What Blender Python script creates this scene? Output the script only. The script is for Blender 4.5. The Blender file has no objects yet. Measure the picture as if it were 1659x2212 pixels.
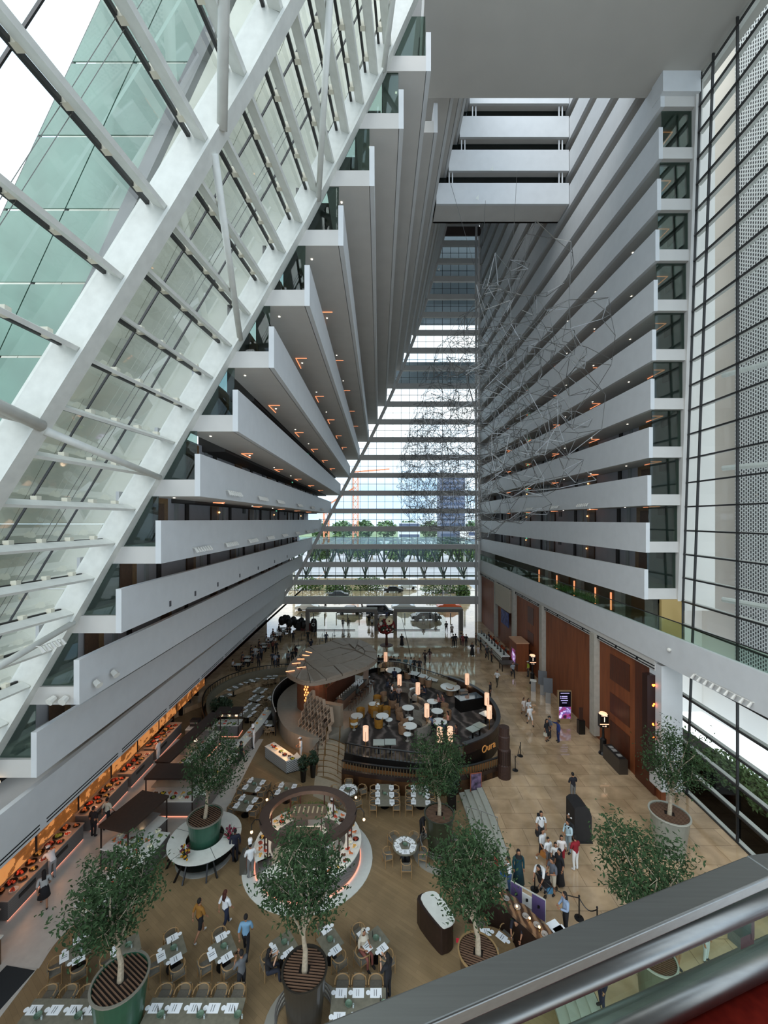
import bpy, bmesh, math, random
from mathutils import Vector, Matrix
V=Vector; R=math.radians; PI=math.pi
random.seed(7)
sc=bpy.context.scene
col=bpy.data.collections.new('atrium'); sc.collection.children.link(col)
# ---------------------------------------------------------------- camera
F=870.0; CX=819.0; CY=1122.0; H=18.0
cd=bpy.data.cameras.new('camera'); cam=bpy.data.objects.new('camera',cd); col.objects.link(cam)
cam.location=(0,0,H); cam.rotation_euler=(R(90),0,0)
cd.sensor_width=36; cd.sensor_fit='AUTO'; cd.lens=F/2212*36
cd.shift_x=(829.5-CX)/2212; cd.shift_y=(CY-1106)/2212
cd.clip_start=.05; cd.clip_end=3000
sc.camera=cam
def at(x,y,z=0.0):      # point seen at photo pixel (x,y) lying at height z
    Y=F*(H-z)/(y-CY); return V(((x-CX)*Y/F,Y,z))
def atY(x,y,Y): return V(((x-CX)*Y/F,Y,H-(y-CY)*Y/F))
# ---------------------------------------------------------------- world, exposure
w=bpy.data.worlds.new('sky'); sc.world=w; w.use_nodes=True
nt=w.node_tree; nt.nodes.clear()
o=nt.nodes.new('ShaderNodeOutputWorld'); b=nt.nodes.new('ShaderNodeBackground')
tc=nt.nodes.new('ShaderNodeTexCoord'); mp=nt.nodes.new('ShaderNodeMapping'); mp.inputs['Scale'].default_value=(1,1,3)
nz=nt.nodes.new('ShaderNodeTexNoise'); nz.inputs['Scale'].default_value=2.2; nz.inputs['Detail'].default_value=4
cr=nt.nodes.new('ShaderNodeValToRGB'); cr.color_ramp.elements[0].position=.35; cr.color_ramp.elements[0].color=(.34,.55,.80,1)
cr.color_ramp.elements[1].position=.6; cr.color_ramp.elements[1].color=(.90,.96,1,1)
nt.links.new(tc.outputs['Generated'],mp.inputs[0]); nt.links.new(mp.outputs[0],nz.inputs['Vector'])
nt.links.new(nz.outputs[0],cr.inputs[0]); nt.links.new(cr.outputs[0],b.inputs[0]); nt.links.new(b.outputs[0],o.inputs[0])
b.inputs[1].default_value=2.0
sd=bpy.data.lights.new('overcast_sun','SUN'); sd.energy=1.6; sd.angle=R(45); sd.color=(1,.98,.95)
so=bpy.data.objects.new('overcast_sun',sd); col.objects.link(so); so.rotation_euler=V((.45,.62,-.72)).to_track_quat('-Z','Y').to_euler()
sc.view_settings.view_transform='Standard'; sc.view_settings.look='None'; sc.view_settings.gamma=1
sc.view_settings.exposure=0.06; sc.view_settings.use_curve_mapping=False
sc.cycles.max_bounces=7; sc.cycles.transparent_max_bounces=24; sc.cycles.diffuse_bounces=4; sc.cycles.glossy_bounces=2
sc.cycles.caustics_reflective=False; sc.cycles.caustics_refractive=False; sc.cycles.sample_clamp_indirect=4
def area(name,loc,size,energy,color,rot=(0,0,0)):
    l=bpy.data.lights.new(name,'AREA'); l.shape='RECTANGLE'; l.size=size[0]; l.size_y=size[1]; l.energy=energy; l.color=color
    ob=bpy.data.objects.new(name,l); col.objects.link(ob); ob.location=loc; ob.rotation_euler=rot; return ob
def point(name,loc,e,c=(1,.6,.3),r=.08):
    l=bpy.data.lights.new(name,'POINT'); l.energy=e; l.color=c; l.shadow_soft_size=r
    ob=bpy.data.objects.new(name,l); col.objects.link(ob); ob.location=loc; return ob
# ---------------------------------------------------------------- materials
MT={}
def lin(c): return tuple(((x/255.)/12.92 if x/255.<=.04045 else ((x/255.+.055)/1.055)**2.4) for x in c)
def mat(name,rgb=None,rough=.5,metal=0,emit=0,ecol=None,alpha=None,noise=0,nscale=5,spec=.5,bump=0,bscale=60,trans=0):
    if name in MT: return MT[name]
    m=bpy.data.materials.new(name); m.use_nodes=True; n=m.node_tree; p=n.nodes['Principled BSDF']
    c=lin(rgb); p.inputs['Base Color'].default_value=(*c,1); p.inputs['Roughness'].default_value=rough
    p.inputs['Metallic'].default_value=metal; p.inputs['Specular IOR Level'].default_value=spec
    if emit: p.inputs['Emission Color'].default_value=(*lin(ecol or rgb),1); p.inputs['Emission Strength'].default_value=emit
    if noise:
        g=n.nodes.new('ShaderNodeTexNoise'); g.inputs['Scale'].default_value=nscale; g.inputs['Detail'].default_value=5
        t=n.nodes.new('ShaderNodeTexCoord'); n.links.new(t.outputs['Object'],g.inputs['Vector'])
        rmp=n.nodes.new('ShaderNodeValToRGB'); rmp.color_ramp.elements[0].position=.3; rmp.color_ramp.elements[1].position=.7
        rmp.color_ramp.elements[0].color=(*[x*(1-noise) for x in c],1); rmp.color_ramp.elements[1].color=(*[min(1,x*(1+noise)) for x in c],1)
        n.links.new(g.outputs[0],rmp.inputs[0]); n.links.new(rmp.outputs[0],p.inputs['Base Color'])
    if bump:
        g=n.nodes.new('ShaderNodeTexNoise'); g.inputs['Scale'].default_value=bscale
        bb=n.nodes.new('ShaderNodeBump'); bb.inputs['Strength'].default_value=bump; n.links.new(g.outputs[0],bb.inputs['Height']); n.links.new(bb.outputs[0],p.inputs['Normal'])
    if trans: p.inputs['Transmission Weight'].default_value=trans
    MT[name]=m; return m
def glass(name,tint=(.93,.96,.94),gl=.12,rough=.03):
    if name in MT: return MT[name]
    m=bpy.data.materials.new(name); m.use_nodes=True; n=m.node_tree; n.nodes.clear()
    o=n.nodes.new('ShaderNodeOutputMaterial'); t=n.nodes.new('ShaderNodeBsdfTransparent'); t.inputs[0].default_value=(*tint,1)
    g=n.nodes.new('ShaderNodeBsdfGlossy'); g.inputs[1].default_value=rough; x=n.nodes.new('ShaderNodeMixShader')
    fr=n.nodes.new('ShaderNodeFresnel'); fr.inputs[0].default_value=1.45
    mu=n.nodes.new('ShaderNodeMath'); mu.operation='MULTIPLY_ADD'; mu.inputs[1].default_value=gl*2; mu.inputs[2].default_value=gl*.25; mu.use_clamp=True
    n.links.new(fr.outputs[0],mu.inputs[0]); n.links.new(mu.outputs[0],x.inputs[0]); n.links.new(t.outputs[0],x.inputs[1]); n.links.new(g.outputs[0],x.inputs[2]); n.links.new(x.outputs[0],o.inputs[0])
    MT[name]=m; return m
def ramp_mat(name,tex,stops,rough=.5,scale=(1,1,1),rot=(0,0,0),spec=.5,coords='Object',metal=0):
    m=bpy.data.materials.new(name); m.use_nodes=True; n=m.node_tree; p=n.nodes['Principled BSDF']
    t=n.nodes.new('ShaderNodeTexCoord'); mp=n.nodes.new('ShaderNodeMapping'); mp.inputs['Scale'].default_value=scale; mp.inputs['Rotation'].default_value=rot
    n.links.new(t.outputs[coords],mp.inputs[0]); g=tex(n); n.links.new(mp.outputs[0],g.inputs['Vector'])
    r=n.nodes.new('ShaderNodeValToRGB'); e=r.color_ramp.elements
    while len(e)<len(stops): e.new(.5)
    for i,(ps,c) in enumerate(stops): e[i].position=ps; e[i].color=(*lin(c),1)
    n.links.new(g.outputs['Fac' if 'Fac' in g.outputs else 0],r.inputs[0]); n.links.new(r.outputs[0],p.inputs['Base Color'])
    p.inputs['Roughness'].default_value=rough; p.inputs['Specular IOR Level'].default_value=spec; p.inputs['Metallic'].default_value=metal
    MT[name]=m; return m
def tn(scale,detail=5,dist=0):
    def f(n):
        g=n.nodes.new('ShaderNodeTexNoise'); g.inputs['Scale'].default_value=scale; g.inputs['Detail'].default_value=detail; g.inputs['Distortion'].default_value=dist; return g
    return f
def tw(scale,dist=2,det=3,bt='BANDS'):
    def f(n):
        g=n.nodes.new('ShaderNodeTexWave'); g.wave_type=bt; g.inputs['Scale'].default_value=scale; g.inputs['Distortion'].default_value=dist; g.inputs['Detail'].default_value=det; return g
    return f
WHITE=mat('white_paint',(205,207,207),.55,noise=.03,nscale=1.5)
SOFF=mat('soffit_paint',(196,193,187),.7,noise=.04,nscale=.8)
STEELW=mat('white_steel',(204,205,198),.45,noise=.06,nscale=3)
CONC=mat('exterior_concrete',(206,205,190),.8,noise=.07,nscale=.7)
CONCC=mat('column_concrete',(170,165,153),.7,noise=.10,nscale=2.5)
DARK=mat('dark_metal',(34,34,34),.45)
BLACK=mat('black_lacquer',(16,15,15),.35,noise=.2,nscale=4)
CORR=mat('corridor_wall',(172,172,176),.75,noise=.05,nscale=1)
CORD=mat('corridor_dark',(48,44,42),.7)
DOORW=mat('door_walnut',(84,60,42),.5,noise=.2,nscale=6)
DOORF=mat('door_surround_oak',(126,98,66),.5,noise=.15,nscale=4)
CARP=mat('corridor_carpet',(92,74,62),.9)
TIMB=ramp_mat('rust_timber',tn(3,6),[(.3,(112,58,30)),(.7,(140,78,42))],.55,(1,1,.12))
TIMD=ramp_mat('dark_timber',tn(3,6),[(.3,(66,32,18)),(.7,(92,44,24))],.45,(6,6,.3))
GLASSC=glass('clear_glass')
GLASSD=glass('balcony_glass',(.46,.55,.51),.14)
GLASSG=mat('frosted_green_glass',(96,128,114),.35,noise=.14,nscale=.6)
GLASSR=glass('rail_glass',(.80,.90,.84),.04)
STRIP=mat('warm_strip',(255,170,120),emit=1.1,ecol=(255,160,110))
LEDW=mat('downlight',(255,245,225),emit=3)
GOLD=mat('brass',(150,118,70),.4,.8)
OAK=mat('light_oak',(160,128,86),.5,noise=.12,nscale=8)
GREYF=mat('grey_fabric',(112,108,98),.9,noise=.1,nscale=20)
MARBW=mat('white_marble',(225,228,220),.3,noise=.05,nscale=3)
STONEG=mat('grey_green_stone',(118,115,100),.35,noise=.15,nscale=7)
PAPER=mat('white_paper',(240,244,246),.8)
LEAF=mat('leaf_green',(54,74,46),.8,noise=.35,nscale=3,spec=.15)
BARK=mat('pale_bark',(166,152,130),.8,noise=.2,nscale=12)
STEEL=ramp_mat('brushed_steel',tn(2,4),[(.3,(150,150,146)),(.7,(158,158,154))],.34,(2,60,60),metal=.95)
# ---------------------------------------------------------------- mesh builder
class MB:
    def __init__(s): s.v=[]; s.f=[]
    def add(s,vs,fs):
        n=len(s.v); s.v+= [tuple(p) for p in vs]; s.f+=[tuple(i+n for i in f) for f in fs]; return s
    def box(s,c,d,rz=0,taper=1):
        x,y,z=d[0]/2,d[1]/2,d[2]/2; ca,sa=math.cos(rz),math.sin(rz); vs=[]
        for zz,t in ((-z,1),(z,taper)):
            for a,b in ((-x,-y),(x,-y),(x,y),(-x,y)):
                a*=t;b*=t; vs.append((c[0]+a*ca-b*sa,c[1]+a*sa+b*ca,c[2]+zz))
        return s.add(vs,[(0,3,2,1),(4,5,6,7),(0,1,5,4),(1,2,6,5),(2,3,7,6),(3,0,4,7)])
    def hexa(s,p):  # 8 points: bottom 4, top 4
        return s.add(p,[(0,3,2,1),(4,5,6,7),(0,1,5,4),(1,2,6,5),(2,3,7,6),(3,0,4,7)])
    def bar(s,a,b,w,h,up=(0,0,1)):
        a,b=V(a),V(b); d=(b-a).normalized(); u=V(up); sd=d.cross(u)
        if sd.length<1e-4: sd=d.cross(V((1,0,0)))
        sd.normalize(); u=sd.cross(d).normalized(); x=sd*w/2; y=u*h/2
        return s.hexa([a-x-y,a+x-y,b+x-y,b-x-y,a-x+y,a+x+y,b+x+y,b-x+y])
    def tube(s,a,b,r,n=6,r2=None,cap=True):
        a,b=V(a),V(b); d=(b-a)
        if d.length<1e-6: return s
        d.normalize(); u=V((0,0,1)) if abs(d.z)<.9 else V((1,0,0)); x=d.cross(u).normalized(); y=d.cross(x); r2=r if r2 is None else r2
        vs=[]
        for c,rr in ((a,r),(b,r2)):
            for i in range(n):
                t=2*PI*i/n; vs.append(c+x*math.cos(t)*rr+y*math.sin(t)*rr)
        fs=[(i,(i+1)%n,n+(i+1)%n,n+i) for i in range(n)]
        if cap: fs+=[tuple(range(n-1,-1,-1)),tuple(range(n,2*n))]
        return s.add(vs,fs)
    def path(s,pts,r,n=6):
        for a,b in zip(pts[:-1],pts[1:]): s.tube(a,b,r,n)
        return s
    def lathe(s,prof,n=20,c=(0,0,0),sx=1,sy=1,rz=0,a0=0,a1=2*PI):
        full=abs(a1-a0-2*PI)<1e-5; m=n if full else n+1; vs=[];fs=[]
        for r,z in prof:
            for i in range(m):
                t=a0+(a1-a0)*i/n; x=r*sx*math.cos(t); y=r*sy*math.sin(t)
                vs.append((c[0]+x*math.cos(rz)-y*math.sin(rz),c[1]+x*math.sin(rz)+y*math.cos(rz),c[2]+z))
        for j in range(len(prof)-1):
            for i in range(n):
                k=(i+1)%m; fs.append((j*m+i,j*m+k,(j+1)*m+k,(j+1)*m+i))
        return s.add(vs,fs)
    def prism(s,poly,z0,z1):
        n=len(poly); vs=[(p[0],p[1],z0) for p in poly]+[(p[0],p[1],z1) for p in poly]
        fs=[tuple(range(n-1,-1,-1)),tuple(range(n,2*n))]+[(i,(i+1)%n,n+(i+1)%n,n+i) for i in range(n)]
        return s.add(vs,fs)
    def strip(s,A,B,z0,z1):   # solid between two polylines
        n=len(A)
        for i in range(n-1):
            a,b,c,d=A[i],A[i+1],B[i+1],B[i]
            s.hexa([(a[0],a[1],z0),(b[0],b[1],z0),(c[0],c[1],z0),(d[0],d[1],z0),(a[0],a[1],z1),(b[0],b[1],z1),(c[0],c[1],z1),(d[0],d[1],z1)])
        return s
    def wall(s,pts,z0,z1,t,closed=False):
        P=offs(pts,t/2,closed); Q=offs(pts,-t/2,closed)
        if closed: P=P+[P[0]]; Q=Q+[Q[0]]
        return s.strip(P,Q,z0,z1)
    def sphere(s,c,r,nu=8,nv=5):
        rx,ry,rz=(r,r,r) if not hasattr(r,'__len__') else r
        vs=[(c[0],c[1],c[2]+rz)]; 
        for j in range(1,nv):
            a=PI*j/nv
            for i in range(nu):
                t=2*PI*i/nu; vs.append((c[0]+rx*math.sin(a)*math.cos(t),c[1]+ry*math.sin(a)*math.sin(t),c[2]+rz*math.cos(a)))
        vs.append((c[0],c[1],c[2]-rz)); fs=[]
        for i in range(nu): fs.append((0,1+i,1+(i+1)%nu))
        for j in range(nv-2):
            for i in range(nu): a=1+j*nu+i; b=1+j*nu+(i+1)%nu; fs.append((a,a+nu,b+nu,b))
        L=len(vs)-1
        for i in range(nu): fs.append((L,1+(nv-2)*nu+(i+1)%nu,1+(nv-2)*nu+i))
        return s.add(vs,fs)
    def mesh(s,name,m=None,smooth=False):
        me=bpy.data.meshes.new(name); me.from_pydata(s.v,[],s.f); me.validate(); 
        if m: me.materials.append(m)
        if smooth: me.shade_smooth()
        return me
    def obj(s,name,m=None,parent=None,smooth=False,loc=None,rz=0,kind=None,label=None):
        return ob(name,s.mesh(name,m,smooth),parent,loc,rz,kind,label)
def ob(name,me,parent=None,loc=None,rz=0,kind=None,label=None):
    q=bpy.data.objects.new(name,me); col.objects.link(q)
    if parent: q.parent=parent
    if loc is not None: q.location=loc
    if rz: q.rotation_euler=(0,0,rz)
    if kind: q['kind']=kind
    if label: q['label']=label
    return q
def offs(pts,d,closed=False):
    n=len(pts); out=[]
    for i in range(n):
        a=V(pts[(i-1)%n][:2]) if (closed or i>0) else V(pts[i][:2]); b=V(pts[(i+1)%n][:2]) if (closed or i<n-1) else V(pts[i][:2])
        t=(b-a).normalized(); out.append((pts[i][0]-t.y*d,pts[i][1]+t.x*d))
    return out
def smooth(pts,k=6,closed=True):
    n=len(pts); out=[]
    for i in range(n if closed else n-1):
        g=lambda j:V(pts[j%n][:2]) if closed else V(pts[max(0,min(n-1,j))][:2])
        p0,p1,p2,p3=g(i-1),g(i),g(i+1),g(i+2)
        for q in range(k):
            t=q/k; out.append(tuple(.5*((2*p1)+(-p0+p2)*t+(2*p0-5*p1+4*p2-p3)*t*t+(-p0+3*p1-3*p2+p3)*t**3)))
    if not closed: out.append(tuple(pts[-1][:2]))
    return out
def T(name,label,cat,loc=(0,0,0),rz=0,group=None):
    q=bpy.data.objects.new(name,None); col.objects.link(q); q.location=loc; q.rotation_euler=(0,0,rz); q.empty_display_size=.2
    q['label']=label; q['category']=cat
    if group: q['group']=group
    return q
def tag(q,label,cat,group=None,kind=None):
    q['label']=label; q['category']=cat
    if group: q['group']=group
    if kind: q['kind']=kind
    return q
def S(q,label=None):
    q['kind']='structure'
    if label: q['label']=label
    return q
KID={}
def dup(root,loc,rz,label,group=None):
    r=root.copy(); col.objects.link(r); r.location=loc; r.rotation_euler=(0,0,rz); r['label']=label
    if group: r['group']=group
    for ch in list(root.children):
        c=ch.copy(); col.objects.link(c); c.parent=r
        for g in list(ch.children):
            d=g.copy(); col.objects.link(d); d.parent=c
    return r
ORD=['first','second','third','fourth','fifth','sixth','seventh','eighth','ninth','tenth','eleventh','twelfth','thirteenth','fourteenth','fifteenth','sixteenth','seventeenth','eighteenth','nineteenth','twentieth','twenty-first','twenty-second','twenty-third','twenty-fourth','twenty-fifth','twenty-sixth','twenty-seventh','twenty-eighth','twenty-ninth','thirtieth']
# ================================================================ STRUCTURE
ZL=3.05; MZ=.5
lz=[6.85+ZL*k for k in range(21)]
LX=[-14.78,-13.1,-11.43,-9.83,-8.2,-6.59,-4.96,-3.32,-1.73,-.23,1.215,2.59,3.85,5.05,6.2,7.2,8.1,9.0,9.8,10.6,11.3]
LY=[17.38,17.6,17.86,18.15,18.45,18.8,19.0,19.25,19.5,19.7,19.95,20.13]+[26.5]*9
def lerp_tab(T_,z):
    t=(z-lz[0])/ZL; i=max(0,min(len(T_)-2,int(math.floor(t)))); return T_[i]+(T_[i+1]-T_[i])*(t-i)
def lxz(z): return lerp_tab(LX,z)
LY2=LY[:12]+[20.3,20.45,20.6,20.7,20.8,20.9,21,21,21]
def lyz(z): return lerp_tab(LY2,z)
def ryz(z): return 26.2-1.5*(z-12.7)/30.4
FARY=69.3; RX=17.25
# floors
MARB=bpy.data.materials.new('beige_marble'); MARB.use_nodes=True
def tiled(m,c1,c2,mortar,rough,bw,bh,rot=0,ms=.004,veins=True,spec=.5,offset=.5):
    n=m.node_tree; p=n.nodes['Principled BSDF']; t=n.nodes.new('ShaderNodeTexCoord'); mp=n.nodes.new('ShaderNodeMapping'); mp.inputs['Rotation'].default_value=(0,0,rot)
    br=n.nodes.new('ShaderNodeTexBrick'); br.inputs['Scale'].default_value=1; br.inputs['Brick Width'].default_value=bw; br.inputs['Row Height'].default_value=bh; br.inputs['Mortar Size'].default_value=ms
    br.offset=offset; br.inputs['Color1'].default_value=(*lin(c1),1); br.inputs['Color2'].default_value=(*lin(c2),1); br.inputs['Mortar'].default_value=(*lin(mortar),1); br.inputs['Bias'].default_value=0
    n.links.new(t.outputs['Object'],mp.inputs[0]); n.links.new(mp.outputs[0],br.inputs['Vector'])
    g=n.nodes.new('ShaderNodeTexNoise'); g.inputs['Scale'].default_value=.8; g.inputs['Detail'].default_value=8; g.inputs['Distortion'].default_value=.4
    n.links.new(mp.outputs[0],g.inputs['Vector'])
    r=n.nodes.new('ShaderNodeValToRGB'); r.color_ramp.elements[0].position=.35; r.color_ramp.elements[0].color=(.72,.70,.66,1); r.color_ramp.elements[1].position=.65; r.color_ramp.elements[1].color=(1.12,1.1,1.08,1)
    mx=n.nodes.new('ShaderNodeMixRGB'); mx.blend_type='MULTIPLY'; mx.inputs[0].default_value=1 if veins else .5
    n.links.new(g.outputs[0],r.inputs[0]); n.links.new(br.outputs['Color'],mx.inputs[1]); n.links.new(r.outputs[0],mx.inputs[2]); n.links.new(mx.outputs[0],p.inputs['Base Color'])
    p.inputs['Roughness'].default_value=rough; p.inputs['Specular IOR Level'].default_value=spec
tiled(MARB,(202,176,142),(184,158,126),(140,118,92),.06,1.8,1.2,0,.012,spec=1.0)
WOODF=bpy.data.materials.new('oak_floor'); WOODF.use_nodes=True
tiled(WOODF,(150,128,96),(138,118,88),(120,100,74),.45,1.6,.16,R(35),.003,veins=False,spec=.3)
TERR=mat('white_terrazzo',(206,203,194),.35,noise=.06,nscale=3)
# outlines in plan
edgeW=smooth([at(990,1712),at(1012,1775),at(1032,1850),at(1048,1920),at(1075,1990),at(1120,2060),at(1190,2160),(6.3,13),(6.4,8)],6,False)
fl=MB().box((-1,20,-.15),(46,70,.3)); S(fl.obj('floor',WOODF),'oak plank restaurant floor')
pth=smooth([at(84,2092),at(139,2016),at(250,1925),at(377,1838),at(450,1800),at(481,1772),at(505,1720),at(545,1640),at(569,1597)],6,False)
q=MB(); q.strip([(p[0],p[1]) for p in pth],[(-18.7,p[1]) for p in pth],0,.012); q.box((-16.2,12,.006),(5.0,8.3,.012))
S(q.obj('floor_buffet_aisle',TERR),'white terrazzo aisle beside the buffet')
# entrance/concourse marble at z .5 : right side strip + far part
def offc(pts,d): return offs(pts,d)
A=edgeW; st=offs(edgeW,1.5)
q=MB(); q.strip([(p[0],p[1]) for p in st],[(24,p[1]) for p in st],.02,MZ)
yN=st[0][1]; q.box((14.0,(yN+120)/2,.26),(20,120-yN,.48))
far=smooth([(4.0,yN),(4.0,34),(3,44),(-3,46.5),(-7,46.5),(-12,44),(-17.5,38),(-19.5,34)],5,False)
q.strip([(p[0],p[1]) for p in far if p[1]>=yN],[(p[0],120) for p in far if p[1]>=yN],.02,MZ)
q.box((-25,78,.26),(12,84,.48))
S(q.obj('floor_concourse',MARB),'polished beige marble concourse floor')
# steps down to the restaurant
stp=T('curved_steps','curved pale stone steps down from marble concourse to restaurant','steps',(0,0,0))
for k in range(4):
    a=offs(edgeW,.375*k); bq=offs(edgeW,1.52)
    m=MB(); m.strip([(p[0],p[1]) for p in a],[(p[0],p[1]) for p in bq],.125*k if k else .001,.125*(k+1)); m.obj('step',mat('step_stone',(168,170,158),.6,noise=.06,nscale=4),stp)
# ------------------------------------------------------------ right leg
_m=MB(); _m.bar((0,0,0),(0,1.7,0),.035,.03); _m.bar((.018,0,0),(-.7,0,0),.03,.035); SR=_m.mesh('light_strip',STRIP)
_m=MB(); _m.bar((0,0,0),(0,1.7,0),.035,.03); _m.bar((-.018,0,0),(.7,0,0),.03,.035); SL=_m.mesh('light_strip',STRIP)
DL=MB().box((0,0,0),(.08,.08,.03)).mesh('downlight',LEDW)
dm=MB().box((0,0,1.05),(.08,.95,2.1)).mesh('door',DOORW); dr=MB().box((0,0,1.2),(.12,1.35,2.4)).mesh('door_surround',DOORF)
blk=MB().box((0,0,1.2),(.1,.4,2.4)).mesh('dark_niche',CORD); vent=MB().box((0,0,2.0),(.1,.6,.5)).mesh('wall_grille',mat('grille',(90,92,92),.6))
pale=MB().box((0,0,1.2),(.1,.35,2.4)).mesh('pale_panel',mat('pale_panel',(150,154,152),.5))
SC=MB().sphere((0,0,1.75),.07,6,4).mesh('wall_light',mat('sconce',(255,200,140),emit=4,ecol=(255,185,115)))
EX=MB().box((0,0,2.15),(.04,.4,.16)).mesh('exit_sign',mat('exit_green',(90,190,150),emit=.8))
def kids(root,side,X,z,y0,y1,lab=True,seed=0):
    rr=random.Random(seed); y=y0+1.0; i=0
    while y<y1-3:
        o1=ob('door_surround',dr,root,(X,y+2.6,z)); ob('door',dm,root,(X-side*.08,y+2.3,z)); ob('wall_panel',pale,root,(X-side*.02,y+4.3,z)); ob('dark_niche',blk,root,(X-side*.03,y+5.6,z))
        if i%2==1: ob('wall_light',SC,root,(X-side*.15,y+3.1,z))
        if i==3: ob('exit_sign',EX,root,(X-side*1.2,y,z))
        if i%2==0: ob('wall_grille',vent,root,(X-side*.03,y+.6,z))
        y+=8.4 if i%2 else 7.3; i+=1
for i in range(19):
    z=12.8+ZL*i; y0=ryz(z) if z<57 else 39.5; yend=FARY-.3
    t=T('balcony','white right-hand balcony, %s level counted up from the mezzanine'%(ORD[i]),'balcony',(0,0,0),0,'right hand balconies')
    m=MB(); m.box((RX+.125,(y0+yend)/2,z+.97),(.25,yend-y0,1.95)); m.obj('parapet',WHITE,t)
    m=MB(); m.box((RX+1.35,(y0+yend)/2,z+.36),(2.2,yend-y0-.002,.7)); m.obj('slab',SOFF,t)
    m=MB(); m.box((RX+2.62,(y0+.3+yend)/2,z+2.0),(.2,yend-y0-.6,2.6)); m.obj('corridor_wall',CORR,t)
    m=MB(); m.box((RX+1.35,y0+.12,z+1.86),(2.2,.05,2.35)); m.obj('end_glass',GLASSD,t)
    if i<9: kids(t,1,RX+2.5,z+.7,y0+.5,FARY,seed=i)
    if i<14:
        y=y0+1.6
        while y<FARY-6 and i>0: ob('light_strip',SR,t,(RX+1.9,y,z-.03)); y+=7.85
        y=y0+4
        while y<FARY-26: ob('downlight',DL,t,(RX+1.0,y,z-.01)); y+=5
# spot clusters
def spots(root,x,y,z,n,dy=.32,s=-1):
    m=MB(); m.tube((x+s*.15,y,z),(x+s*.15,y+dy*(n-1),z),.02,5); m.tube((x,y,z),(x+s*.15,y,z),.02,4); m.tube((x,y+dy*(n-1),z),(x+s*.15,y+dy*(n-1),z),.02,4)
    for k in range(n): m.tube((x+s*.15,y+k*dy,z),(x+s*.27,y+k*dy+.06,z-.24),.05,6,.075)
    m.obj('spotlight_bar',mat('spot_white',(214,212,204),.5),root)
rb=[o for o in col.objects if o.name.startswith('balcony') and o.type=='EMPTY']
tsp=T('spotlight_row','row of small white spotlights along a right-hand balcony edge','spotlight',(0,0,0))
for y in (33,38.5,45,52,58): spots(tsp,RX,y,12.8+ZL*2+.42,6)
# right mezzanine
t=T('mezzanine_fascia','long white mezzanine fascia with glass rail on the right side','balcony')
m=MB(); m.box((RX+.1,(8+FARY)/2,10.15),(.25,FARY-8,1.9)); m.obj('fascia',WHITE,t)
m=MB(); m.box((RX+.5,(25.3+FARY)/2,8.85),(.9,FARY-25.3,.7)); m.box((RX+1.35,(8+FARY)/2,9.45),(2.3,FARY-8,.5)); m.obj('slab',SOFF,t)
m=MB(); m.box((RX+.04,(25.3+FARY)/2,8.62),(.05,FARY-25.3,.06)); m.box((RX+.04,(25.3+FARY)/2,8.8),(.05,FARY-25.3,.06)); m.obj('air_slot',mat('slot_black',(10,10,10),.8),t)
for k in range(18): ob('speaker_block',MB().box((0,0,0),(.07,.16,.24)).mesh('speaker_block',mat('slot_black',(10,10,10),.8)),t,(RX+.04,27+k*2.4,8.71))
m=MB(); m.box((RX+.12,(8+FARY)/2,11.55),(.02,FARY-8,.85)); m.obj('rail_glass',GLASSR,t)
m=MB(); m.box((RX+.12,(8+FARY)/2,12.0),(.06,FARY-8,.05)); m.obj('rail_cap',DARK,t)
m=MB(); m.box((RX+2.75,(26.5+FARY)/2,11.2),(.2,FARY-26.5,3.1)); m.obj('back_wall',mat('mezz_wall',(96,84,64),.6,noise=.15,nscale=1.5),t)
for y in (31,34.5,37,41,45,50): ob('wall_lamp',MB().box((0,0,0),(.08,.12,1.5)).mesh('wall_lamp',STRIP),t,(RX+2.6,y,11.0))
for y in (29.2,33,39.5,47): ob('pier',MB().box((0,0,0),(.4,.9,3.1)).mesh('pier',CONCC),t,(RX+2.5,y,11.2))
for y in (30.6,43): ob('mezz_door',MB().box((0,0,0),(.12,2.0,2.5)).mesh('mezz_door',mat('mezz_door',(98,66,32),.5)),t,(RX+2.58,y,10.9))
m=MB(); m.box((18.95,26.2,11.25),(1.3,.2,3.1)); m.obj('end_panel',mat('yellow_panel',(168,142,88),.6),t)
spots(t,RX,18.5,9.6,9,.42)
m=MB(); m.sphere((RX-.12,23.8,10.3),.12); m.obj('camera_dome',mat('spot_white',(214,212,204),.5),t)
pl=MB(); rr=random.Random(3)
for k in range(260):
    y=33+rr.random()*8; pl.tube((RX+.5+rr.random()*.3,y,11.1),(RX+.4+rr.random()*.5,y+rr.uniform(-.3,.3),11.4+rr.random()*.5),.035,3,.005)
tag(pl.obj('planter_greenery',mat('leaf_bright',(86,112,52),.6)),'strip of green plants behind the mezzanine glass rail','plants',kind='stuff')
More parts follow.
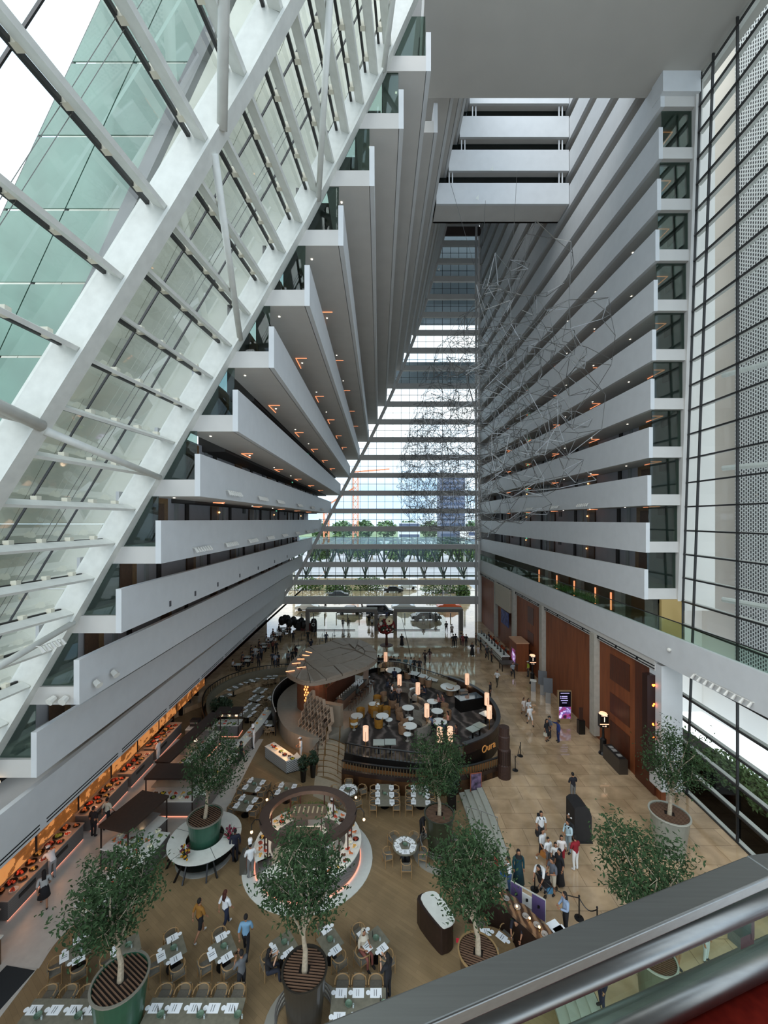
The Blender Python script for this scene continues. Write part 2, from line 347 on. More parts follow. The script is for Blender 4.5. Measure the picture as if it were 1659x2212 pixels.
# right lower wall
t=MB(); t.box((RX+.4,(25+FARY)/2,4.6),(.3,FARY-25,8.2)); wr=S(t.obj('wall_right',TIMB),'rust brown timber wall of the concourse')
t=MB()
for (y,w_,z,h) in ((29.3,2.4,6.9,1.9),(29.3,2.4,4.2,1.5),(29.3,2.4,1.7,2.3),(46.5,1.8,6.9,1.9),(46.5,1.8,4.3,1.4),(46.5,1.8,1.7,2.3)): MB().box((RX+.245,y,z),(.05,w_,h)).obj('recess_panel',TIMD,wr)
m=MB(); m.box((RX+.2,26.4,4.55),(.16,1.9,8.0)); m.obj('dark_timber_panel',TIMD,wr)
m=MB(); m.box((RX+.3,25.55,5.2),(1.4,.5,6.0)); bkp=m.obj('red_display_case',mat('case_dark',(40,14,8),.4),wr)
m=MB()
for (dx,z) in ((-.2,7.6),(.05,7.55),(.25,7.6),(-.1,6.3),(.2,6.4),(-.15,5.15),(.0,5.1),(.1,4.3)): m.sphere((RX-.02+dx*.2,25.32,z),.07)
m.obj('case_lamp',mat('case_lamp',(255,120,50),emit=7,ecol=(255,110,40)),wr)
for i,y in enumerate((25.3,32.3,42.6,51.5,59.5)):
    m=MB(); m.box((0,0,4.35),(.7,.7,8.1) if i else (1.3,1.1,7.75))
    tag(m.obj('column',CONCC if i else WHITE,loc=(RX+(.15 if i else .75),y,.5 if i else .75)),['large white concrete column at near end of timber wall','square concrete column between rust timber panels, second from near end','square concrete column beside directory signs, third from near end','concrete column right of the blue wall picture','slim concrete column at far end near reception'][i],'column','concourse columns')
m=MB(); m.box((RX+.6,56,7.2),(1.6,6.5,3.0)); S(m.obj('wall_right_upper',mat('pale_stone_clad',(178,168,150),.7,noise=.05)))
# pier beside curtain wall
m=MB(); 
for z0,z1 in ((8.6,20),(20,32),(32,45.3)):
    a,b=ryz(z0),ryz(z1); m.hexa([(19.35,a-.1,z0),(19.75,a-.1,z0),(19.75,a+.5,z0),(19.35,a+.5,z0),(19.35,b-.1,z1),(19.75,b-.1,z1),(19.75,b+.5,z1),(19.35,b+.5,z1)])
S(m.obj('trim_1',SOFF),'pale pier beside the right curtain wall')
m=MB(); m.box((18.35,24.9,44.6),(2.3,1.0,1.3)); S(m.obj('trim_2',WHITE))
# ------------------------------------------------------------ left leg
for k in range(21):
    z=lz[k]; x=LX[k]; y0=LY[k] if z<57 else 39.5; yend=FARY-.3
    t=T('balcony','white left-hand leaning balcony, %s level counted up from the mezzanine'%(ORD[k]),'balcony',(0,0,0),0,'left hand balconies')
    m=MB(); m.box((x-.125,(y0+yend)/2,z+.98),(.25,yend-y0,1.95)); m.obj('parapet',WHITE,t)
    m=MB(); m.box((x-1.3,(y0+yend)/2,z+.39),(2.15,yend-y0-.004,.77)); m.obj('slab',SOFF if k>3 else SOFF,t)
    zt=z+ZL; dx=lxz(zt)-x if k<20 else .7
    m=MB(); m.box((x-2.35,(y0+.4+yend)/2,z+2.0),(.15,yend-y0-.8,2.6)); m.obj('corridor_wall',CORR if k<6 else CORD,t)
    if k<12:
        m=MB(); yy=y0+.15
        m.hexa([(x-2.35,yy,z+.77),(x-.25,yy,z+.77),(x-.25,yy+.03,z+.77),(x-2.35,yy+.03,z+.77),(x-2.35+dx*.75,yy+.1,z+ZL),(x-.25,yy+.1,z+ZL),(x-.25,yy+.13,z+ZL),(x-2.35+dx*.75,yy+.13,z+ZL)])
        m.obj('end_glass',GLASSD,t)
        kids(t,-1,x-2.25,z+.77,y0+.5,FARY,seed=k)
        y=y0+6.2
        while y<FARY-6 and 1<k<9: ob('light_strip',SL,t,(x-1.95,y,z-.03)); y+=7.85
        y=y0+1.0
        while y<FARY-26: ob('downlight',DL,t,(x-1.7,y,z-.01)); y+=6
def ladders(k,ys):
    t=T('spotlight_row','row of small white spotlights on a left-hand balcony, %s level up'%ORD[k],'spotlight')
    for y in ys: spots(t,LX[k],y,lz[k]+.5,7,.3,1)
ladders(4,(21.5,27,32,40,48,56)); ladders(3,(21.2,25.5,30,35,40.5,47,54,61))
t=T('floodlight','pair of small floodlights clamped near the end of a lower left balcony','spotlight')
for a,b,r in (((.15,18.4,.7),(.4,18.3,.55),.13),((.15,19.6,.7),(.4,19.5,.55),.13),((-.5,17.5,.35),(-.5,17.25,.25),.14),((-1.0,17.5,.35),(-1.05,17.25,.25),.14)):
    MB().tube((LX[1]+a[0],a[1],lz[1]+a[2]),(LX[1]+b[0],b[1],lz[1]+b[2]),r,8,r+.03).obj('lamp_head',mat('spot_white',(214,212,204),.5),t)
m=MB()
for k,y in enumerate((22,25,28.5,33,38,44,50)): m.box((LX[2]+.02,y,lz[2]+.45),(.05,.14,.3))
tag(m.obj('conduit_box',mat('box_grey',(70,70,72),.6)),'row of small dark sockets on the third left-hand balcony','socket')
# left mezzanine (direction slightly off axis)
def mx(y): return -15.25-.016*(y-12)
def lbox(m,o0,o1,z0,z1,y0=9,y1=FARY,n=1):
    a,b=mx(y0),mx(y1); m.hexa([(a+o0,y0,z0),(a+o1,y0,z0),(b+o1,y1,z0),(b+o0,y1,z0),(a+o0,y0,z1),(a+o1,y0,z1),(b+o1,y1,z1),(b+o0,y1,z1)])
t=T('mezzanine_fascia','long white mezzanine fascia above the buffet on the left side','balcony')
m=MB(); lbox(m,-.25,0,3.85,6.05); m.obj('fascia',WHITE,t)
m=MB(); lbox(m,-3.6,-.25,4.3,4.8); m.obj('slab',SOFF,t)
m=MB()
y=13
while y<60:
    lbox(m,-.02,.02,4.0,4.05,y,y+5.2); lbox(m,-.02,.02,4.16,4.21,y,y+5.2); y+=5.6
m.obj('air_slot',mat('slot_black',(10,10,10),.8),t)
m=MB(); lbox(m,-3.8,-3.6,4.7,7.0,9,FARY); m.obj('back_wall',CORD,t)
m=MB(); y=15
while y<60: m.sphere((mx(y)-1.0,y,6.75),.12,8,5); y+=2.2
m.obj('downlight',mat('warm_dl',(255,225,180),emit=2.5,ecol=(255,215,165)),t)
q=MB(); lbox(q,-3.6,-3.4,0,4.3,6,36); lbox(q,-3.6,-3.4,.5,4.3,36,FARY); wl=S(q.obj('wall_left',mat('oxblood_wall',(92,30,20),.6,noise=.12)),'dark red wall behind the buffet')
# ------------------------------------------------------------ ceilings
m=MB(); m.hexa([(1.6,4,45.2),(20.5,4,45.2),(20.5,26,45.2),(2.6,26,45.2),(1.6,4,48),(20.5,4,48),(20.5,26,48),(2.6,26,48)])
S(m.obj('ceiling',mat('ceiling_paint',(176,172,164),.8,noise=.03,nscale=.5)),'broad flat grey soffit high above')
m=MB(); m.box((13,54,69),(24,31,.6)); S(m.obj('ceiling_far',SOFF))
t=T('bridge_gallery','stack of white cross galleries spanning the atrium high up','balcony')
for k,z in enumerate((46.6,49.6,52.65,55.7)):
    x0=lxz(z)+.1; x1=RX-.05
    m=MB(); m.box(((x0+x1)/2,36.6,z+.95),(x1-x0,.2,1.9)); m.obj('parapet',WHITE,t)
    m=MB(); m.box(((x0+x1)/2,37.8,z+.15),(x1-x0,2.2,.3)); m.obj('slab',SOFF,t)
    m=MB(); m.box(((x0+x1)/2,37.2,z+2.2),(x1-x0,.03,1.7)); m.obj('gallery_glass',glass('dark_glass',(.25,.32,.32),.2),t)
    m=MB(); m.box(((x0+x1)/2,38.8,z+1.5),(x1-x0,.2,3.0)); m.obj('back_wall',CORD,t)
    m=MB()
    for xx in (x0+1.2,x0+1.5,x1-.8,x1-.5): m.box((xx,36.75,z+2.4),(.1,.1,1.2))
    m.obj('post',WHITE,t)
# ------------------------------------------------------------ right curtain wall
def cwx(y,z=0): return 19.68-.064*(26.2-y)
cw=T('curtain_wall','tall glazed curtain wall with dark transoms at the right side','window')
yv=[lambda z:ryz(z)-.05,lambda z:ryz(z)-1.1,lambda z:21.8,lambda z:18.4,lambda z:15.0,lambda z:11.6]
zs=[.5+1.525*k for k in range(31)]
for j in range(len(yv)):
    m=MB(); a=yv[j](.5); b=yv[j](47)
    m.bar((cwx(a),a,.5),(cwx(b),b,47),.055 if j else .16,.14,(1,0,0)); m.obj('mullion',DARK,cw)
for z in zs:
    m=MB(); a=yv[0](z); m.bar((cwx(a)-.03,a,z),(cwx(8)-.03,8,z),.10,.09); m.obj('transom',DARK,cw)
    if z<48: m=MB(); m.bar((cwx(a)+.16,a,z+.02),(cwx(8)+.16,8,z+.02),.24,.08); m.obj('transom_shelf',STEELW,cw)
for j in range(3):
    for k in range(len(zs)-1):
        z=zs[k]+.06; z1=zs[k+1]-.06; a=yv[j](z)-.06; b=yv[j+1](z)+.06; a2=yv[j](z1)-.06; b2=yv[j+1](z1)+.06
        m=MB(); m.add([(cwx(a)+.04,a,z),(cwx(b)+.04,b,z),(cwx(b2)+.04,b2,z1),(cwx(a2)+.04,a2,z1)],[(0,1,2,3)]); m.obj('pane',GLASSC,cw)
m=MB()
for (x,y,z) in ((21,24,21.2),(21,24,13),(21,24,27),(21,24,7.5)): m.tube((21.5,25.2,z),(25.9,14,z-.2),.16,8)
tag(m.obj('outrigger_tube',STEELW),'set of white steel tubes bracing outside the right glass wall','brace')
m=MB(); m.box((32.2,28,40),(.6,46,82)); m.box((27,40,40),(11,.4,82))
S(m.obj('wall_outside_right',mat('outdoor_white',(236,230,222),.8,noise=.03,nscale=.3)),'white concrete wall outside the right glazing')
PERF=bpy.data.materials.new('perforated_screen'); PERF.use_nodes=True
n=PERF.node_tree; p=n.nodes['Principled BSDF']; tcn=n.nodes.new('ShaderNodeTexCoord'); sx=n.nodes.new('ShaderNodeSeparateXYZ'); cx=n.nodes.new('ShaderNodeCombineXYZ')
br=n.nodes.new('ShaderNodeTexBrick'); br.inputs['Scale'].default_value=1; br.inputs['Brick Width'].default_value=.32; br.inputs['Row Height'].default_value=.21; br.inputs['Mortar Size'].default_value=.055; br.inputs['Mortar Smooth'].default_value=.1
br.inputs['Color1'].default_value=(.02,.022,.025,1); br.inputs['Color2'].default_value=(.05,.052,.055,1); br.inputs['Mortar'].default_value=(.78,.8,.8,1)
n.links.new(tcn.outputs['Object'],sx.inputs[0]); n.links.new(sx.outputs['Y'],cx.inputs['Y']); n.links.new(sx.outputs['Z'],cx.inputs['X']); n.links.new(cx.outputs[0],br.inputs['Vector']); n.links.new(br.outputs['Color'],p.inputs['Base Color']); p.inputs['Roughness'].default_value=.7
pt=T('perforated_screen','white perforated metal screen outside the right glazing','screen')
for j in range(9):
    for k in range(15):
        m=MB(); m.box((30.0,32.7-2.4*j,5.7+4*k),(.1,2.38,3.98)); m.obj('screen_panel',PERF,pt)
# ------------------------------------------------------------ left sloped curtain wall
lw=T('sloped_curtain_wall','sloping glazed curtain wall of white ribs and beams on the left','window')
def rib(z,s):    # inner edge of the beam plane, s metres from the inner rib toward the viewer
    return V((lxz(z)-2.3-.10*s-(.0),lyz(z)-.2-s,z))
def nrm(z):
    d=V((lxz(z+1)-lxz(z-1),0,2)).normalized(); return V((-d.z,0,d.x))
SP=[0,6.3,12.6,18.9]
for si,s in enumerate(SP):
    m=MB(); zz=[-1,2.5,6,9.5,13,16,20,24,28,32,36,40,44,48] 
    for a,b in zip(zz[:-1],zz[1:]):
        A0=rib(a,s);B0=rib(b,s); na=nrm(a)*.95; nb=nrm(b)*.95; tt=V((0,.17,0))
        m.hexa([A0-tt,A0+tt,A0+tt+na,A0-tt+na,B0-tt,B0+tt,B0+tt+nb,B0-tt+nb])
    m.obj('rib',STEELW,lw)
    m=MB()
    for a,b in zip(zz[:-1],zz[1:]):
        A0=rib(a,s);B0=rib(b,s); na=nrm(a)*.10; nb=nrm(b)*.10; tt=V((0,.28,0))
        m.hexa([A0-tt-na,A0+tt-na,A0+tt,A0-tt,B0-tt-nb,B0+tt-nb,B0+tt,B0-tt])
    m.obj('rib_flange',STEELW,lw)
zb=[.35+1.525*k for k in range(31)]
zb=[18.4-1.525*14+1.525*k+1.525*2 for k in range(28)]
clip=MB().box((0,0,0),(.22,.2,.26)).mesh('glass_clip',mat('clip_cream',(208,204,186),.6))
GREEN=glass('green_tint',(.45,.60,.54),.10,.1)
def bayline(za,s0,s1,off,dz): return rib(za,s0)+nrm(za)*off+V((0,0,dz)), rib(za,s1)+nrm(za)*off+V((0,0,dz))
zb2=[23.1+2.27*k for k in range(-9,10)]
for z,bi in [(z,0) for z in zb]+[(z,b_) for z in zb2 for b_ in (1,2)]:
    if 1:
        s0,s1=SP[bi]+.17,SP[bi+1]-.17
        a,b=bayline(z,s0,s1,.26,0); m=MB(); m.bar(a,b,.42 if bi==0 else .5,.11 if bi==0 else .14,nrm(z).cross(V((.1,1,0)))); m.obj('beam',STEELW,lw)
        a,b=bayline(z,s0,s1,.72,-.12); m=MB(); m.bar(a,b,.11,.13); m.obj('glazing_bar',DARK,lw)
        if bi<2:
            for q in range(5):
                c=a.lerp(b,(q+.5)/5); ob('glass_clip',clip,lw,c+V((.12,0,.06)))
npn=0
for k in range(len(zb)-1):
    z,z1=zb[k],zb[k+1]
    for bi in range(3):
        nc=3
        for c in range(nc):
            s0=SP[bi]+(SP[bi+1]-SP[bi])*c/nc+.04; s1=SP[bi]+(SP[bi+1]-SP[bi])*(c+1)/nc-.04
            g=False
            P4=[rib(z,s0)+nrm(z)*.85,rib(z,s1)+nrm(z)*.85,rib(z1,s1)+nrm(z1)*.85,rib(z1,s0)+nrm(z1)*.85]
            m=MB(); nn=nrm(z)*.03; m.hexa([p+V((0,0,.03)) for p in P4[:2]]+[P4[1]+nn,P4[0]+nn]+[P4[3],P4[2],P4[2]+nn,P4[3]+nn]) if g else m.add(P4,[(0,1,2,3)])
            m.obj('pane',GLASSG if g else GLASSC,lw); npn+=1
for bi in range(3):
    for c in (1,2):
        if bi==1 and c==1: continue
        s=SP[bi]+(SP[bi+1]-SP[bi])*c/3; m=MB()
        for a,b in zip(zb[:-1:3],zb[3::3]): m.bar(rib(a,s)+nrm(a)*.86,rib(b,s)+nrm(b)*.86,.045,.07)
        m.obj('glass_mullion',DARK,lw)
m=MB()
for bi in range(3):
    for f in (.47,.51,.9,.93):
        s=SP[bi]+6.3*f
        for a,b in zip(zb[:-1:3],zb[3::3]): m.tube(rib(a,s)+nrm(a)*.6,rib(b,s)+nrm(b)*.6,.012,4)
m.obj('tie_rod',mat('rod_grey',(110,110,104),.4,.6),lw,kind='stuff')
for (s0,z0,s1,z1,r) in ((0,19.9,6.3,20.7,.13),(0,26.4,6.3,29.8,.13),(0,33.3,6.3,37.5,.13),(0,40.0,6.3,45.0,.13),(6.3,30.4,12.6,36.5,.16),(6.3,20.8,12.6,21.8,.18),(0,13.5,6.3,11.2,.13),(6.3,11,12.6,7,.16),(6.3,38,12.6,44,.16)):
    m=MB(); m.tube(rib(z0,s0)+V((.1,-.1,0)),rib(z1,s1)+V((.1,.1,0)),r,12); m.obj('strut_tube',STEELW,lw,smooth=True)
spots(lw,rib(13.0,1.5).x+.9,15.2,13.2,5,.25,1)
# concrete leg outside left
oc=T('outside_concrete_wall','pale concrete end wall of the leaning tower seen through the sloping glass','wall')
for k in range(16):
    z=-.5+3.05*k; z1=z+3.02
    for j in range(5 if z<28 else 3):
        a=.2+4.6*j; b=a+4.57
        x=lambda zz,d: lxz(zz)-2.3-1.6-d
        yy=lyz(z)+.9
        m=MB(); m.hexa([(x(z,b),yy,z),(x(z,a),yy,z),(x(z,a),yy+.3,z),(x(z,b),yy+.3,z),(x(z1,b),yy,z1),(x(z1,a),yy,z1),(x(z1,a),yy+.3,z1),(x(z1,b),yy+.3,z1)]); m.obj('concrete_panel',CONC,oc)
gs_=T('green_glass_screen','green frosted glass screen wall outside the sloping curtain wall','screen')
gr=lambda z:-6.2+(z-39.4)*.463-.6*0
for k in range(12):
    z1=36.9+3.05*2-3.05*k; z0=z1-2.95
    for c in range(2):
        wd_=2.55 
        a0,a1=gr(z0)-wd_*c-.35,gr(z1)-wd_*c-.35; m=MB(); yy=16.7
        m.hexa([(a0-wd_+.05,yy,z0),(a0,yy,z0),(a0,yy+.05,z0),(a0-wd_+.05,yy+.05,z0),(a1-wd_+.05,yy,z1),(a1,yy,z1),(a1,yy+.05,z1),(a1-wd_+.05,yy+.05,z1)]); m.obj('glass_panel',GLASSG,gs_)
m=MB(); m.bar((gr(8)-.1,16.6,8),(gr(44)-.1,16.6,44),.5,.3,(0,1,0)); m.obj('edge_frame',mat('frame_grey',(92,94,94),.5),gs_)
m=MB(); 
for c in (1,2): m.bar((gr(8)-2.55*c-.33,16.78,8),(gr(44)-2.55*c-.33,16.78,44),.12,.06,(0,1,0))
m.obj('joint_bar',DARK,gs_,kind='stuff')
# ------------------------------------------------------------ far wall
fw=T('far_glazed_wall','tall far glazed wall with horizontal white floor beams','window')
zf=[4.1+3.07*k for k in range(22)]
for k,z in enumerate(zf):
    x0=lxz(z)-.6; 
    m=MB(); m.box(((x0+17.2)/2,FARY+.1,z),(17.2-x0,.5,.85 if k else 1.3)); m.obj('floor_beam',SOFF,fw)
    if k<21:
        m=MB(); zt=zf[k+1]; x=16.6; j=0
        m.box(((x0+17)/2,FARY+.3,z+1.6),(17-x0,.05,.06)); m.obj('transom',DARK,fw)
        while x>x0+.3:
            m=MB(); xl=max(x-1.42,lxz(zt)-.9); m.add([(x-.03,FARY+.35,z+.43),(xl+.03,FARY+.35,z+.43),(xl+.03,FARY+.35,zt-.43),(x-.03,FARY+.35,zt-.43)],[(0,1,2,3)]); m.obj('pane',GLASSC,fw); x-=1.42
x=16.6; j=0
while x>-17:
    zt=66
    for q in range(60):
        if lxz(zt)-.8<=x: break
        zt-=1
    m=MB(); m.box((x,FARY+.32,(4.1+zt)/2),(.06,.1,zt-4.1)); m.obj('mullion',DARK,fw); x-=1.42; j+=1
m=MB()
for a,b in zip(lz[:-1],lz[1:]): m.bar((lxz(a)+.1,FARY-.3,a+.3),(lxz(b)+.1,FARY-.3,b+.3),.5,.5,(0,1,0))
m.bar((-18.0,FARY-.3,2.6),(lxz(lz[0])+.1,FARY-.3,lz[0]+.3),.5,.5,(0,1,0)); m.obj('diagonal_frame',SOFF,fw)
for x in (16.6,17.6):
    m=MB(); m.box((x,FARY-.4,34),(.35,.4,68)); m.obj('corner_column',SOFF,fw)
m=MB(); m.box((14,FARY-.2,67.4),(7,.3,1.5)); m.obj('brown_panel',mat('brown_panel',(70,56,50),.6),fw)
# end wall either side of far glazing, back-of-leg enclosures
m=MB(); m.box((20.5,FARY,34),(7,.4,68)); m.box((21.0,48,38),(2.2,43,52)); S(m.obj('wall_far_right',mat('outdoor_white',(236,230,222),.8,noise=.03,nscale=.3)))
m=MB()
for k in range(21):
    z=lz[k]; x=LX[k]; y0=LY[k]
    if k>16: y0=36.5
    m.box((x-3.3,(y0+5+FARY)/2,z+1.5),(1.6,FARY-y0-5,3.2))
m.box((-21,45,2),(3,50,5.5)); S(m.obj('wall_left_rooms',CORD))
# ================================================================ EXTERIOR (beyond the entrance)
m=MB(); m.box((0,200,.3),(500,268,.36)); S(m.obj('floor_street',mat('asphalt',(178,178,180),.8,noise=.05,nscale=.2)),'pale road outside the entrance')
m=MB(); m.box((0,620,-2),(2400,560,1)); S(m.obj('floor_land',mat('far_land',(120,140,100),.9,noise=.3,nscale=.02)))
t=T('zebra_crossing','painted white zebra crossing stripes on the road outside','crossing')
for gx in (-3.0,-14.5):
    for k in range(9):
        m=MB(); m.box((gx+1.5,73+k*1.0,.49),(4.2,.5,.02)); m.obj('stripe',mat('road_white',(250,250,250),.7),t)
# entrance portals
for (xa,xb,lab) in ((662,815,'left grey portal frame of the glass entrance doors'),(851,998,'right grey portal frame of the glass entrance doors')):
    a=at(xa,1361,MZ); b=at(xb,1361,MZ); Y=a.y; g=mat('portal_grey',(112,106,98),.5)
    t=T('entrance_portal',lab,'doorway',(0,0,0),0)
    m=MB(); m.box((a.x+.2,Y,MZ+1.5),(.55,1.0,3.0)); m.obj('jamb',g,t); m=MB(); m.box((b.x-.2,Y,MZ+1.5),(.55,1.0,3.0)); m.obj('jamb',g,t)
    m=MB(); m.box(((a.x+b.x)/2,Y,MZ+3.25),(b.x-a.x,1.6,.45)); m.obj('lintel',g,t)
    m=MB(); m.box(((a.x+b.x)/2-1.5,Y-.1,MZ+.1),(b.x-a.x-4,.08,.1)); m.obj('threshold_rail',DARK,t)
    for k in range(3):
        m=MB(); m.box((a.x+1.8+k*2.6,Y,MZ+1.5),(2.4,.03,2.9)); m.obj('door_glass',GLASSC,t)
m=MB()
for (x,y) in ((16.2,66),(17.3,66),(15,64)): pass
for k in range(15):
    if k in (7,): continue
    xx=-13.5+k*2.0
    q=MB(); q.box((0,0,.55),(.16,.16,1.1)); tag(q.obj('bollard',mat('bollard_steel',(120,118,116),.4,.5),loc=(xx,70.2+.4*(k%2),.48)),'steel bollard outside the entrance, %s from the left'%ORD[k],'bollard','bollards outside the entrance')
# porte cochere roof with trusses
cn=T('entrance_canopy','glass and steel truss canopy roof outside the entrance','canopy')
m=MB(); m.box((-1,86,13.6),(44,30,.12)); m.obj('roof_glass',glass('canopy_glass',(.80,.88,.84),.08),cn)
for k in range(12):
    x=-20+k*3.5; m=MB(); m.bar((x,71,7.8),(x,101,13.1),.35,.4); m.bar((x,71,13.4),(x,101,13.4),.3,.3)
    for j in range(5): m.bar((x,71+6*j,7.9+1.05*j),(x,74+6*j,13.3),.16,.16); m.bar((x,74+6*j,13.3),(x,77+6*j,7.9+1.05*(j+1)),.16,.16)
    m.obj('truss',mat('truss_green',(74,88,78),.5),cn)
for y in (71.5,80,90,100):
    m=MB(); m.bar((-22,y,7.9+(y-71)*.17),(21,y,7.9+(y-71)*.17),.25,.3)
    for k in range(12): 
        x=-20+3.5*k; m.bar((x,y,8.0+(y-71)*.17),(x+1.75,y,13.3),.2,.2); m.bar((x+1.75,y,13.3),(x+3.5,y,8.0+(y-71)*.17),.2,.2)
    m.obj('cross_truss',mat('truss_green',(74,88,78),.5),cn)
for x in (-21,21):
    for y in (73,99): m=MB(); m.tube((x,y,.48),(x,y,9.5),.3,10); m.obj('canopy_column',STEELW,cn)
# cars
def car(px,py,z,yaw,colr,lab,L=4.6,Wd=1.85,Hh=1.45,van=False):
    p=at(px,py,z); t=T('car',lab,'car',(p.x,p.y,z),yaw,'cars outside the entrance')
    prof=[(-L/2,.35),(-L/2,.8),(-L/2+.35,.95),(-L/2+.9,1.0),(-L*.2,Hh),(L*.12,Hh),(L*.27,.98),(L/2-.2,.85),(L/2,.6),(L/2,.35)]
    if van: prof=[(-L/2,.35),(-L/2,1.1),(-L/2+.15,Hh),(L*.18,Hh),(L*.33,1.1),(L/2-.1,.95),(L/2,.6),(L/2,.35)]
    m=MB(); n=len(prof); vs=[]
    for sgn in (-1,1):
        for (a,b) in prof: vs.append((a,sgn*Wd/2*(1 if b<1.02 else .8),b))
    fs=[tuple(range(n)),tuple(range(2*n-1,n-1,-1))]+[(i,n+i,n+(i+1)%n,(i+1)%n) for i in range(n)]
    m.add(vs,fs); m.obj('body',mat('car_%d_%d_%d'%colr,colr,.25),t)
    m=MB(); 
    for sgn in (-1,1): m.hexa([(-L*.30,sgn*Wd*.455,1.02),(L*.2,sgn*Wd*.455,1.02),(L*.2,sgn*Wd*.47,1.02),(-L*.30,sgn*Wd*.47,1.02),(-L*.18,sgn*Wd*.402,Hh-.08),(L*.1,sgn*Wd*.402,Hh-.08),(L*.1,sgn*Wd*.42,Hh-.08),(-L*.18,sgn*Wd*.42,Hh-.08)])
    m.obj('window_glass',mat('car_glass',(20,24,28),.1),t)
    for a in (-L*.31,L*.31):
        for sgn in (-1,1): m=MB(); m.tube((a,sgn*(Wd/2-.12),.33),(a,sgn*(Wd/2+.03),.33),.33,14); m.obj('wheel',mat('tyre',(22,22,22),.7),t)
car(664,1318,.48,R(4),(210,206,198),'silver saloon car at left edge of the entrance road')
car(755,1326,.48,R(182),(28,28,32),'black saloon car behind the left portal')
car(820,1328,.48,R(2),(18,18,22),'black people carrier beside the crossing',5.0,1.9,1.9,True)
car(871,1317,.48,R(182),(232,232,236),'white hatchback car above the right portal')
car(920,1339,.48,R(3),(26,26,30),'black limousine seen through the right portal',5.2)
car(970,1316,.48,R(2),(214,92,50),'orange car at far right of the entrance road')
car(732,1290,.48,R(0),(60,64,72),'dark car on the road behind left planting')
car(850,1279,.48,R(0),(30,30,34),'black car beyond the mid-distance road')
car(880,1272,.48,R(0),(225,225,228),'white car far along the road')
# exterior planting / trees
def leafblob(name,c,r,n,s,m_,lab=None,cat=None,seed=0,shape='ball',group=None,parent=None):
    rr=random.Random(seed); m=MB()
    for k in range(n):
        a=rr.random()*2*PI; u=rr.uniform(-1,1); q=math.sqrt(1-u*u); rad=rr.random()**.33
        p=V((c[0]+r[0]*rad*q*math.cos(a),c[1]+r[1]*rad*q*math.sin(a),c[2]+r[2]*rad*u))
        d=V((rr.uniform(-1,1),rr.uniform(-1,1),rr.uniform(-.6,.8))).normalized(); e=d.cross(V((rr.uniform(-1,1),rr.uniform(-1,1),1))).normalized()
        m.add([p-d*s,p+e*s*.45,p+d*s,p-e*s*.45],[(0,1,2,3)])
    o_=m.obj(name,m_,parent)
    if lab: tag(o_,lab,cat,group)
    if parent: o_['kind']='stuff'
    return o_
LB=mat('leaf_bright',(98,128,62),.6,noise=.3,nscale=.5); LT=mat('leaf_tropic',(92,120,66),.6,noise=.35,nscale=.4)
i=0
for (xa,xb,yc,Y,h) in ((620,700,1278,100,2.2),(700,760,1280,96,1.8),(760,835,1275,100,2.4),(905,1000,1282,96,2.2),(985,1015,1278,90,2)):
    c=atY((xa+xb)/2,yc,Y); w_=(xb-xa)/2*Y/F
    leafblob('hedge',(c.x,c.y,h*.5+.5),(w_,1.5,h),900,.35,LB,'clump of bright green roadside shrubs outside, %s from left'%ORD[i],'shrub',seed=i,group='roadside shrubs outside'); i+=1
i=0; rr=random.Random(5)
for k in range(9):
    xx=690+k*40+rr.uniform(-6,6); Y=[150,175][k%2]; h=rr.uniform(5.0,7.5); c=atY(xx,1150,Y)
    t=T('tree','broad green tree outside beyond the entrance road, %s from left'%ORD[k],'tree',(c.x,c.y,0),0,'trees beyond the entrance road')
    leafblob('foliage',(0,0,h),(4.6,4,h*.6),700,.9,LT,seed=k,parent=t)
    m=MB(); m.tube((0,0,0),(0,0,h),.3,6,.15); m.obj('trunk',BARK,t)
for k in range(8):
    xx=690+k*48; c=atY(xx,1138,420); 
    leafblob('woodland',(c.x,c.y,8),(11.5,11,9),400,2.6,mat('far_green',(108,136,96),.9,noise=.2,nscale=.05),'distant woodland mass on the horizon, %s from left'%ORD[k],'woods',seed=k+40,group='distant woods')
# far buildings, cranes
def tower(xa,xb,yt,Y,c1,lab,rows,cols):
    a=atY(xa,yt,Y); b=atY(xb,yt,Y); h=a.z; t=T('tower_block',lab,'building',((a.x+b.x)/2,Y,0)); w_=b.x-a.x
    m=MB(); m.box((0,0,h/2),(w_,20,h)); m.obj('facade',mat('facade_'+str(xa),c1,.8),t)
    for r_ in range(rows):
        m=MB(); m.box((0,-10.1,h*(r_+.6)/rows),(w_*.94,.5,h/rows*.5)); m.obj('window_band',mat('far_window',(70,84,112),.3),t)
tower(947,1000,1030,400,(120,126,146),'blue grey tower block on the horizon at right',12,6)
tower(860,905,1129,380,(220,224,226),'low white building on horizon at centre',3,6)
tower(720,800,1131,500,(214,222,228),'low pale building on horizon at left',3,6)
tower(1002,1020,1146,200,(226,222,216),'white block behind the far right glazing',4,3)
for (x,lab) in ((768,'red and white tower crane mast, tallest on horizon'),(705,'orange crawler crane left of the construction masts')):
    Y=260; c=atY(x,1180,Y); top=atY(x,1020 if x>750 else 1100,Y).z; t=T('crane',lab,'crane',(c.x,Y,0)); m=MB(); w_=3.2
    for (a,b) in ((-1,-1),(1,-1),(1,1),(-1,1)): m.bar((a*w_/2,b*w_/2,0),(a*w_/2,b*w_/2,top),.5,.5)
    z=0
    while z<top-4: m.bar((-w_/2,-w_/2,z),(w_/2,-w_/2,z+4),.35,.35); m.bar((w_/2,-w_/2,z),(-w_/2,-w_/2,z+4),.35,.35); z+=4
    m.obj('mast',mat('crane_orange',(226,150,110),.6),t)
    m=MB(); m.bar((-3,0,top),(22 if x>750 else 18,0,top+(14 if x<750 else 2)),.9,.9); m.obj('jib',mat('crane_orange',(226,150,110),.6),t)
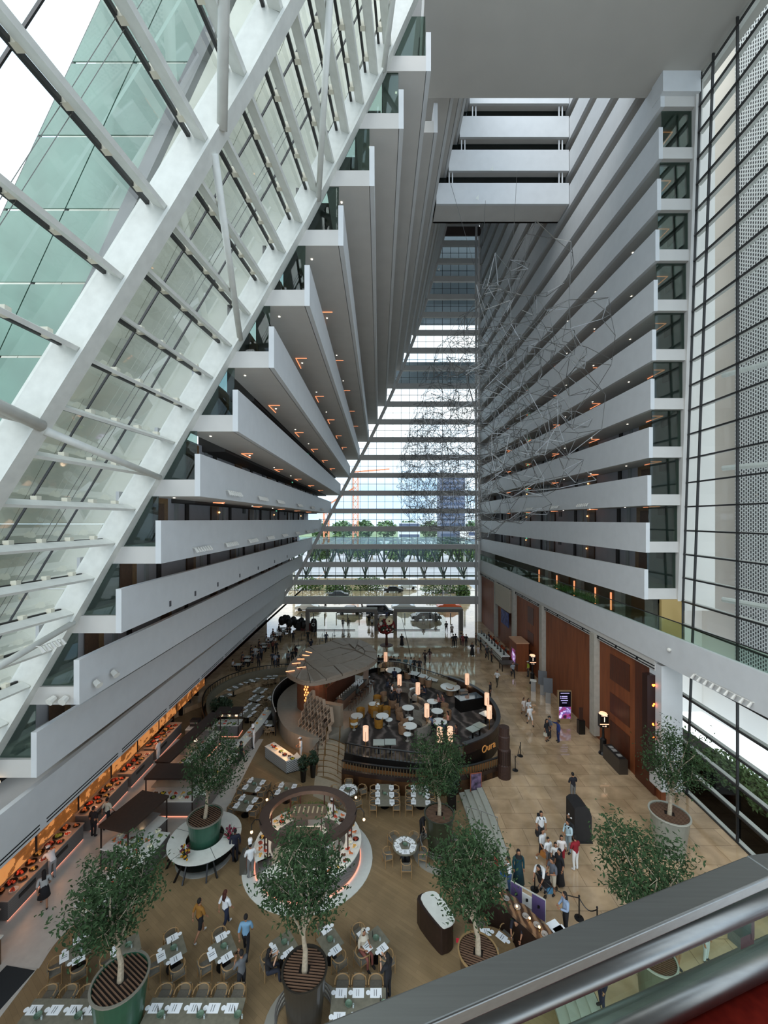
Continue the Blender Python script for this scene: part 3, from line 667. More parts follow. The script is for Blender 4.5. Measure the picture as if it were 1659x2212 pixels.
for k in range(5):
    c=atY(690+k*22,1178,220); m=MB(); m.box((0,0,3.5),(4+k%2*2,5,7-k%3)); m.box((0,0,7.2-k%3),(4.6+k%2*2,5.6,.4)); tag(m.obj('site_machine',mat('site_orange',(216,104,56),.6,noise=.3,nscale=.4),loc=(c.x,c.y,0)),'orange construction machine beyond trees, %s from left'%ORD[k],'machine','construction machines')
# dark building mass seen high through the far wall
m=MB(); m.box((6,78,64.5),(40,8,14)); m.box((6,78,46),(40,4,3.4)); S(m.obj('wall_sky_bridge',mat('bridge_grey',(92,104,110),.7)),'grey structure outside the top of the far glazing')
# right side garden behind glazing
for k in range(9):
    y=12+k*2.0; leafblob('garden_shrub',(23.6,y,1.1),(1.5,1.2,.75),900,.16,LT,'leafy garden shrub outside the right glass wall, %s from nearest'%ORD[k],'shrub',seed=k+80,group='shrubs outside right glass')
m=MB(); m.box((22.5,20,.35),(6,40,.3)); S(m.obj('floor_terrace',mat('terrace_dark',(58,54,52),.7)))
# ================================================================ LOUNGE AND BAR
LF=1.2
CARPL=ramp_mat('streaked_carpet',tw(.35,14,5),[(.1,(46,42,40)),(.6,(66,60,56)),(.95,(104,96,92))],.9,(1,1,1))
TAUPE=mat('taupe_panel',(120,106,92),.6,noise=.08,nscale=4); PALEF=mat('pale_bar_floor',(150,142,128),.4,noise=.06,nscale=3)
BRN=mat('dark_brown_wood',(40,26,20),.4,noise=.25,nscale=5)
rimp=[(-2.4,28.3),(-.93,27.8),(.98,27.4),(3.45,27.05),(5.86,28.0),(7.9,29.3),(9.2,31.2),(9.7,33.3),(9.55,35.7),(8.5,38.2),(6.5,40.4),(4.4,42.4),(2.1,44.2),(-.4,44.4),(-1.6,43.2)]
rim=smooth(rimp,6,False)
lg=T('lounge_platform','raised dark oval lounge platform with slatted rail and curved black walls','platform',(0,0,0))
inner=[(-1.6,43.2),(-.6,40.5),(-.6,37),(-1.3,34),(-2.4,31.5)]
MB().prism(rim+inner,.02,LF).obj('deck',CARPL,lg)
MB().wall(rim,0.02,LF+.45,.18).obj('curved_wall',BLACK,lg)
front=rim[:26]; right=rim[24:60]; back=rim[58:]
MB().wall(right,LF+.4,2.35,.16).obj('curved_wall_upper',BRN,lg)
MB().wall(right,2.35,2.43,.32).obj('wall_cap',mat('cap_dark',(44,44,46),.4),lg)
slat=MB().box((0,0,.32),(.05,.07,.64)).mesh('slat',mat('slat_brass',(92,78,56),.45,.3))
def slats(root,pl,z,step=.28,label=None):
    d=0; cnt=0
    for a,b in zip(pl[:-1],pl[1:]):
        L=math.dist(a,b); 
        while d<L:
            t=d/L; ob('slat',slat,root,(a[0]+(b[0]-a[0])*t,a[1]+(b[1]-a[1])*t,z)); d+=step; cnt+=1
        d-=L
    return cnt
slats(lg,front,LF+.45,.26); slats(lg,back,LF+.45,.34)
MB().wall(front,LF+1.09,LF+1.15,.12).obj('rail_cap',BLACK,lg); MB().wall(back,LF+1.09,LF+1.15,.12).obj('rail_cap',BLACK,lg)
outp=smooth([(-2.5,27.2),(-.6,26.7),(1.8,26.3),(4.0,26.3),(5.9,26.6),(7.4,27.2),(8.4,27.7)],6,False)
ow=T('lounge_outer_wall','lower dark curved wall with slatted rail in front of the lounge','wall')
MB().wall(outp,0,1.15,.2).obj('curved_wall',BRN,ow); slats(ow,outp,1.1,.2); MB().wall(outp,1.7,1.76,.14).obj('rail_cap',BLACK,ow)
MB().strip(offs(outp,-.1),offs(outp,-1.5) if False else [(p[0],p[1]+1.2) for p in outp],.0,.9).obj('ramp',mat('ramp_wood',(140,96,56),.5),ow)
# poster on outer wall
pp=at(1026,1683,.9); po=T('menu_poster','small framed purple menu poster on the dark curved wall','poster',(pp.x,pp.y-.25,.3),R(12))
MB().box((0,0,.6),(.8,.05,1.15)).obj('frame',mat('poster_frame',(150,84,60),.5),po); MB().box((0,-.03,.6),(.7,.03,1.05)).obj('poster_sheet',ramp_mat('poster_print',tn(3),[(.4,(40,34,52)),(.6,(120,100,130))],.4),po)
# carved timber drum pillar
dp=at(1088,1690,.5); dr_=T('drum_pillar','tall carved brown timber drum pillar at the corner of the lounge','pillar',(8.5,27.4,.0))
MB().lathe([(0.01,0),(.44,0),(.44,1.4),(.40,1.45),(.40,2.4),(.36,2.5),(.38,3.3),(.34,3.35),(.34,3.9),(.01,3.9)],16).obj('drum',mat('carved_timber',(56,36,28),.6,noise=.3,nscale=9),dr_)
for k in range(16):
    a=2*PI*k/16; MB().box((.40*math.cos(a),.40*math.sin(a),1.2),(.06,.06,2.3),a).obj('rib',BRN,dr_)
def text(name,s,size,loc,rot,m,parent,ext=.01,align='CENTER'):
    c=bpy.data.curves.new(name,'FONT'); c.body=s; c.size=size; c.extrude=ext; c.align_x=align; c.align_y='CENTER'; c.resolution_u=3; c.materials.append(m)
    q=bpy.data.objects.new(name,c); col.objects.link(q); q.parent=parent; q.location=loc; q.rotation_euler=rot; return q
p=right[6]; 
i=[k for k in range(len(rim)) if rim[k][0]>6.9][0]; a,b=rim[i-1],rim[i+4]; ang=math.atan2(b[1]-a[1],b[0]-a[0]); mid=((a[0]+b[0])/2,(a[1]+b[1])/2)
sg=T('lounge_sign','thin gold lettering on the curved dark lounge wall','sign',(mid[0]+.5*math.sin(ang),mid[1]-.5*math.cos(ang),1.9),ang)
SIGN_JOB=('lettering','Oura',.72,(0,-.12,.0),(R(90),0,0),mat('gold_letter',(214,150,84),.3,.5,emit=.25),sg,.02)
# ---- bar island
bi=T('bar_island','pale oval bar platform under the stone canopy','bar platform')
isl=smooth([(-.55,39.6),(-.7,36.5),(-1.6,33.6),(-2.7,32.2),(-4.4,30.9),(-6.0,31.2),(-7.6,32.5),(-8.9,35.2),(-9.4,38.2),(-8.6,41.2),(-6,43.2),(-3.4,43.5),(-1.3,42.6)],5)
MB().prism(isl,.02,LF+.04).obj('platform',PALEF,bi)
lw_=[p for p in isl if p[0]<-4.6 and p[1]>33.4]; lw_.sort(key=lambda p:p[1])
MB().wall([(p[0]-.45,p[1]) for p in lw_],.02,2.0,.12).obj('black_rail_wall',BLACK,bi)
MB().wall([(p[0]-.40,p[1]) for p in lw_],2.0,2.06,.06).obj('steel_rail',STEELW,bi)
MB().lathe([(1.35,0),(1.35,3.6)],20,(-6.05,36.4,LF)).obj('drum_core',mat('copper_wood',(122,78,54),.45,noise=.15,nscale=3),bi)
dia=MB().add([(-.085,0,0),(0,0,-.13),(.085,0,0),(0,0,.13),(-.085,.05,0),(0,.05,-.13),(.085,.05,0),(0,.05,.13)],[(0,1,2,3),(4,7,6,5)]).mesh('lit_diamond',mat('lit_amber',(255,190,120),emit=1.8,ecol=(255,170,95)))
for r_ in range(9):
    for c in range(2):
        a=R(-92-c*9-(r_%2)*4.5-r_*.6); q_=ob('lit_diamond',dia,bi,(-6.05+1.38*math.cos(a),36.4+1.38*math.sin(a),LF+.3+r_*.24),a+PI/2)
bx=V((-3.45,35.3,0)); by=V((-1.25,40.6,0)); dn=(by-bx).normalized(); ang=math.atan2(dn.y,dn.x); sd=V((dn.y,-dn.x,0))
m=MB(); m.bar(bx+V((0,0,LF+.5)),by+V((0,0,LF+.5)),.5,1.0); m.obj('bar_counter',mat('bar_front',(112,84,66),.5,noise=.1),bi)
m=MB(); m.bar(bx+V((0,0,LF+1.03)),by+V((0,0,LF+1.03)),.8,.07); m.obj('counter_top',mat('counter_glassy',(62,72,74),.12),bi)
c0=bx-sd*1.6; c1=by-sd*1.6
m=MB(); m.bar(c0+V((0,0,LF+.9)),c1+V((0,0,LF+.9)),.6,1.8); m.obj('back_bar',mat('back_bar_wood',(92,56,40),.5,noise=.2,nscale=4),bi)
for k in range(6):
    m=MB(); q=c0.lerp(c1,(k+.5)/6); m.tube(q+V((0,0,LF+1.8)),q+V((0,0,4.7)),.05,6); m.obj('canopy_post',DARK,bi)
m=MB(); m.box((-1.3,39.9,3.0),(.5,.5,3.6)); m.obj('end_post',TAUPE,bi)
m=MB(); m.box((-4.0,32.9,LF+.9),(2.1,.5,1.8),R(-20)); m.obj('timber_cabinet',mat('taupe_light',(148,132,112),.6,noise=.06),bi)
bot=MB().lathe([(.01,0),(.045,0),(.045,.2),(.018,.26),(.018,.33),(.01,.33)],6)
bc=[mat('bottle_green',(50,76,50),.2),mat('bottle_amber',(120,66,26),.2),mat('bottle_clear',(190,196,196),.15)]
bms=[bot.mesh('bottle',c) for c in bc]; rr=random.Random(2)
for k in range(34):
    q=c0.lerp(c1,(k+.5)/34); o_=ob('bottle',bms[k%3],None,(q.x+rr.uniform(-.15,.15),q.y,LF+1.8)); tag(o_,'%s bottle on the back bar, %s of the row'%(['green','amber','clear'][k%3],ORD[min(29,k)] if k<30 else 'at the very end, %s'%ORD[k-30]),'bottle','bottles on the back bar')
for k in range(14):
    q=bx.lerp(by,(k+.4)/14); o_=MB().lathe([(.03,0),(.03,.02),(.01,.03),(.01,.1),(.045,.14),(.04,.22)],6).obj('glass',bc[2],None,loc=(q.x-.1,q.y,LF+1.07)); tag(o_,'small clear glass on the dark bar counter, %s from near end'%ORD[k],'glass','glasses on the bar counter')
def stool(label,loc,rz,group):
    t=T('bar_stool',label,'stool',loc,rz,group)
    MB().lathe([(.01,.72),(.2,.72),(.2,.78),(.01,.8)],10).obj('seat',BRN,t)
    for a in (45,135,225,315): MB().tube((.15*math.cos(R(a)),.15*math.sin(R(a)),.72),(.22*math.cos(R(a)),.22*math.sin(R(a)),0),.022,5).obj('leg',mat('stool_wood',(104,70,46),.5),t)
    MB().lathe([(.21,.95),(.23,1.08)],8,a0=R(-60),a1=R(60)).obj('backrest',BRN,t)
    return t
for k in range(8):
    q=bx.lerp(by,(k+.7)/8.4)+sd*.85; stool('dark timber bar stool, %s from the near end of the bar'%ORD[k],(q.x,q.y,LF+.04),ang-PI/2,'bar stools')
# ---- canopy
cn=T('stone_canopy','leaf-shaped grey brown faceted canopy over the bar','canopy',(0,0,0))
cp=[at(x,y,5.0) for x,y in ((619,1450),(626,1430),(645,1414),(668,1397),(695,1391),(715,1383),(740,1377),(775,1381),(800,1392),(814,1408),(812,1424),(795,1437),(770,1447),(740,1457),(705,1467),(670,1472),(640,1465))]
cpo=smooth([(p.x,p.y) for p in cp],4); CANM=mat('canopy_stone',(142,128,112),.6,noise=.07,nscale=2)
MB().prism(cpo,4.62,4.86).obj('canopy_slab',CANM,cn)
sp=[V((-6.7,36.8)),V((-4.9,37.5)),V((-3.6,38.6)),V((-2.4,40.2))]
n_=len(cpo); rr=random.Random(4)
def spn(p): return min(sp,key=lambda s:(V(p)-s).length)
grp=[spn(p) for p in cpo]; k=0; step=[]; 
idx=list(range(0,n_,4))+[n_]
for a,b in zip(idx[:-1],idx[1:]):
    s0=grp[a%n_]; s1=grp[b%n_]; arc=[V(cpo[j%n_]) for j in range(a,b+1)]
    mid=[x.lerp(s0 if x is arc[0] else s1 if x is arc[-1] else s0.lerp(s1,.5),.55) for x in arc]
    poly1=[x for x in arc]+[mid[-1],mid[0]]; poly2=[mid[0],mid[-1],s1]+([s0] if (s0-s1).length>.01 else [])
    for poly in (poly1,poly2):
        c=sum((p for p in poly),V((0,0)))/len(poly); q=[c+(p-c)*(1-.045/max(.3,(p-c).length)*1.2) for p in poly]; zt=4.93+rr.uniform(0,.12)
        m=MB(); nn=len(q); vs=[(p.x,p.y,4.86) for p in q]+[(p.x,p.y,zt+rr.uniform(-.05,.06)) for p in q]
        m.add(vs,[tuple(range(nn,2*nn))]+[(i,(i+1)%nn,nn+(i+1)%nn,nn+i) for i in range(nn)]); m.obj('stone_panel',CANM,cn)
for (x,y,r_) in ((627,1451,20),(651,1443,15),(640,1434,12),(651,1425,2),(661,1417,-20),(667,1410,-30)):
    p=at(x,y,5.0); MB().box((0,0,0),(.75,.09,.04),0).obj('light_slot',mat('slot_lamp',(255,190,140),emit=1.8,ecol=(255,170,120)),cn,loc=(p.x,p.y,5.06),rz=R(r_))
point('bar_glow',(-5.2,35.0,4.3),60,(1,.55,.3),.3); point('bar_glow',(-3.8,38.5,4.2),40,(1,.6,.35),.3)
# ---- honeycomb screen
hs=T('lattice_screen','taupe lattice screen of stacked diamond boxes beside the lounge stairs','screen')
P1=at(630,1600,.4); P2=at(690,1646,0); P1.z=P2.z=0; dd=(P2-P1).normalized(); nn=V((-dd.y,dd.x,0)); L=(P2-P1).length
cell=MB(); w_=L/8.2; h_=.31
for (a,b) in (((-w_/2,0),(0,h_)),((0,h_),(w_/2,0)),((w_/2,0),(0,-h_)),((0,-h_),(-w_/2,0))):
    cell.bar((a[0],0,a[1]),(b[0],0,b[1]),.5,.05,(0,0,1) if False else (0,1,0))
cell=MB(); th=.05
for (a,b) in (((-w_/2,0),(0,h_)),((0,h_),(w_/2,0)),((w_/2,0),(0,-h_)),((0,-h_),(-w_/2,0))):
    A_=V((a[0],-.16,a[1]));B_=V((b[0],-.16,b[1])); d=(B_-A_).normalized(); u=V((-d.z,0,d.x))*th/2; e=V((0,.32,0))
    cell.hexa([A_-u,B_-u,B_-u+e,A_-u+e,A_+u,B_+u,B_+u+e,A_+u+e])
cell.add([(-w_/2,.15,0),(0,.15,-h_),(w_/2,.15,0),(0,.15,h_)],[(0,1,2,3)])
cell.f=cell.f[:-1]; cm=cell.mesh('diamond_cell',mat('cell_taupe',(172,150,128),.6)); bkm=MB().add([(-w_/2,.15,0),(0,.15,-h_),(w_/2,.15,0),(0,.15,h_)],[(0,1,2,3)]).mesh('cell_back',mat('cell_back',(104,88,74),.7))
hs.location=(P1+P2)/2+V((0,.3,0)); hs.rotation_euler=(R(-26),0,math.atan2(dd.y,dd.x))
for r_ in range(12):
    for c in range(8):
        u=-L/2+(c+.5+(.5 if r_%2 else 0))*w_; z=.5+r_*h_
        if z>4.1-.75*(u+L/2)/L*1.2 or z<.35+.9*max(0,-u)/L: continue
        ob('diamond_cell',cm,hs,(u,0,z)); ob('cell_back',bkm,hs,(u,0,z))
MB().box((L*.35,.5,.6),(.9,.9,1.2)).obj('dark_foot',mat('foot_grey',(70,70,68),.6),hs)
# ---- lounge stairs
ls=T('lounge_stairs','pale curved stairs with brass handrails up to the lounge','steps')
for k in range(7):
    z=LF-k*.17; 
    pts=[(-4.3+.25*math.sin(a*.5),31.0-k*.42+.35*math.cos(a)-.35) for a in (0,.6,1.2)]
    m=MB(); y0=31.2-k*.42; x0=-4.6+.04*k; x1=-2.55
    A_=[(x0+(x1-x0)*t,y0+.5*math.sin(t*PI)*.6-(t)*.9) for t in [j/6 for j in range(7)]]
    m.strip(A_,[(a[0],a[1]-.44) for a in A_],0,max(.02,z-.17)); m.obj('step',mat('stair_stone',(176,164,142),.6,noise=.05),ls)
    MB().strip(A_,[(a[0],a[1]-.05) for a in A_],max(.02,z-.17),max(.02,z-.17)+.03).obj('nosing',GOLD,ls)
MB().prism([(-4.5,28.3),(-2.4,27.3),(-2.0,24.9),(-4.3,26.2)],0,.014).obj('landing',mat('stair_stone',(160,148,128),.6,noise=.05),ls)
for x in (-4.0,-3.0):
    m=MB(); a=V((x,31.0,LF+.9)); b=V((x+.1,28.2,.95)); m.tube(a,b,.03,6)
    for f in (0,.5,1): q=a.lerp(b,f); m.tube(q,q-V((0,0,.92)),.025,5)
    m.obj('handrail',GOLD,ls)
# ---- lounge furniture
MTOP=mat('round_white_top',(214,220,216),.2)
def rtable(label,x,y,r,h=.72,top=MTOP,sx=1,base=None,z=LF,name='lounge_table',group='lounge tables'):
    p=at(x,y,z+h); t=T(name,label,'table',(p.x,p.y,z),0,group)
    MB().lathe([(.01,h-.05),(r,h-.05),(r,h),(.01,h)],20,sx=sx).obj('table_top',top,t)
    MB().lathe([(r*.5,0),(r*.5,.04),(r*.14,.1),(r*.14,h-.05)],10).obj('pedestal',base or mat('cone_grey',(140,138,130),.5),t)
    return t
LT_=[((850,1447,.85),'round table in the beige booth at the back of the lounge'),((972.8,1483,.95),'oval white table in the beige booth by the right rail'),
((807.5,1521,.5),'round white table with mustard chairs, nearest to the bar'),((826,1545.7,.52),'round table with mustard chairs, right of centre group'),((771,1545.5,.5),'taupe round table with mustard chairs, leftmost in lounge'),
((881.6,1528,.52),'round white table with black cutlery in middle of lounge'),((934,1514.5,.5),'cluttered round table by people in pink at right'),((944.5,1535,.5),'round white table by tan chair at right of lounge'),
((949.5,1558,.6),'round table full of dishes behind the lounge lamps'),((885.4,1567,.55),'bright round table before the grey curved sofa'),((895,1489,.45),'round table partly behind a lamp at lounge centre')]
for (a,l) in LT_: rtable(l,a[0],a[1],a[2],sx=1.0)
for i,(x,y) in enumerate(((840,1553.7),(885.4,1551.5),(880,1585),(894.5,1501),(765,1562))):
    rtable(['small white side table right of the mustard chairs','small pale side table behind bright round table','small white side table at near end of grey sofa','small yellowish side table at lounge centre','small side table beside the lounge plant'][i],x,y,.3,.55,name='side_table',group='lounge side tables')
for i,(x,y) in enumerate(((894.5,1454),(915.5,1460),(936.6,1466))):
    p=at(x,y,LF+.72); t=T('lounge_table','square pale table along the long banquette, %s from left'%ORD[i],'table',(p.x,p.y,LF),R(-28),'square lounge tables')
    MB().box((0,0,.7),(1.0,.9,.05)).obj('table_top',MTOP,t); MB().lathe([(.3,0),(.12,.1),(.12,.68)],10).obj('pedestal',mat('cone_grey',(140,138,130),.5),t)
def curved_sofa(label,cx,cy,r,a0,a1,m_,z=LF,hb=.85,group='lounge sofas'):
    t=T('curved_sofa',label,'sofa',(cx,cy,z),0,group)
    MB().lathe([(r-.1,.05),(r-.1,.42),(r+.5,.42),(r+.5,.05)],20,a0=R(a0),a1=R(a1)).obj('seat',m_,t)
    MB().lathe([(r+.42,.1),(r+.42,hb),(r+.62,hb),(r+.62,.1)],20,a0=R(a0),a1=R(a1)).obj('backrest',m_,t)
    for f in (.2,.45,.7):
        a=R(a0+(a1-a0)*f); MB().box((0,0,0),(.12,.42,.38),a).obj('cushion',mat('cushion_dark',(84,78,72),.9),t,loc=((r+.34)*math.cos(a),(r+.34)*math.sin(a),.62))
    return t
BEI=mat('beige_leather',(136,126,104),.6,noise=.06); GSF=mat('sofa_grey',(116,114,106),.9,noise=.1,nscale=8)
def pt(x,y,z=LF): return at(x,y,z)
q=at(850,1456,LF); curved_sofa('beige curved booth seat at the back of the lounge',q.x,q.y,1.1,-20,200,BEI)
q=at(975,1492,LF); curved_sofa('beige curved booth seat by the right-hand rail',q.x,q.y,1.1,-40,130,BEI)
q=at(885,1576,LF); curved_sofa('grey curved sofa, nearest of the lounge sofas',q.x,q.y,1.1,-75,75,GSF)
q=at(880,1540,LF); curved_sofa('grey curved sofa facing the table with black cutlery',q.x,q.y,1.1,-55,70,GSF)
q=at(870,1508,LF); curved_sofa('grey sofa with seated guests left of the centre lamp',q.x,q.y,1.2,0,120,GSF)
q=at(930,1522,LF); curved_sofa('grey curved sofa back beside the people in pink',q.x,q.y,1.4,110,200,GSF)
t=T('banquette','long beige banquette along the back rail of the lounge','sofa'); 
bq=[(p[0]-.55*.7,p[1]-.55) for p in rim if 5<p[0]<7.9 and p[1]>37]
MB().wall(bq,LF,LF+.45,.7).obj('seat',BEI,t); MB().wall(offs(bq,-.4),LF,LF+.95,.2).obj('backrest',BEI,t)
def tub(label,x,y,face,m_,z=LF,group='lounge tub chairs',px=True):
    p=at(x,y,z+.4) if px else V((x,y,z)); t=T('tub_chair',label,'chair',(p.x,p.y,z),face,group)
    MB().lathe([(.01,.4),(.28,.42),(.3,.3),(.3,.12)],12).obj('seat',mat('tub_seat',(150,130,98),.8),t)
    MB().lathe([(.27,.1),(.33,.8),(.37,.8),(.33,.1)],14,a0=R(-20),a1=R(200)).obj('backrest',m_,t)
    for a in (45,135,225,315): MB().tube((.2*math.cos(R(a)),.2*math.sin(R(a)),.14),(.22*math.cos(R(a)),.22*math.sin(R(a)),0),.02,4).obj('leg',BRN,t)
    return t
MUS=mat('mustard_velvet',(150,104,30),.7,noise=.25,nscale=6); TAN=mat('tan_leather',(136,106,80),.6,noise=.1)
CH=[(815,1513,0),(804,1531,PI),(820,1529,PI*.8),(779,1541,-.4),(764,1561,PI),(810,1540,.7),(835,1538,-.7),(818,1562,PI)]
for i,(x,y,a) in enumerate(CH): tub('mustard velvet tub chair near the bar, %s from the back'%ORD[i],x,y,a,MUS,group='mustard tub chairs')
CT=[(830,1506,1.2),(848,1520,PI),(862,1533,PI*.6),(864,1545,PI*.6),(874,1558,PI*.7),(870,1575,PI*.6),(960,1531,-1),(966,1545,-1.4),(880,1459,PI),(912,1470,PI),(925,1476,PI),(972,1494,PI)]
for i,(x,y,a) in enumerate(CT): tub('tan leather tub chair in the lounge, %s in order from the back left'%ORD[i],x,y,a,TAN,group='tan tub chairs')
for i,(x,y) in enumerate(((818,1603),(843,1602),(1021,1574),(1036,1566),(1049,1541))):
    p=at(x,y,LF+.72); t=T('glass_top_table',['pale glass table at the front lounge rail, left of pair','pale glass table at the front lounge rail, right of pair','pale glass table at right lounge wall, nearer of pair','pale glass table at right lounge wall, farther of pair','white table below the right pair of lamps'][i],'table',(p.x,p.y,LF),R(0 if i<2 else 35),'lounge glass tables')
    MB().box((0,0,.7),(.8,.75,.05)).obj('table_top',mat('glass_top',(150,160,150),.15) if i<4 else MTOP,t); MB().box((0,0,.34),(.1,.1,.68)).obj('pedestal',BLACK,t); MB().box((0,0,.02),(.5,.5,.04)).obj('base',BLACK,t)
LAMPM=mat('lamp_shade',(255,222,190),.8,emit=.55,ecol=(255,190,150))
LM=[(833,1419,'leftmost tall lantern lamp at back of the lounge'),(863,1469,'lantern lamp in front of the back booth'),(902.7,1487,'lantern lamp at the centre of the lounge'),(922,1534.5,'large lantern lamp in middle right of the lounge'),(790,1584,'lantern lamp at front left above the slatted rail'),(950,1587,'front lantern lamp, left of the close pair'),(972.4,1585.6,'front lantern lamp, right of the close pair'),(1009,1467,'lantern lamp at back right rail'),(1051.6,1510,'farther lantern lamp at the right curved wall'),(1057,1537.7,'nearer lantern lamp at the right curved wall')]
for (x,y,l) in LM:
    p=at(x,y,2.9); t=T('lantern_lamp',l,'lamp',(p.x,p.y,LF),0,'lounge lantern lamps'); g=2.9-LF
    MB().lathe([(.01,g-.48),(.2,g-.48),(.2,g+.48),(.01,g+.48)],14).obj('lamp_shade',LAMPM,t)
    m=MB(); m.tube((0,0,0),(0,0,g-.48),.03,6); m.obj('pole',GOLD,t); MB().lathe([(.01,0),(.2,0),(.2,.04),(.01,.05)],12).obj('base',DARK,t)
    m=MB(); m.tube((.0,-.21,g-.46),(0,-.21,g+.2),.012,4); m.obj('shade_strut',GOLD,t)
    point('lamp_light',(p.x,p.y,2.2),6,(1,.7,.45),.2)
t=T('black_service_unit','glossy black service counter near the right lounge wall','counter',tuple(at(1012,1530,LF)),R(20))
MB().box((0,0,.5),(2.2,1.0,1.0)).obj('cabinet',BLACK,t); MB().box((0,0,1.03),(2.3,1.1,.05)).obj('counter_top',mat('gloss_top',(60,72,80),.05),t)
t=T('host_shelf','slim beige cabinet with bottles beside the service counter','cabinet',tuple(at(1001,1520,LF)),R(10)); MB().box((0,0,.6),(.7,.5,1.2)).obj('cabinet',TAUPE,t); MB().box((0,0,1.22),(.75,.55,.04)).obj('shelf_top',BLACK,t)
# ---- grill station
gp=at(572,1612,.95); gf=at(627,1648,.95); gr=at(654,1635,.95)
HAT=ramp_mat('hatched_tile',tw(3,0,0),[(.35,(104,108,110)),(.55,(186,188,186))],.5,(1,1,1),(0,R(45),0))
def counter(name,label,pts,h,m_,topm=MARBW,cat='counter',depth=.75,group=None):
    t=T(name,label,cat,(0,0,0),0,group)
    MB().wall(pts,.08,h-.05,depth).obj('counter_body',m_,t); MB().wall(pts,h-.05,h,depth+.06).obj('counter_top',topm,t); MB().wall(pts,0,.08,depth-.12).obj('plinth',DARK,t); return t
def off2(a,b,d): 
    v=(V(b)-V(a)).normalized(); return V((-v.y,v.x))*d
a=V((gp.x,gp.y)); b=V((gf.x,gf.y)); c=V((gr.x,gr.y)); n1=off2(a,b,.4)
gs=counter('grill_station','grey hatched grill station with glowing food, below the lattice screen',[a+n1,b+n1*.2+V((-.2,.5)),c+V((-.3,.25))],.95,HAT)
FOODC=[(214,120,60),(196,70,40),(226,178,90),(120,140,60),(236,224,190),(150,60,40),(96,60,40),(230,200,60)]
DISH=mat('dish_white',(236,236,230),.3); DISHB=mat('dish_black',(24,24,24),.4)
fm=[mat('food_%d'%i,c,.5,noise=.4,nscale=12) for i,c in enumerate(FOODC)]
_pl=MB().lathe([(.01,.0),(.12,0),(.2,.05),(.19,.055),(.11,.02),(.01,.02)],12)
PLW=_pl.mesh('dish',DISH); PLB=_pl.mesh('dish',DISHB)
FNAME=['orange stew','red roast meat','golden pastry','green salad','cream dessert','dark red sausages','brown mushrooms','yellow fruit']
FDM=[]
for i in range(8):
    rr=random.Random(i); m=MB()
    for k in range(9): m.sphere((rr.uniform(-.1,.1),rr.uniform(-.1,.1),.04+rr.random()*.04),rr.uniform(.035,.06),6,4)
    FDM.append(m.mesh('food',fm[i]))
DN={}
def dish(x,y,z,i,where,s=1.0,dark=False,grp='buffet dishes'):
    kk=(i%8,where); DN[kk]=DN.get(kk,0)+1; no=DN[kk]; w2=('%s %s dish on %s'%('black' if dark else 'white',FNAME[i%8],where)).replace(',','')
    if no>1: w2=' '.join(w2.split()[:13])+', '+ORD[min(29,no-1)]+' such'
    t=T('food_dish',w2,'dish',(x,y,z),random.random()*3,grp+', '+where); t.scale=(s,s,s)
    ob('dish',PLB if dark else PLW,t); f=ob('food',FDM[i%8],t); f['kind']='stuff'; return t
rr=random.Random(9)
for k in range(8):
    q=(a+n1).lerp(b+n1,.12+k*.11); dish(q.x+rr.uniform(-.1,.1),q.y+rr.uniform(-.1,.1),.95,k,'the grill station counter',.9,k%2)
point('grill_glow',(a.x+1.6,a.y-.6,1.7),45,(1,.5,.22),.2)
# ================================================================ DINING
# chair: seat, rail, four legs; faces +Y (back at -Y)
CHG={}
def chair_meshes():
    seat=MB().box((0,0,.45),(.46,.44,.06)).mesh('seat',GREYF)
    m=MB(); pts=[V((.27*math.cos(a)*1.0,.02-.25*math.sin(a) if True else 0,.74-.03*math.sin(a))) for a in [PI*k/8 for k in range(9)]]
    pts=[V((.27,.14,.70))]+pts+[V((-.27,.14,.70))]
    m.path(pts,.022,6); back=m.mesh('back_rail',OAK)
    bk=MB().hexa([(-.2,-.22,.5),(.2,-.22,.5),(.2,-.2,.5),(-.2,-.2,.5),(-.19,-.25,.72),(.19,-.25,.72),(.19,-.22,.72),(-.19,-.22,.72)]).mesh('backrest',mat('backrest_grey',(124,112,92),.8))
    lf=MB().tube((0,0,0),(0,0,.70),.02,5).mesh('leg',OAK)
    fr=MB().box((0,.2,.4),(.46,.03,.05)).box((0,-.2,.4),(.46,.03,.05)).box((.22,0,.4),(.03,.42,.05)).box((-.22,0,.4),(.03,.42,.05)).mesh('seat_frame',OAK)
    far=MB(); far.v=[]; 
    far.box((0,0,.45),(.46,.44,.06)); far.path(pts[::2],.025,4)
    for a,b in ((.22,.2),(-.22,.2),(.22,-.2),(-.22,-.2)): far.tube((a,b,0),(a,b,.7),.02,4,cap=False)
    return seat,back,bk,lf,fr,far.mesh('far_chair',mat('far_chair',(156,132,100),.7))
CMESH=chair_meshes()
def chair(x,y,face,label,z=0,group='oak dining chairs',far=False):
    # face = direction (radians) the sitter looks
    rz=face-PI/2
    if far:
        q=ob('dining_chair',CMESH[5],None,(x,y,z),rz); return tag(q,label,'chair',group)
    t=T('dining_chair',label,'chair',(x,y,z),rz,group)
    ob('seat',CMESH[0],t); ob('back_rail',CMESH[1],t); ob('backrest',CMESH[2],t); ob('seat_frame',CMESH[4],t)
    for a,b in ((.25,.2),(-.25,.2),(.25,-.2),(-.25,-.2)): ob('leg',CMESH[3],t,(a,b,0))
    return t
_m=MB().box((0,0,.004),(.42,.30,.006)); MATM=_m.mesh('placemat',PAPER)
CUT=MB().box((.02,.0,.012),(.015,.2,.008)).box((-.06,0,.012),(.012,.2,.008)).mesh('cutlery',mat('cutlery_dark',(66,70,72),.4,.5))
NAP=MB().box((0,0,.02),(.10,.2,.035)).mesh('napkin',PAPER)
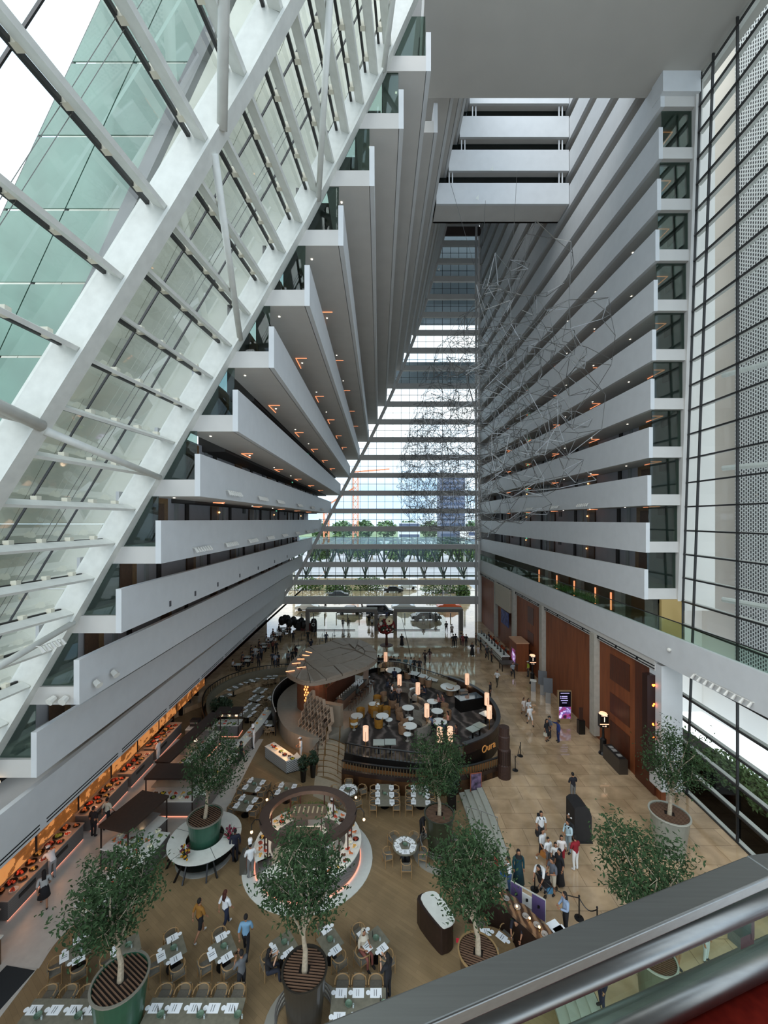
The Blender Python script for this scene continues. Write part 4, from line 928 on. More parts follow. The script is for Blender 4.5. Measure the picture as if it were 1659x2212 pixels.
SP_=MB().lathe([(.01,0),(.07,0),(.085,.015),(.01,.012)],10).mesh('side_plate',PAPER)
BOWL=MB().lathe([(.03,0),(.10,.04),(.13,.09),(.12,.09),(.09,.045),(.01,.02)],12).mesh('bowl',mat('celadon',(96,120,100),.3))
GLS=MB().lathe([(.03,0),(.032,.12),(.028,.12),(.026,.01)],8).mesh('tumbler',mat('tumbler_glass',(170,180,176),.15))
CAN=MB().lathe([(.02,0),(.022,.16),(.012,.18),(.012,.24),(.001,.24)],8).mesh('sauce_bottle',mat('sauce',(60,60,52),.3))
MSN={}
def mat_set(px,py,z,rz,where,side=None):
    if side is None: MSN[where]=MSN.get(where,0)+1; side='%s in order'%ORD[MSN[where]-1]
    q=ob('placemat',MATM,None,(px,py,z),rz); tag(q,'white place setting on %s, %s'%(where,side),'placemat','place settings on '+where)
    c=ob('cutlery',CUT,q,(0,0,0))
    a=.3; s=ob('side_plate',SP_,None,(px-math.cos(rz)*.28,py-math.sin(rz)*.28,z)); tag(s,'small side plate on %s, %s'%(where,side),'plate','side plates on '+where)
def centre(px,py,z,where,bowl=True):
    if bowl: tag(ob('bowl',BOWL,None,(px,py,z)),'green bowl on %s'%where,'bowl')
    tag(ob('tumbler',GLS,None,(px+.17,py-.05,z)),'clear tumbler on %s'%where,'glass')
    tag(ob('sauce_bottle',CAN,None,(px-.14,py+.1,z)),'small dark cruet on %s'%where,'cruet')
def table(px,py,w,d,rz,label,seats,group='dining tables',h=.75,far=False,where=None,round_=False,top=STONEG,z=0,cw=True,seton=True,clabel='oak chair with grey seat'):
    p=at(px,py,z+h); t=T('dining_table',label,'table',(p.x,p.y,z),rz,group); where=where or label
    if round_: MB().lathe([(.01,h-.04),(w/2,h-.04),(w/2,h),(.01,h)],24).obj('table_top',top,t)
    else: MB().box((0,0,h-.02),(w,d,.04)).obj('table_top',top,t)
    MB().box((0,0,h/2),(.12,.12,h-.06)).obj('pedestal',BLACK,t); MB().lathe([(.01,0),(.28,0),(.28,.03),(.01,.05)],12).obj('base',BLACK,t)
    ca,sa=math.cos(rz),math.sin(rz); W=lambda a,b:(p.x+a*ca-b*sa,p.y+a*sa+b*ca)
    n=0
    for (a,b,fa,side) in seats:
        if seton: mx_,my_=W(a*.62 if abs(a)>w*.5 else a,b*.62 if abs(b)>d*.5 else b)
        if round_: 
            r_=math.hypot(a,b); mx_,my_=W(a*(w/2-.24)/r_,b*(w/2-.24)/r_)
        if seton: mat_set(mx_,my_,z+h,rz+fa-PI/2,where,side)
        if side: x_,y_=W(a,b); chair(x_,y_,rz+fa,'%s %s of %s'%(clabel,side,where),z,'chairs at '+where,far)
    if not far and seton: centre(p.x,p.y,z+h,where)
    return t,p
R45=R(40)
FR=[(169,2052,'leftmost diamond-set table of the front row'),(277,2044,'second diamond-set table from left, behind the green pot'),(375,2050,'third diamond-set table from left, right of the green pot'),(483,2047,'fourth diamond-set table from left, beside the man in blue'),(614,2038,'fifth diamond-set table, with the woman in black'),(713,2032,'sixth diamond-set table, behind the dark pot'),(812,2029,'seventh diamond-set table, rightmost in the front row')]
for i,(x,y,l) in enumerate(FR):
    rz=R(-52) if False else R(38)
    # near-left and near-right sides have settings; chairs near-left, near-right and far-left
    seats=[(0,-.72,PI/2,'near right side'),(-.72,0,0,'near left side'),(.05,.78,-PI/2,'far left side')]
    if i in (1,): seats=seats[:2]
    if i in (4,): seats=[(0,-.72,PI/2,'near right side'),(-.72,0,0,'near left side')]
    if i==5: seats=[(0,-.72,PI/2,'near right side'),(.1,.78,-PI/2,'far side')]
    if i==6: seats=[(0,-.72,PI/2,'near right side'),(-.72,0,0,'near left side'),(-.3,.85,-PI/2,'far side')]
    where='the '+' '.join(l.split(' ')[:3]).replace(',','')
    table(x,y,.82,.82,rz,l,seats,'diamond-set dining tables',where=['leftmost diamond table','second diamond table','third diamond table','fourth diamond table','fifth diamond table','sixth diamond table','seventh diamond table'][i])
def longtable(pxs,y,yc,label,where,ytab):
    a=at(pxs[0]-22,ytab,.75); b=at(pxs[-1]+22,ytab,.75); w=b.x-a.x; c=(a+b)/2
    t=T('long_table',label,'table',(c.x,c.y-.15,0),0,'long dining tables'); MB().box((0,0,.73),(w,1.2,.04)).obj('table_top',STONEG,t)
    for s in (-1,1): MB().box((s*w*.32,0,.36),(.14,.14,.7)).obj('pedestal',BLACK,t); MB().lathe([(.01,0),(.3,0),(.3,.04),(.01,.05)],12,(s*w*.32,0,0)).obj('base',BLACK,t)
    for i,x in enumerate(pxs):
        p=at(x,y,.75); mat_set(p.x,p.y,.75,PI/2 if False else 0,where); mat_set(p.x,p.y-.72,.75,0,where)
        chair(p.x,c.y+.72,-PI/2,'oak chair behind %s, %s from left'%(where,ORD[i]),0,'chairs behind '+where)
        if i%2==0: centre(p.x+.3,c.y-.1,.75,'%s at %s seat'%(where,ORD[i]))
longtable([74,119,160,200],2182,2160,'long table at the bottom left corner','the bottom left long table',2190)
longtable([336,378,420,461,500],2178,2158,'long table at the bottom between green and dark pots','the bottom middle long table',2188)
longtable([737,774,812],2145,2112,'long table at the bottom behind the steel handrail','the bottom right long table',2165)
side=[(-.75,0),( .75,0)]
def rows(w,d,n):
    s=[]
    for k in range(n):
        b=(k-(n-1)/2)*(d/n); nm=['nearest','middle','farthest'] if n==3 else ['nearer','farther']
        s.append((-(w/2+.28),b,0,nm[k]+' on the left')); s.append((w/2+.28,b,PI,nm[k]+' on the right'))
    return s
table(831,1716,.85,2.0,0,'six-seat table left of the dark lounge wall poster',rows(.85,2.0,3),'rectangular dining tables',where='six-seat table left of the tree')
table(908,1717,.85,2.0,R(-4),'six-seat table just behind the dark green pot',rows(.85,2.0,3),'rectangular dining tables',where='six-seat table by the dark pot')
table(549,1695,.85,1.35,R(-9),'four-seat table by the aisle, farther one',rows(.85,1.35,2),'rectangular dining tables',where='farther aisle four-seat table')
table(531,1734,.85,1.35,R(-9),'four-seat table by the aisle, nearer one',rows(.85,1.35,2),'rectangular dining tables',where='nearer aisle four-seat table')
table(618,1705,.85,1.35,R(-5),'four-seat table behind the round buffet canopy',rows(.85,1.35,2),'rectangular dining tables',where='table behind the round buffet')
def ring(n,r,a0,names): return [(r*math.cos(R(a0+360*k/n)),r*math.sin(R(a0+360*k/n)),R(a0+360*k/n+180),names[k]) for k in range(n)]
table(875,1826,1.32,1.32,0,'round stone table with five settings by the dark pot',ring(5,.98,54,['far right side','far side','left side','near left side','near right side']),'round dining tables',round_=True,where='round table by the dark pot')
table(752,1706,1.3,1.3,0,'round table right of the round buffet canopy',ring(5,.98,20,['right side','far side','left side','near left side','near right side']),'round dining tables',round_=True,where='round table by the lounge wall')
tb,p=table(1065,2052,1.9,1.9,0,'large round timber table beside the host counter',[(-.2,1.2,R(-90),'far side'),(.85,.85,R(225),'far right side'),(-.9,.5,R(0),None)],'round dining tables',round_=True,top=mat('table_timber',(122,100,70),.4,noise=.15,nscale=5),where='large round timber table')
# back dining room (left, behind the buffet)
BK=[(562,1491),(554,1507.5),(544,1525.6),(535,1541)]
for i,(x,y) in enumerate(BK): table(x,y,.85,1.35,R(-14),'back dining table in the centre column, %s from the far end'%ORD[i],rows(.85,1.35,2),'back dining tables centre',far=True,where='back centre table %s from far'%ORD[i])
BL=[(490,1502),(504,1487),(515,1480),(538,1471),(553,1468),(578,1463),(592,1462)]
for i,(x,y) in enumerate(BL):
    table(x,y,.8,.8,R(-40+i*6),'small table along the curved banquette, %s from the left'%ORD[i],[(.0,-.75,PI/2,'near side'),(.0,.3,-PI/2,None)],'banquette tables',far=True,where='banquette table %s from left'%ORD[i])
BR=[(592,1507),(585,1532),(586,1561)]
for i,(x,y) in enumerate(BR): table(x,y,.8,.8,R(-4),'small table by the black bar wall, %s from far end'%ORD[i],[(0,-.75,PI/2,'near side'),(-.75,0,0,'left side')],'bar wall tables',far=True,where='bar wall table %s from far'%ORD[i])
for i,(x,y) in enumerate(((570,1573),(588,1577))):
    q=at(x,y,.4); chair(q.x,q.y,PI/2,'oak chair standing apart at the near end of back dining, %s'%['left','right'][i])
bq=smooth([(-13.6,33.6),(-15.2,36.6),(-15.9,39.2),(-15.5,41.5),(-14.4,43.2),(-12.9,44.4),(-10.6,45.1),(-8.6,45.1)],6,False)
t=T('curved_banquette','long curved olive grey banquette around the back dining area','sofa')
OLV=mat('olive_leather',(112,106,88),.6,noise=.06); MB().wall(bq,.0,.46,.6).obj('seat',OLV,t); MB().wall(offs(bq,.38),.0,1.25,.22).obj('backrest',OLV,t)
t=T('slatted_fence','dark slatted fence behind the curved banquette','fence'); fo=offs(bq,.8); MB().wall(fo,.0,.35,.08).obj('base_rail',BLACK,t); slats(t,fo,.9,.4); MB().wall(fo,1.5,1.56,.1).obj('rail_cap',BLACK,t)
# reception-side crowd tables at back left (z .5)
rr=random.Random(8)
for i in range(13):
    y=46.6+i*1.3; x=-16.3+i*.12+(i%2)*.5
    t=T('cafe_table','small white cafe table in the crowded row at back left, %s from near end'%ORD[i],'table',(x,y,MZ),0,'cafe tables back left')
    MB().box((0,0,.73),(.8,.7,.04)).obj('table_top',MTOP,t); MB().box((0,0,.36),(.08,.08,.7)).obj('pedestal',BLACK,t)
    chair(x+.7,y,PI,'dark cafe chair at the aisle side of cafe table %s from near end'%ORD[i],MZ,'cafe chairs back left',True); chair(x-.7,y,0,'dark cafe chair at the wall side of cafe table %s from near end'%ORD[i],MZ,'cafe chairs back left',True)
# ================================================================ BUFFET
TILE=ramp_mat('grey_hatch_tile',tw(7,0,0),[(.4,(96,94,92)),(.6,(128,124,120))],.5,(1,1,1),(0,R(35),0))
AMB=ramp_mat('amber_glass',tw(1.4,8,3),[(.0,(120,70,30)),(.42,(150,90,40)),(.5,(60,34,18)),(.58,(206,130,70)),(1,(214,140,78))],.4,(1,1,1.4))
n=AMB.node_tree; pz=n.nodes['Principled BSDF']; lk=[l for l in n.links if l.to_socket==pz.inputs['Base Color']][0]; n.links.new(lk.from_socket,pz.inputs['Emission Color']); pz.inputs['Emission Strength'].default_value=.6
GLOW=mat('led_glow',(255,180,155),emit=.9,ecol=(255,165,135))
segs=[(13.2,17.6,'wall buffet counter, nearest section at left edge'),(18.0,22.6,'wall buffet counter, second section with roast dishes'),(23.2,26.6,'wall buffet counter, third section behind staff in black'),(27.0,29.6,'wall buffet counter, fourth section with breads'),(30.0,33.8,'wall buffet counter, farthest section by the chef')]
for i,(y0,y1,l) in enumerate(segs):
    t=T('buffet_counter',l,'counter',(0,0,0),0,'wall buffet counters')
    MB().box((-17.05,(y0+y1)/2,.5),(.9,y1-y0,.84)).obj('counter_body',TILE,t); MB().box((-17.05,(y0+y1)/2,.945),(1.0,y1-y0+.06,.05)).obj('counter_top',mat('buffet_top',(176,160,146),.35),t)
    MB().box((-16.62,(y0+y1)/2,.06),(.03,y1-y0,.04)).obj('led_strip',GLOW,t)
    for k in range(max(1,int((y1-y0)/2))):
        MB().box((-16.585,y0+1+k*2,.62),(.03,.9,.16)).obj('niche',DARK,t)
    rr=random.Random(i); k=0; y=y0+.3
    while y<y1-.2:
        dish(-17.25+rr.uniform(-.08,.08),y,.97,[0,1,1,0,2,5,3][k%7],'wall buffet section %s from near end'%ORD[i],1.25,True); 
        dish(-16.82+rr.uniform(-.05,.05),y+.2,.97,[1,0,2,5,0,1][k%6],'wall buffet section %s from near end'%ORD[i],.9,k%3!=0); y+=.55; k+=1
    m=MB(); m.box((-17.45,(y0+y1)/2,1.75),(.5,y1-y0-.3,.04)); m.obj('glass_shelf',mat('shelf_steel',(150,148,144),.3,.5),t)
    point('heat_lamp_glow',(-17.0,(y0+y1)/2-1,1.7),16,(1,.45,.2),.15); point('heat_lamp_glow',(-17.0,(y0+y1)/2+1,1.7),16,(1,.45,.2),.15)
# amber glass transom panels hanging under the mezzanine
y=13.0; i=0
at_=T('amber_transom','row of backlit amber glass panels under the left mezzanine fascia','glass panels')
while y<35:
    x=mx(y)-.15; MB().box((x,y+1.25,3.45),(.06,2.4,.75)).obj('amber_panel',AMB,at_); MB().box((x,y+2.52,3.45),(.1,.08,.85)).obj('panel_post',BRN,at_); y+=2.6; i+=1
# dark wooden posts
# hot islands on the aisle
def canopy_island(label,x,y,w,d,h,rz,roofm,where,nd,lamps=4,hh=2.1,roofz=None,cat='counter'):
    t=T('buffet_island',label,cat,(x,y,0),rz,'buffet islands')
    MB().box((0,0,.5),(w,d,.84)).obj('counter_body',TILE,t); MB().box((0,0,.95),(w+.08,d+.08,.06)).obj('counter_top',MARBW,t); MB().box((0,-d/2-.02,.05),(w,.03,.04)).obj('led_strip',GLOW,t); MB().box((w/2+.02,0,.05),(.03,d,.04)).obj('led_strip',GLOW,t)
    for a in (-1,1):
        for b in (-1,1): MB().box((a*w/2,b*d/2,hh/2),(.06,.06,hh)).obj('post',BRN,t)
    MB().box((0,0,hh+.06),(w+.15,d+.2,.12)).obj('roof',roofm,t)
    MB().box((0,d*.1,1.5),(w-.1,d*.5,.03)).obj('shelf',mat('shelf_steel',(150,148,144),.3,.5),t)
    for k in range(lamps):
        MB().lathe([(.02,.25),(.05,.1),(.13,0),(.12,0)],10,((-w/2+(k+.5)*w/lamps),0,hh-.32)).obj('heat_lamp',mat('lamp_white',(255,244,225),.3,emit=1.5,ecol=(255,225,190)),t)
    ca,sa=math.cos(rz),math.sin(rz)
    for k in range(nd):
        a=-w/2+.25+(k%max(1,int(w/.42)))*.42; b=-d*.3+.38*(k//max(1,int(w/.42)))
        if a>w/2-.1 or b>d/2-.1: continue
        dish(x+a*ca-b*sa,y+a*sa+b*ca,.98,k,where,.9,k%4==3)
    return t
canopy_island('pale hatched buffet island with roof and warm heat lamps',-12.7,25.0,2.8,1.3,.95,0,BRN,'the roofed island with heat lamps',12,5,2.3)
canopy_island('long narrow roofed buffet island running back from the lamps',-13.55,29.2,.8,6.5,.95,R(-7),BRN,'the long narrow roofed island',10,3,2.3)
canopy_island('dark roofed buffet island at the left front',-13.25,21.9,1.7,2.6,.95,R(-14),mat('roof_dark',(52,38,30),.5,noise=.15,nscale=5),'the dark roofed island',8,2,2.1)
t=counter('salad_counter','white topped salad counter under the front left tree',[V((-11.9,22.0)),V((-12.2,19.6)),V((-13.0,17.6))],.95,TILE,depth=1.0)
for k in range(14):
    f=k/13; q=V((-11.9,22.0)).lerp(V((-13.0,17.6)),f); dish(q.x+(.2 if k%2 else -.2),q.y,.95,[4,3,0,4,1][k%5],'the salad counter',.95)
t=counter('dessert_counter','long counter with pans beside the far aisle edge',[V((-10.6,30.0)),V((-10.1,33.5)),V((-9.9,36))],.95,TILE,depth=.7)
for k in range(9): q=V((-10.6,30.0)).lerp(V((-9.9,36)),k/8.3); dish(q.x,q.y,.95,[4,2,4,0][k%4],'the dessert counter',1.0)
t=counter('grill_counter','grey counter with bright pans behind the pot tree',[V((-11.0,25.0)),V((-10.7,29.4))],.95,TILE,depth=.8)
for k in range(7): q=V((-11.0,25.0)).lerp(V((-10.7,29.4)),(k+.5)/7.3); dish(q.x,q.y,.95,[4,0,4,7][k%4],'the grey counter behind the pot tree',1.1)
t=counter('coffee_counter','beige counter with coffee machines by the red wall',[V((-15.6,33.0)),V((-13.4,33.0))],1.1,TAUPE,depth=1.2)
for k in range(2):
    q=T('coffee_machine','dark coffee machine on beige counter, %s one'%['left','right'][k],'machine',(-15.1+k*1.1,33.1,1.1)); MB().box((0,0,.25),(.7,.5,.5)).obj('housing',DARK,q); MB().box((0,-.28,.3),(.6,.08,.12)).obj('brew_head',mat('steel_plain',(160,160,158),.3,.8),q); MB().box((0,-.25,.03),(.6,.2,.05)).obj('drip_tray',mat('steel_plain',(160,160,158),.3,.8),q)
t=canopy_island('small lit food station beside the back dining room',-12.6,33.8,1.9,1.0,.95,0,BRN,'the small station by back dining',6,3,1.9)
# black shelving in front of red wall
t=T('black_shelving','tall black open shelving with glass at the left wall','shelving')
for y in (33.6,35.2,36.8,38.4,40):
    MB().box((-18.2,y,2.2),(.5,.12,4.2)).obj('upright',BLACK,t)
for z in (.6,1.1,1.6,2.1,2.6,3.1,3.6):
    for j in (0,2): MB().box((-18.2,34.4+j*1.6,z),(.45,1.5,.04)).obj('shelf',mat('shelf_cream',(150,140,122),.5),t)
# generic colour art on left wall
t=T('wall_mural','long bright abstract mural on the dark red wall','mural')
for i,(y,z,w_,h_,c) in enumerate(((42,2.6,2.6,2.2,(210,200,196)),(44.6,3.0,2.2,1.6,(60,110,50)),(46.2,3.3,1.6,1.2,(214,190,40)),(43.2,3.6,1.2,.8,(60,60,130)),(49,2.9,2.5,1.7,(190,180,172)),(51,3.3,1.5,1.2,(222,186,40)),(52.8,3.1,1.3,1.4,(80,96,100)),(48,3.7,1.3,.7,(196,110,40)),(55,3.2,2.2,1.4,(206,200,196)),(58,3.2,1.6,1.2,(140,60,40)))):
    MB().box((mx(y)-3.36,y,z),(.05+.01*i,w_,h_)).obj('mural_panel',mat('mural_%d'%i,c,.7),t)
# ---------------------------------------------------------------- round buffet island
rb=T('round_buffet','round white buffet island with ring shaped brown canopy','buffet',(-3.75,21.4,0))
MB().lathe([(.01,0),(3.4,0),(3.4,.03),(.01,.03)],48,sy=.93).obj('white_floor_disc',mat('disc_white',(226,228,220),.3,noise=.03),rb)
for (a0,a1,nm) in ((-60,72,0),(100,212,1),(228,292,2)):
    MB().lathe([(2.0,.1),(2.0,.9),(2.72,.9),(2.72,.1)],24,sy=.93,a0=R(a0),a1=R(a1)).obj('counter_body',TILE,rb)
    MB().lathe([(1.95,.9),(1.95,.96),(2.8,.96),(2.8,.9),(1.95,.9)],24,sy=.93,a0=R(a0),a1=R(a1)).obj('counter_top',MARBW,rb)
    MB().lathe([(2.74,.04),(2.74,.09),(2.78,.09),(2.78,.04)],24,sy=.93,a0=R(a0),a1=R(a1)).obj('led_strip',GLOW,rb)
MB().lathe([(2.02,2.25),(2.02,2.45),(2.55,2.45),(2.55,2.25),(2.02,2.25)],48,sy=.84).obj('canopy_ring',mat('ring_brown',(72,56,48),.5,noise=.12,nscale=5),rb)
for a in (5,20,60,75,110,125,160,178,200,215,-20,-40): MB().tube((2.28*math.cos(R(a)),2.28*.84*math.sin(R(a)),.96),(2.28*math.cos(R(a)),2.28*.84*math.sin(R(a)),2.3),.035,6).obj('post',mat('post_maroon',(62,24,20),.4),rb)
def pill(w,d): return [(math.cos(a)*d/2+(w/2-d/2)*(1 if math.cos(a)>0 else -1),math.sin(a)*d/2) for a in [R(-90+180*k/8) for k in range(9)]+[R(90+180*k/8) for k in range(9)]]
WR=mat('taupe_roof',(112,92,74),.5,noise=.12,nscale=4)
for (dy,w_,d_,z0,nm) in ((.55,2.05,.95,2.0,'roof_small'),(-.75,1.7,.55,1.85,'roof_front')):
    pl=[(p[0]-.1,p[1]+dy) for p in pill(w_,d_)]
    MB().prism(pl,z0,z0+.18).obj(nm,WR,rb); MB().prism(pl,.88,.95).obj('inner_counter_top',MARBW,rb); MB().prism([(p[0]*.92,(p[1]-dy)*.92+dy) for p in pl],.03,.88).obj('inner_counter',mat('ringed_grey',(110,110,108),.5),rb)
    for s in (-1,1): MB().tube((s*w_*.35-.1,dy-.1,.95),(s*w_*.35-.1,dy-.1,z0),.03,6).obj('post',mat('post_maroon',(62,24,20),.4),rb)
for k in range(7): MB().box((-.85+k*.25,.55,2.19),(.08,.5,.02)).obj('skylight_slot',mat('slot_pale',(196,176,140),.4),rb)
for k,(a,l) in enumerate(((35,0),(-5,0),(150,0),(205,0))):
    c,s_=2.6*math.cos(R(a)),2.6*.86*math.sin(R(a)); m=MB(); m.path([V((c*.95,s_*.95,2.4)),V((c*1.0,s_,2.75)),V((c*1.08,s_*1.08,2.8)),V((c*1.14,s_*1.14,2.6)),V((c*1.14,s_*1.14,2.3))],.025,5); m.obj('lamp_arm',BLACK,rb)
    MB().sphere((c*1.14,s_*1.14,2.22),.075).obj('globe_lamp',mat('globe',(255,220,180),emit=1.6,ecol=(255,210,170)),rb)
rr=random.Random(12)
for k in range(46):
    a=[-58+130*(k/22) if k<23 else 102+108*((k-23)/22)][0]; r_=2.2 if k%2 else 2.5
    dish(-3.75+r_*math.cos(R(a)),21.4+r_*.93*math.sin(R(a)),.96,k+(k//3),'the round white buffet',.85,k%7==3)
gr_=MB(); rr=random.Random(13)
for k in range(420):
    a=R(rr.uniform(60,125)); r_=rr.uniform(2.35,2.7); x,y=-3.75+r_*math.cos(a),21.4+r_*.93*math.sin(a); gr_.tube((x,y,.96),(x+rr.uniform(-.1,.1),y+rr.uniform(-.1,.1),1.15+rr.random()*.2),.03,3,.004)
tag(gr_.obj('herb_planter',mat('herb_green',(70,110,40),.6)),'fresh green herbs along the far counter of the round buffet','herbs',kind='stuff')
point('buffet_glow',(-5.4,21.8,1.9),22,(1,.6,.35),.15); point('buffet_glow',(-3.8,22.2,1.7),16,(1,.7,.5),.15); point('buffet_glow',(-1.9,21.0,2.0),14,(1,.75,.55),.15)
t=T('cutlery_trolley','grey steel trolley beside the tall-hatted chef','trolley',tuple(at(529,1880,0))); MB().box((0,0,.45),(.35,.6,.9)).obj('cabinet',mat('trolley_steel',(112,112,106),.35,.6),t); MB().tube((0,-.3,.98),(0,.3,.98),.02,6).obj('handle',mat('steel_plain',(160,160,158),.3,.8),t)
# ring table around green pot (left)
rt=T('ring_table','white marble ring table on black trestle legs around the green pot','table',(-9.33,21.6,0))
MB().lathe([(.95,.98),(.95,1.02),(1.85,1.02),(1.85,.98),(.95,.98)],40).obj('table_top',MARBW,rt)
for k in range(5):
    a=R(20+72*k); MB().box((1.4*math.cos(a),1.4*math.sin(a),1.025),(.9,.015,.004),a).obj('joint',DARK,rt)
for k in range(7):
    a=R(-160+k*51.4)
    for s in (-.14,.14): MB().bar((1.2*math.cos(a+s*.3),1.2*math.sin(a+s*.3),.98),(1.85*math.cos(a+s),1.85*math.sin(a+s),0),.07,.09).obj('leg',BLACK,rt)
MB().lathe([(1.15,.35),(1.15,.39),(1.5,.39),(1.5,.35),(1.15,.35)],32).obj('lower_ring',BLACK,rt)
MB().lathe([(.01,0),(1.45,0),(1.45,.06),(.01,.06)],32).obj('plinth',mat('plinth_grey',(150,150,144),.6),rt)
def bouquet(x,y,z,cs,label,seed,s=1):
    t=T('flower_arrangement',label,'flowers',(x,y,z)); rr=random.Random(seed)
    MB().lathe([(.08*s,0),(.12*s,.12*s),(.1*s,.12*s)],8).obj('vase',BLACK,t)
    for i,c in enumerate(cs):
        m=MB()
        for k in range(14): m.sphere((rr.uniform(-.25,.25)*s,rr.uniform(-.25,.25)*s,(.15+rr.random()*.4)*s),.06*s,5,3)
        m.obj('blossom',mat('bloom_%d_%d_%d'%c,c,.6),t)['kind']='stuff'
    m=MB()
    for k in range(30): m.tube((0,0,.08*s),(rr.uniform(-.35,.35)*s,rr.uniform(-.35,.35)*s,rr.uniform(.3,.65)*s),.02*s,3,.004)
    m.obj('stems',LEAF,t)['kind']='stuff'
bouquet(-9.7,20.15,1.02,[(190,140,30),(96,24,50)],'yellow and plum flower arrangement on the front of the ring table',1)
bouquet(-7.95,21.4,1.02,[(140,30,60),(110,40,60)],'crimson flower arrangement on the right of the ring table',2)
# floor mat at far left corner, blue panel
q=MB().box((0,0,.02),(1.3,1.9,.02)); o_=q.obj('floor_mat',mat('mat_dark',(44,48,50),.9),loc=(-14.5,15.2,0),rz=R(-8)); tag(o_,'dark grey floor mat at the lower left corner','mat')
# drinks cabinet bottom-left
t=T('pastry_cabinet','dark timber pastry cabinet at the lower left edge','cabinet',(-15.9,14.6,0)); MB().box((0,0,.55),(1.2,3.4,1.1)).obj('cabinet',mat('cab_brown',(96,70,48),.5,noise=.2),t); MB().box((0,0,1.12),(1.3,3.5,.05)).obj('counter_top',MARBW,t)
for k in range(6): dish(-15.8,13.4+k*.5,1.15,2,'the pastry cabinet',1.0,True)
# two black planters by the grill
for i,(x,y) in enumerate(((655,1688),(676,1678))):
    p=at(x,y,0); t=T('tall_planter','tall black planter with dark leaves beside the stairs, %s'%['left','right'][i],'planter',tuple(p),0,'black planters')
    MB().lathe([(.01,0),(.16,0),(.24,.95),(.2,.95),(.18,.9),(.01,.9)],12).obj('pot',BLACK,t); leafblob('foliage',(0,0,1.25),(.4,.4,.55),260,.12,mat('leaf_dark',(40,60,38),.6,noise=.2,nscale=4),seed=i,parent=t)
p=at(478,1530,1.0); t=T('indoor_bush','dark leafy bush in box behind the buffet','planter',(p.x,p.y,0)); MB().box((0,0,.4),(1.6,.8,.8)).obj('box',BLACK,t); leafblob('foliage',(0,0,1.3),(1.0,.7,.7),600,.16,mat('leaf_dark',(40,60,38),.6,noise=.2,nscale=4),seed=9,parent=t)
# ================================================================ CONCOURSE ITEMS
def base(x,y,z=MZ): return tuple(at(x,y,z))
SCR=ramp_mat('screen_picture',tn(2.2,3),[(.38,(50,26,50)),(.48,(150,60,110)),(.56,(90,80,150)),(.64,(230,210,250))],.3)
n=SCR.node_tree; pz=n.nodes['Principled BSDF']; lk=[l for l in n.links if l.to_socket==pz.inputs['Base Color']][0]; n.links.new(lk.from_socket,pz.inputs['Emission Color']); pz.inputs['Emission Strength'].default_value=.8
t=T('directory_screen','tall freestanding digital directory screen before the timber wall','screen',base(1219,1562))
MB().box((0,0,1.55),(1.15,.2,2.5)).obj('housing',mat('housing_tan',(150,126,92),.5),t); MB().box((0,-.12,2.1),(1.0,.02,1.3)).obj('screen_black',mat('screen_black',(18,16,26),.2),t); MB().box((0,-.12,.95),(1.0,.02,1.0)).obj('screen_picture',SCR,t)
TXT=mat('screen_text',(190,180,230),.5,emit=.8)
for k,(w_,z) in enumerate(((.75,2.62),(.5,2.35),(.52,2.2),(.6,2.0),(.4,1.8))): MB().box((-.05 if k else 0,-.135,z),(w_,.01,.05)).obj('text_line',TXT,t)
for z in (2.35,2.2): MB().box((-.38,-.135,z),(.05,.01,.07)).obj('icon',TXT,t)
MB().box((0,0,.15),(.8,.3,.3)).obj('foot',mat('housing_tan',(150,126,92),.5),t)
def mtext(name,s,size,loc,rot,m,parent,ext=.008):
    q=text(name,s,size,loc,rot,m,parent,ext); bpy.context.view_layer.update(); me=bpy.data.meshes.new_from_object(q.evaluated_get(bpy.context.evaluated_depsgraph_get())); me.name=name
    nn=q.name; par=q.parent; l=q.location.copy(); r=q.rotation_euler.copy(); bpy.data.objects.remove(q); z=ob(name,me,par,l); z.rotation_euler=r; return z
mtext(*SIGN_JOB)
for (x,y,lab,s) in ((1303,1628,'nearer black lantern sign reading 1 on a post by the timber wall',1),(1150,1476,'farther black lantern sign reading 1 beside the timber wall',1)):
    t=T('lantern_sign',lab,'sign',base(x,y)); MB().lathe([(.01,0),(.34,0),(.3,.1),(.22,.2),(.22,1.1),(.1,1.2),(.07,2.0),(.01,2.0)],12).obj('stand',BLACK,t)
    MB().box((0,0,2.5),(.62,.34,.95)).obj('lantern_body',BLACK,t)
    MB().lathe([(.3,0),(.24,.08),(.01,.1)],16,(0,0,2.98)).obj('light_cap',mat('cap_lamp',(255,200,160),emit=1.2,ecol=(255,190,150)),t)
    MB().box((0,-.18,2.28),(.66,.03,.05)).obj('light_bar',mat('cap_lamp',(255,200,160),emit=1.2,ecol=(255,190,150)),t)
    LT1=mat('sign_letter',(255,225,200),emit=1.2)
    mtext('numeral','1',.52,(0,-.18,2.6),(R(90),0,0),LT1,t); mtext('lettering','TOWER',.13,(0,-.18,2.89),(R(90),0,0),LT1,t); mtext('lettering','4 - 55',.13,(0,-.18,2.13),(R(90),0,0),LT1,t)
for (x,y,lab) in ((1255,1584,'black slim cabinet against the second column'),):
    t=T('slim_cabinet',lab,'cabinet',base(x,y)); MB().box((0,0,.55),(.5,.4,1.1)).obj('cabinet',BLACK,t); MB().box((.0,.0,1.6),(.3,.06,1.0)).obj('sign_board',mat('board_brown',(60,34,24),.5),t)
t=T('metal_bin','long dark metal bin with open top by the timber wall','bin',(16.75,28.6,MZ)); MB().box((0,0,.5),(.6,2.0,1.0)).obj('bin_body',mat('bin_bronze',(70,62,54),.4,.4),t); MB().box((.0,0,1.02),(.45,1.7,.05)).obj('rim',DARK,t)
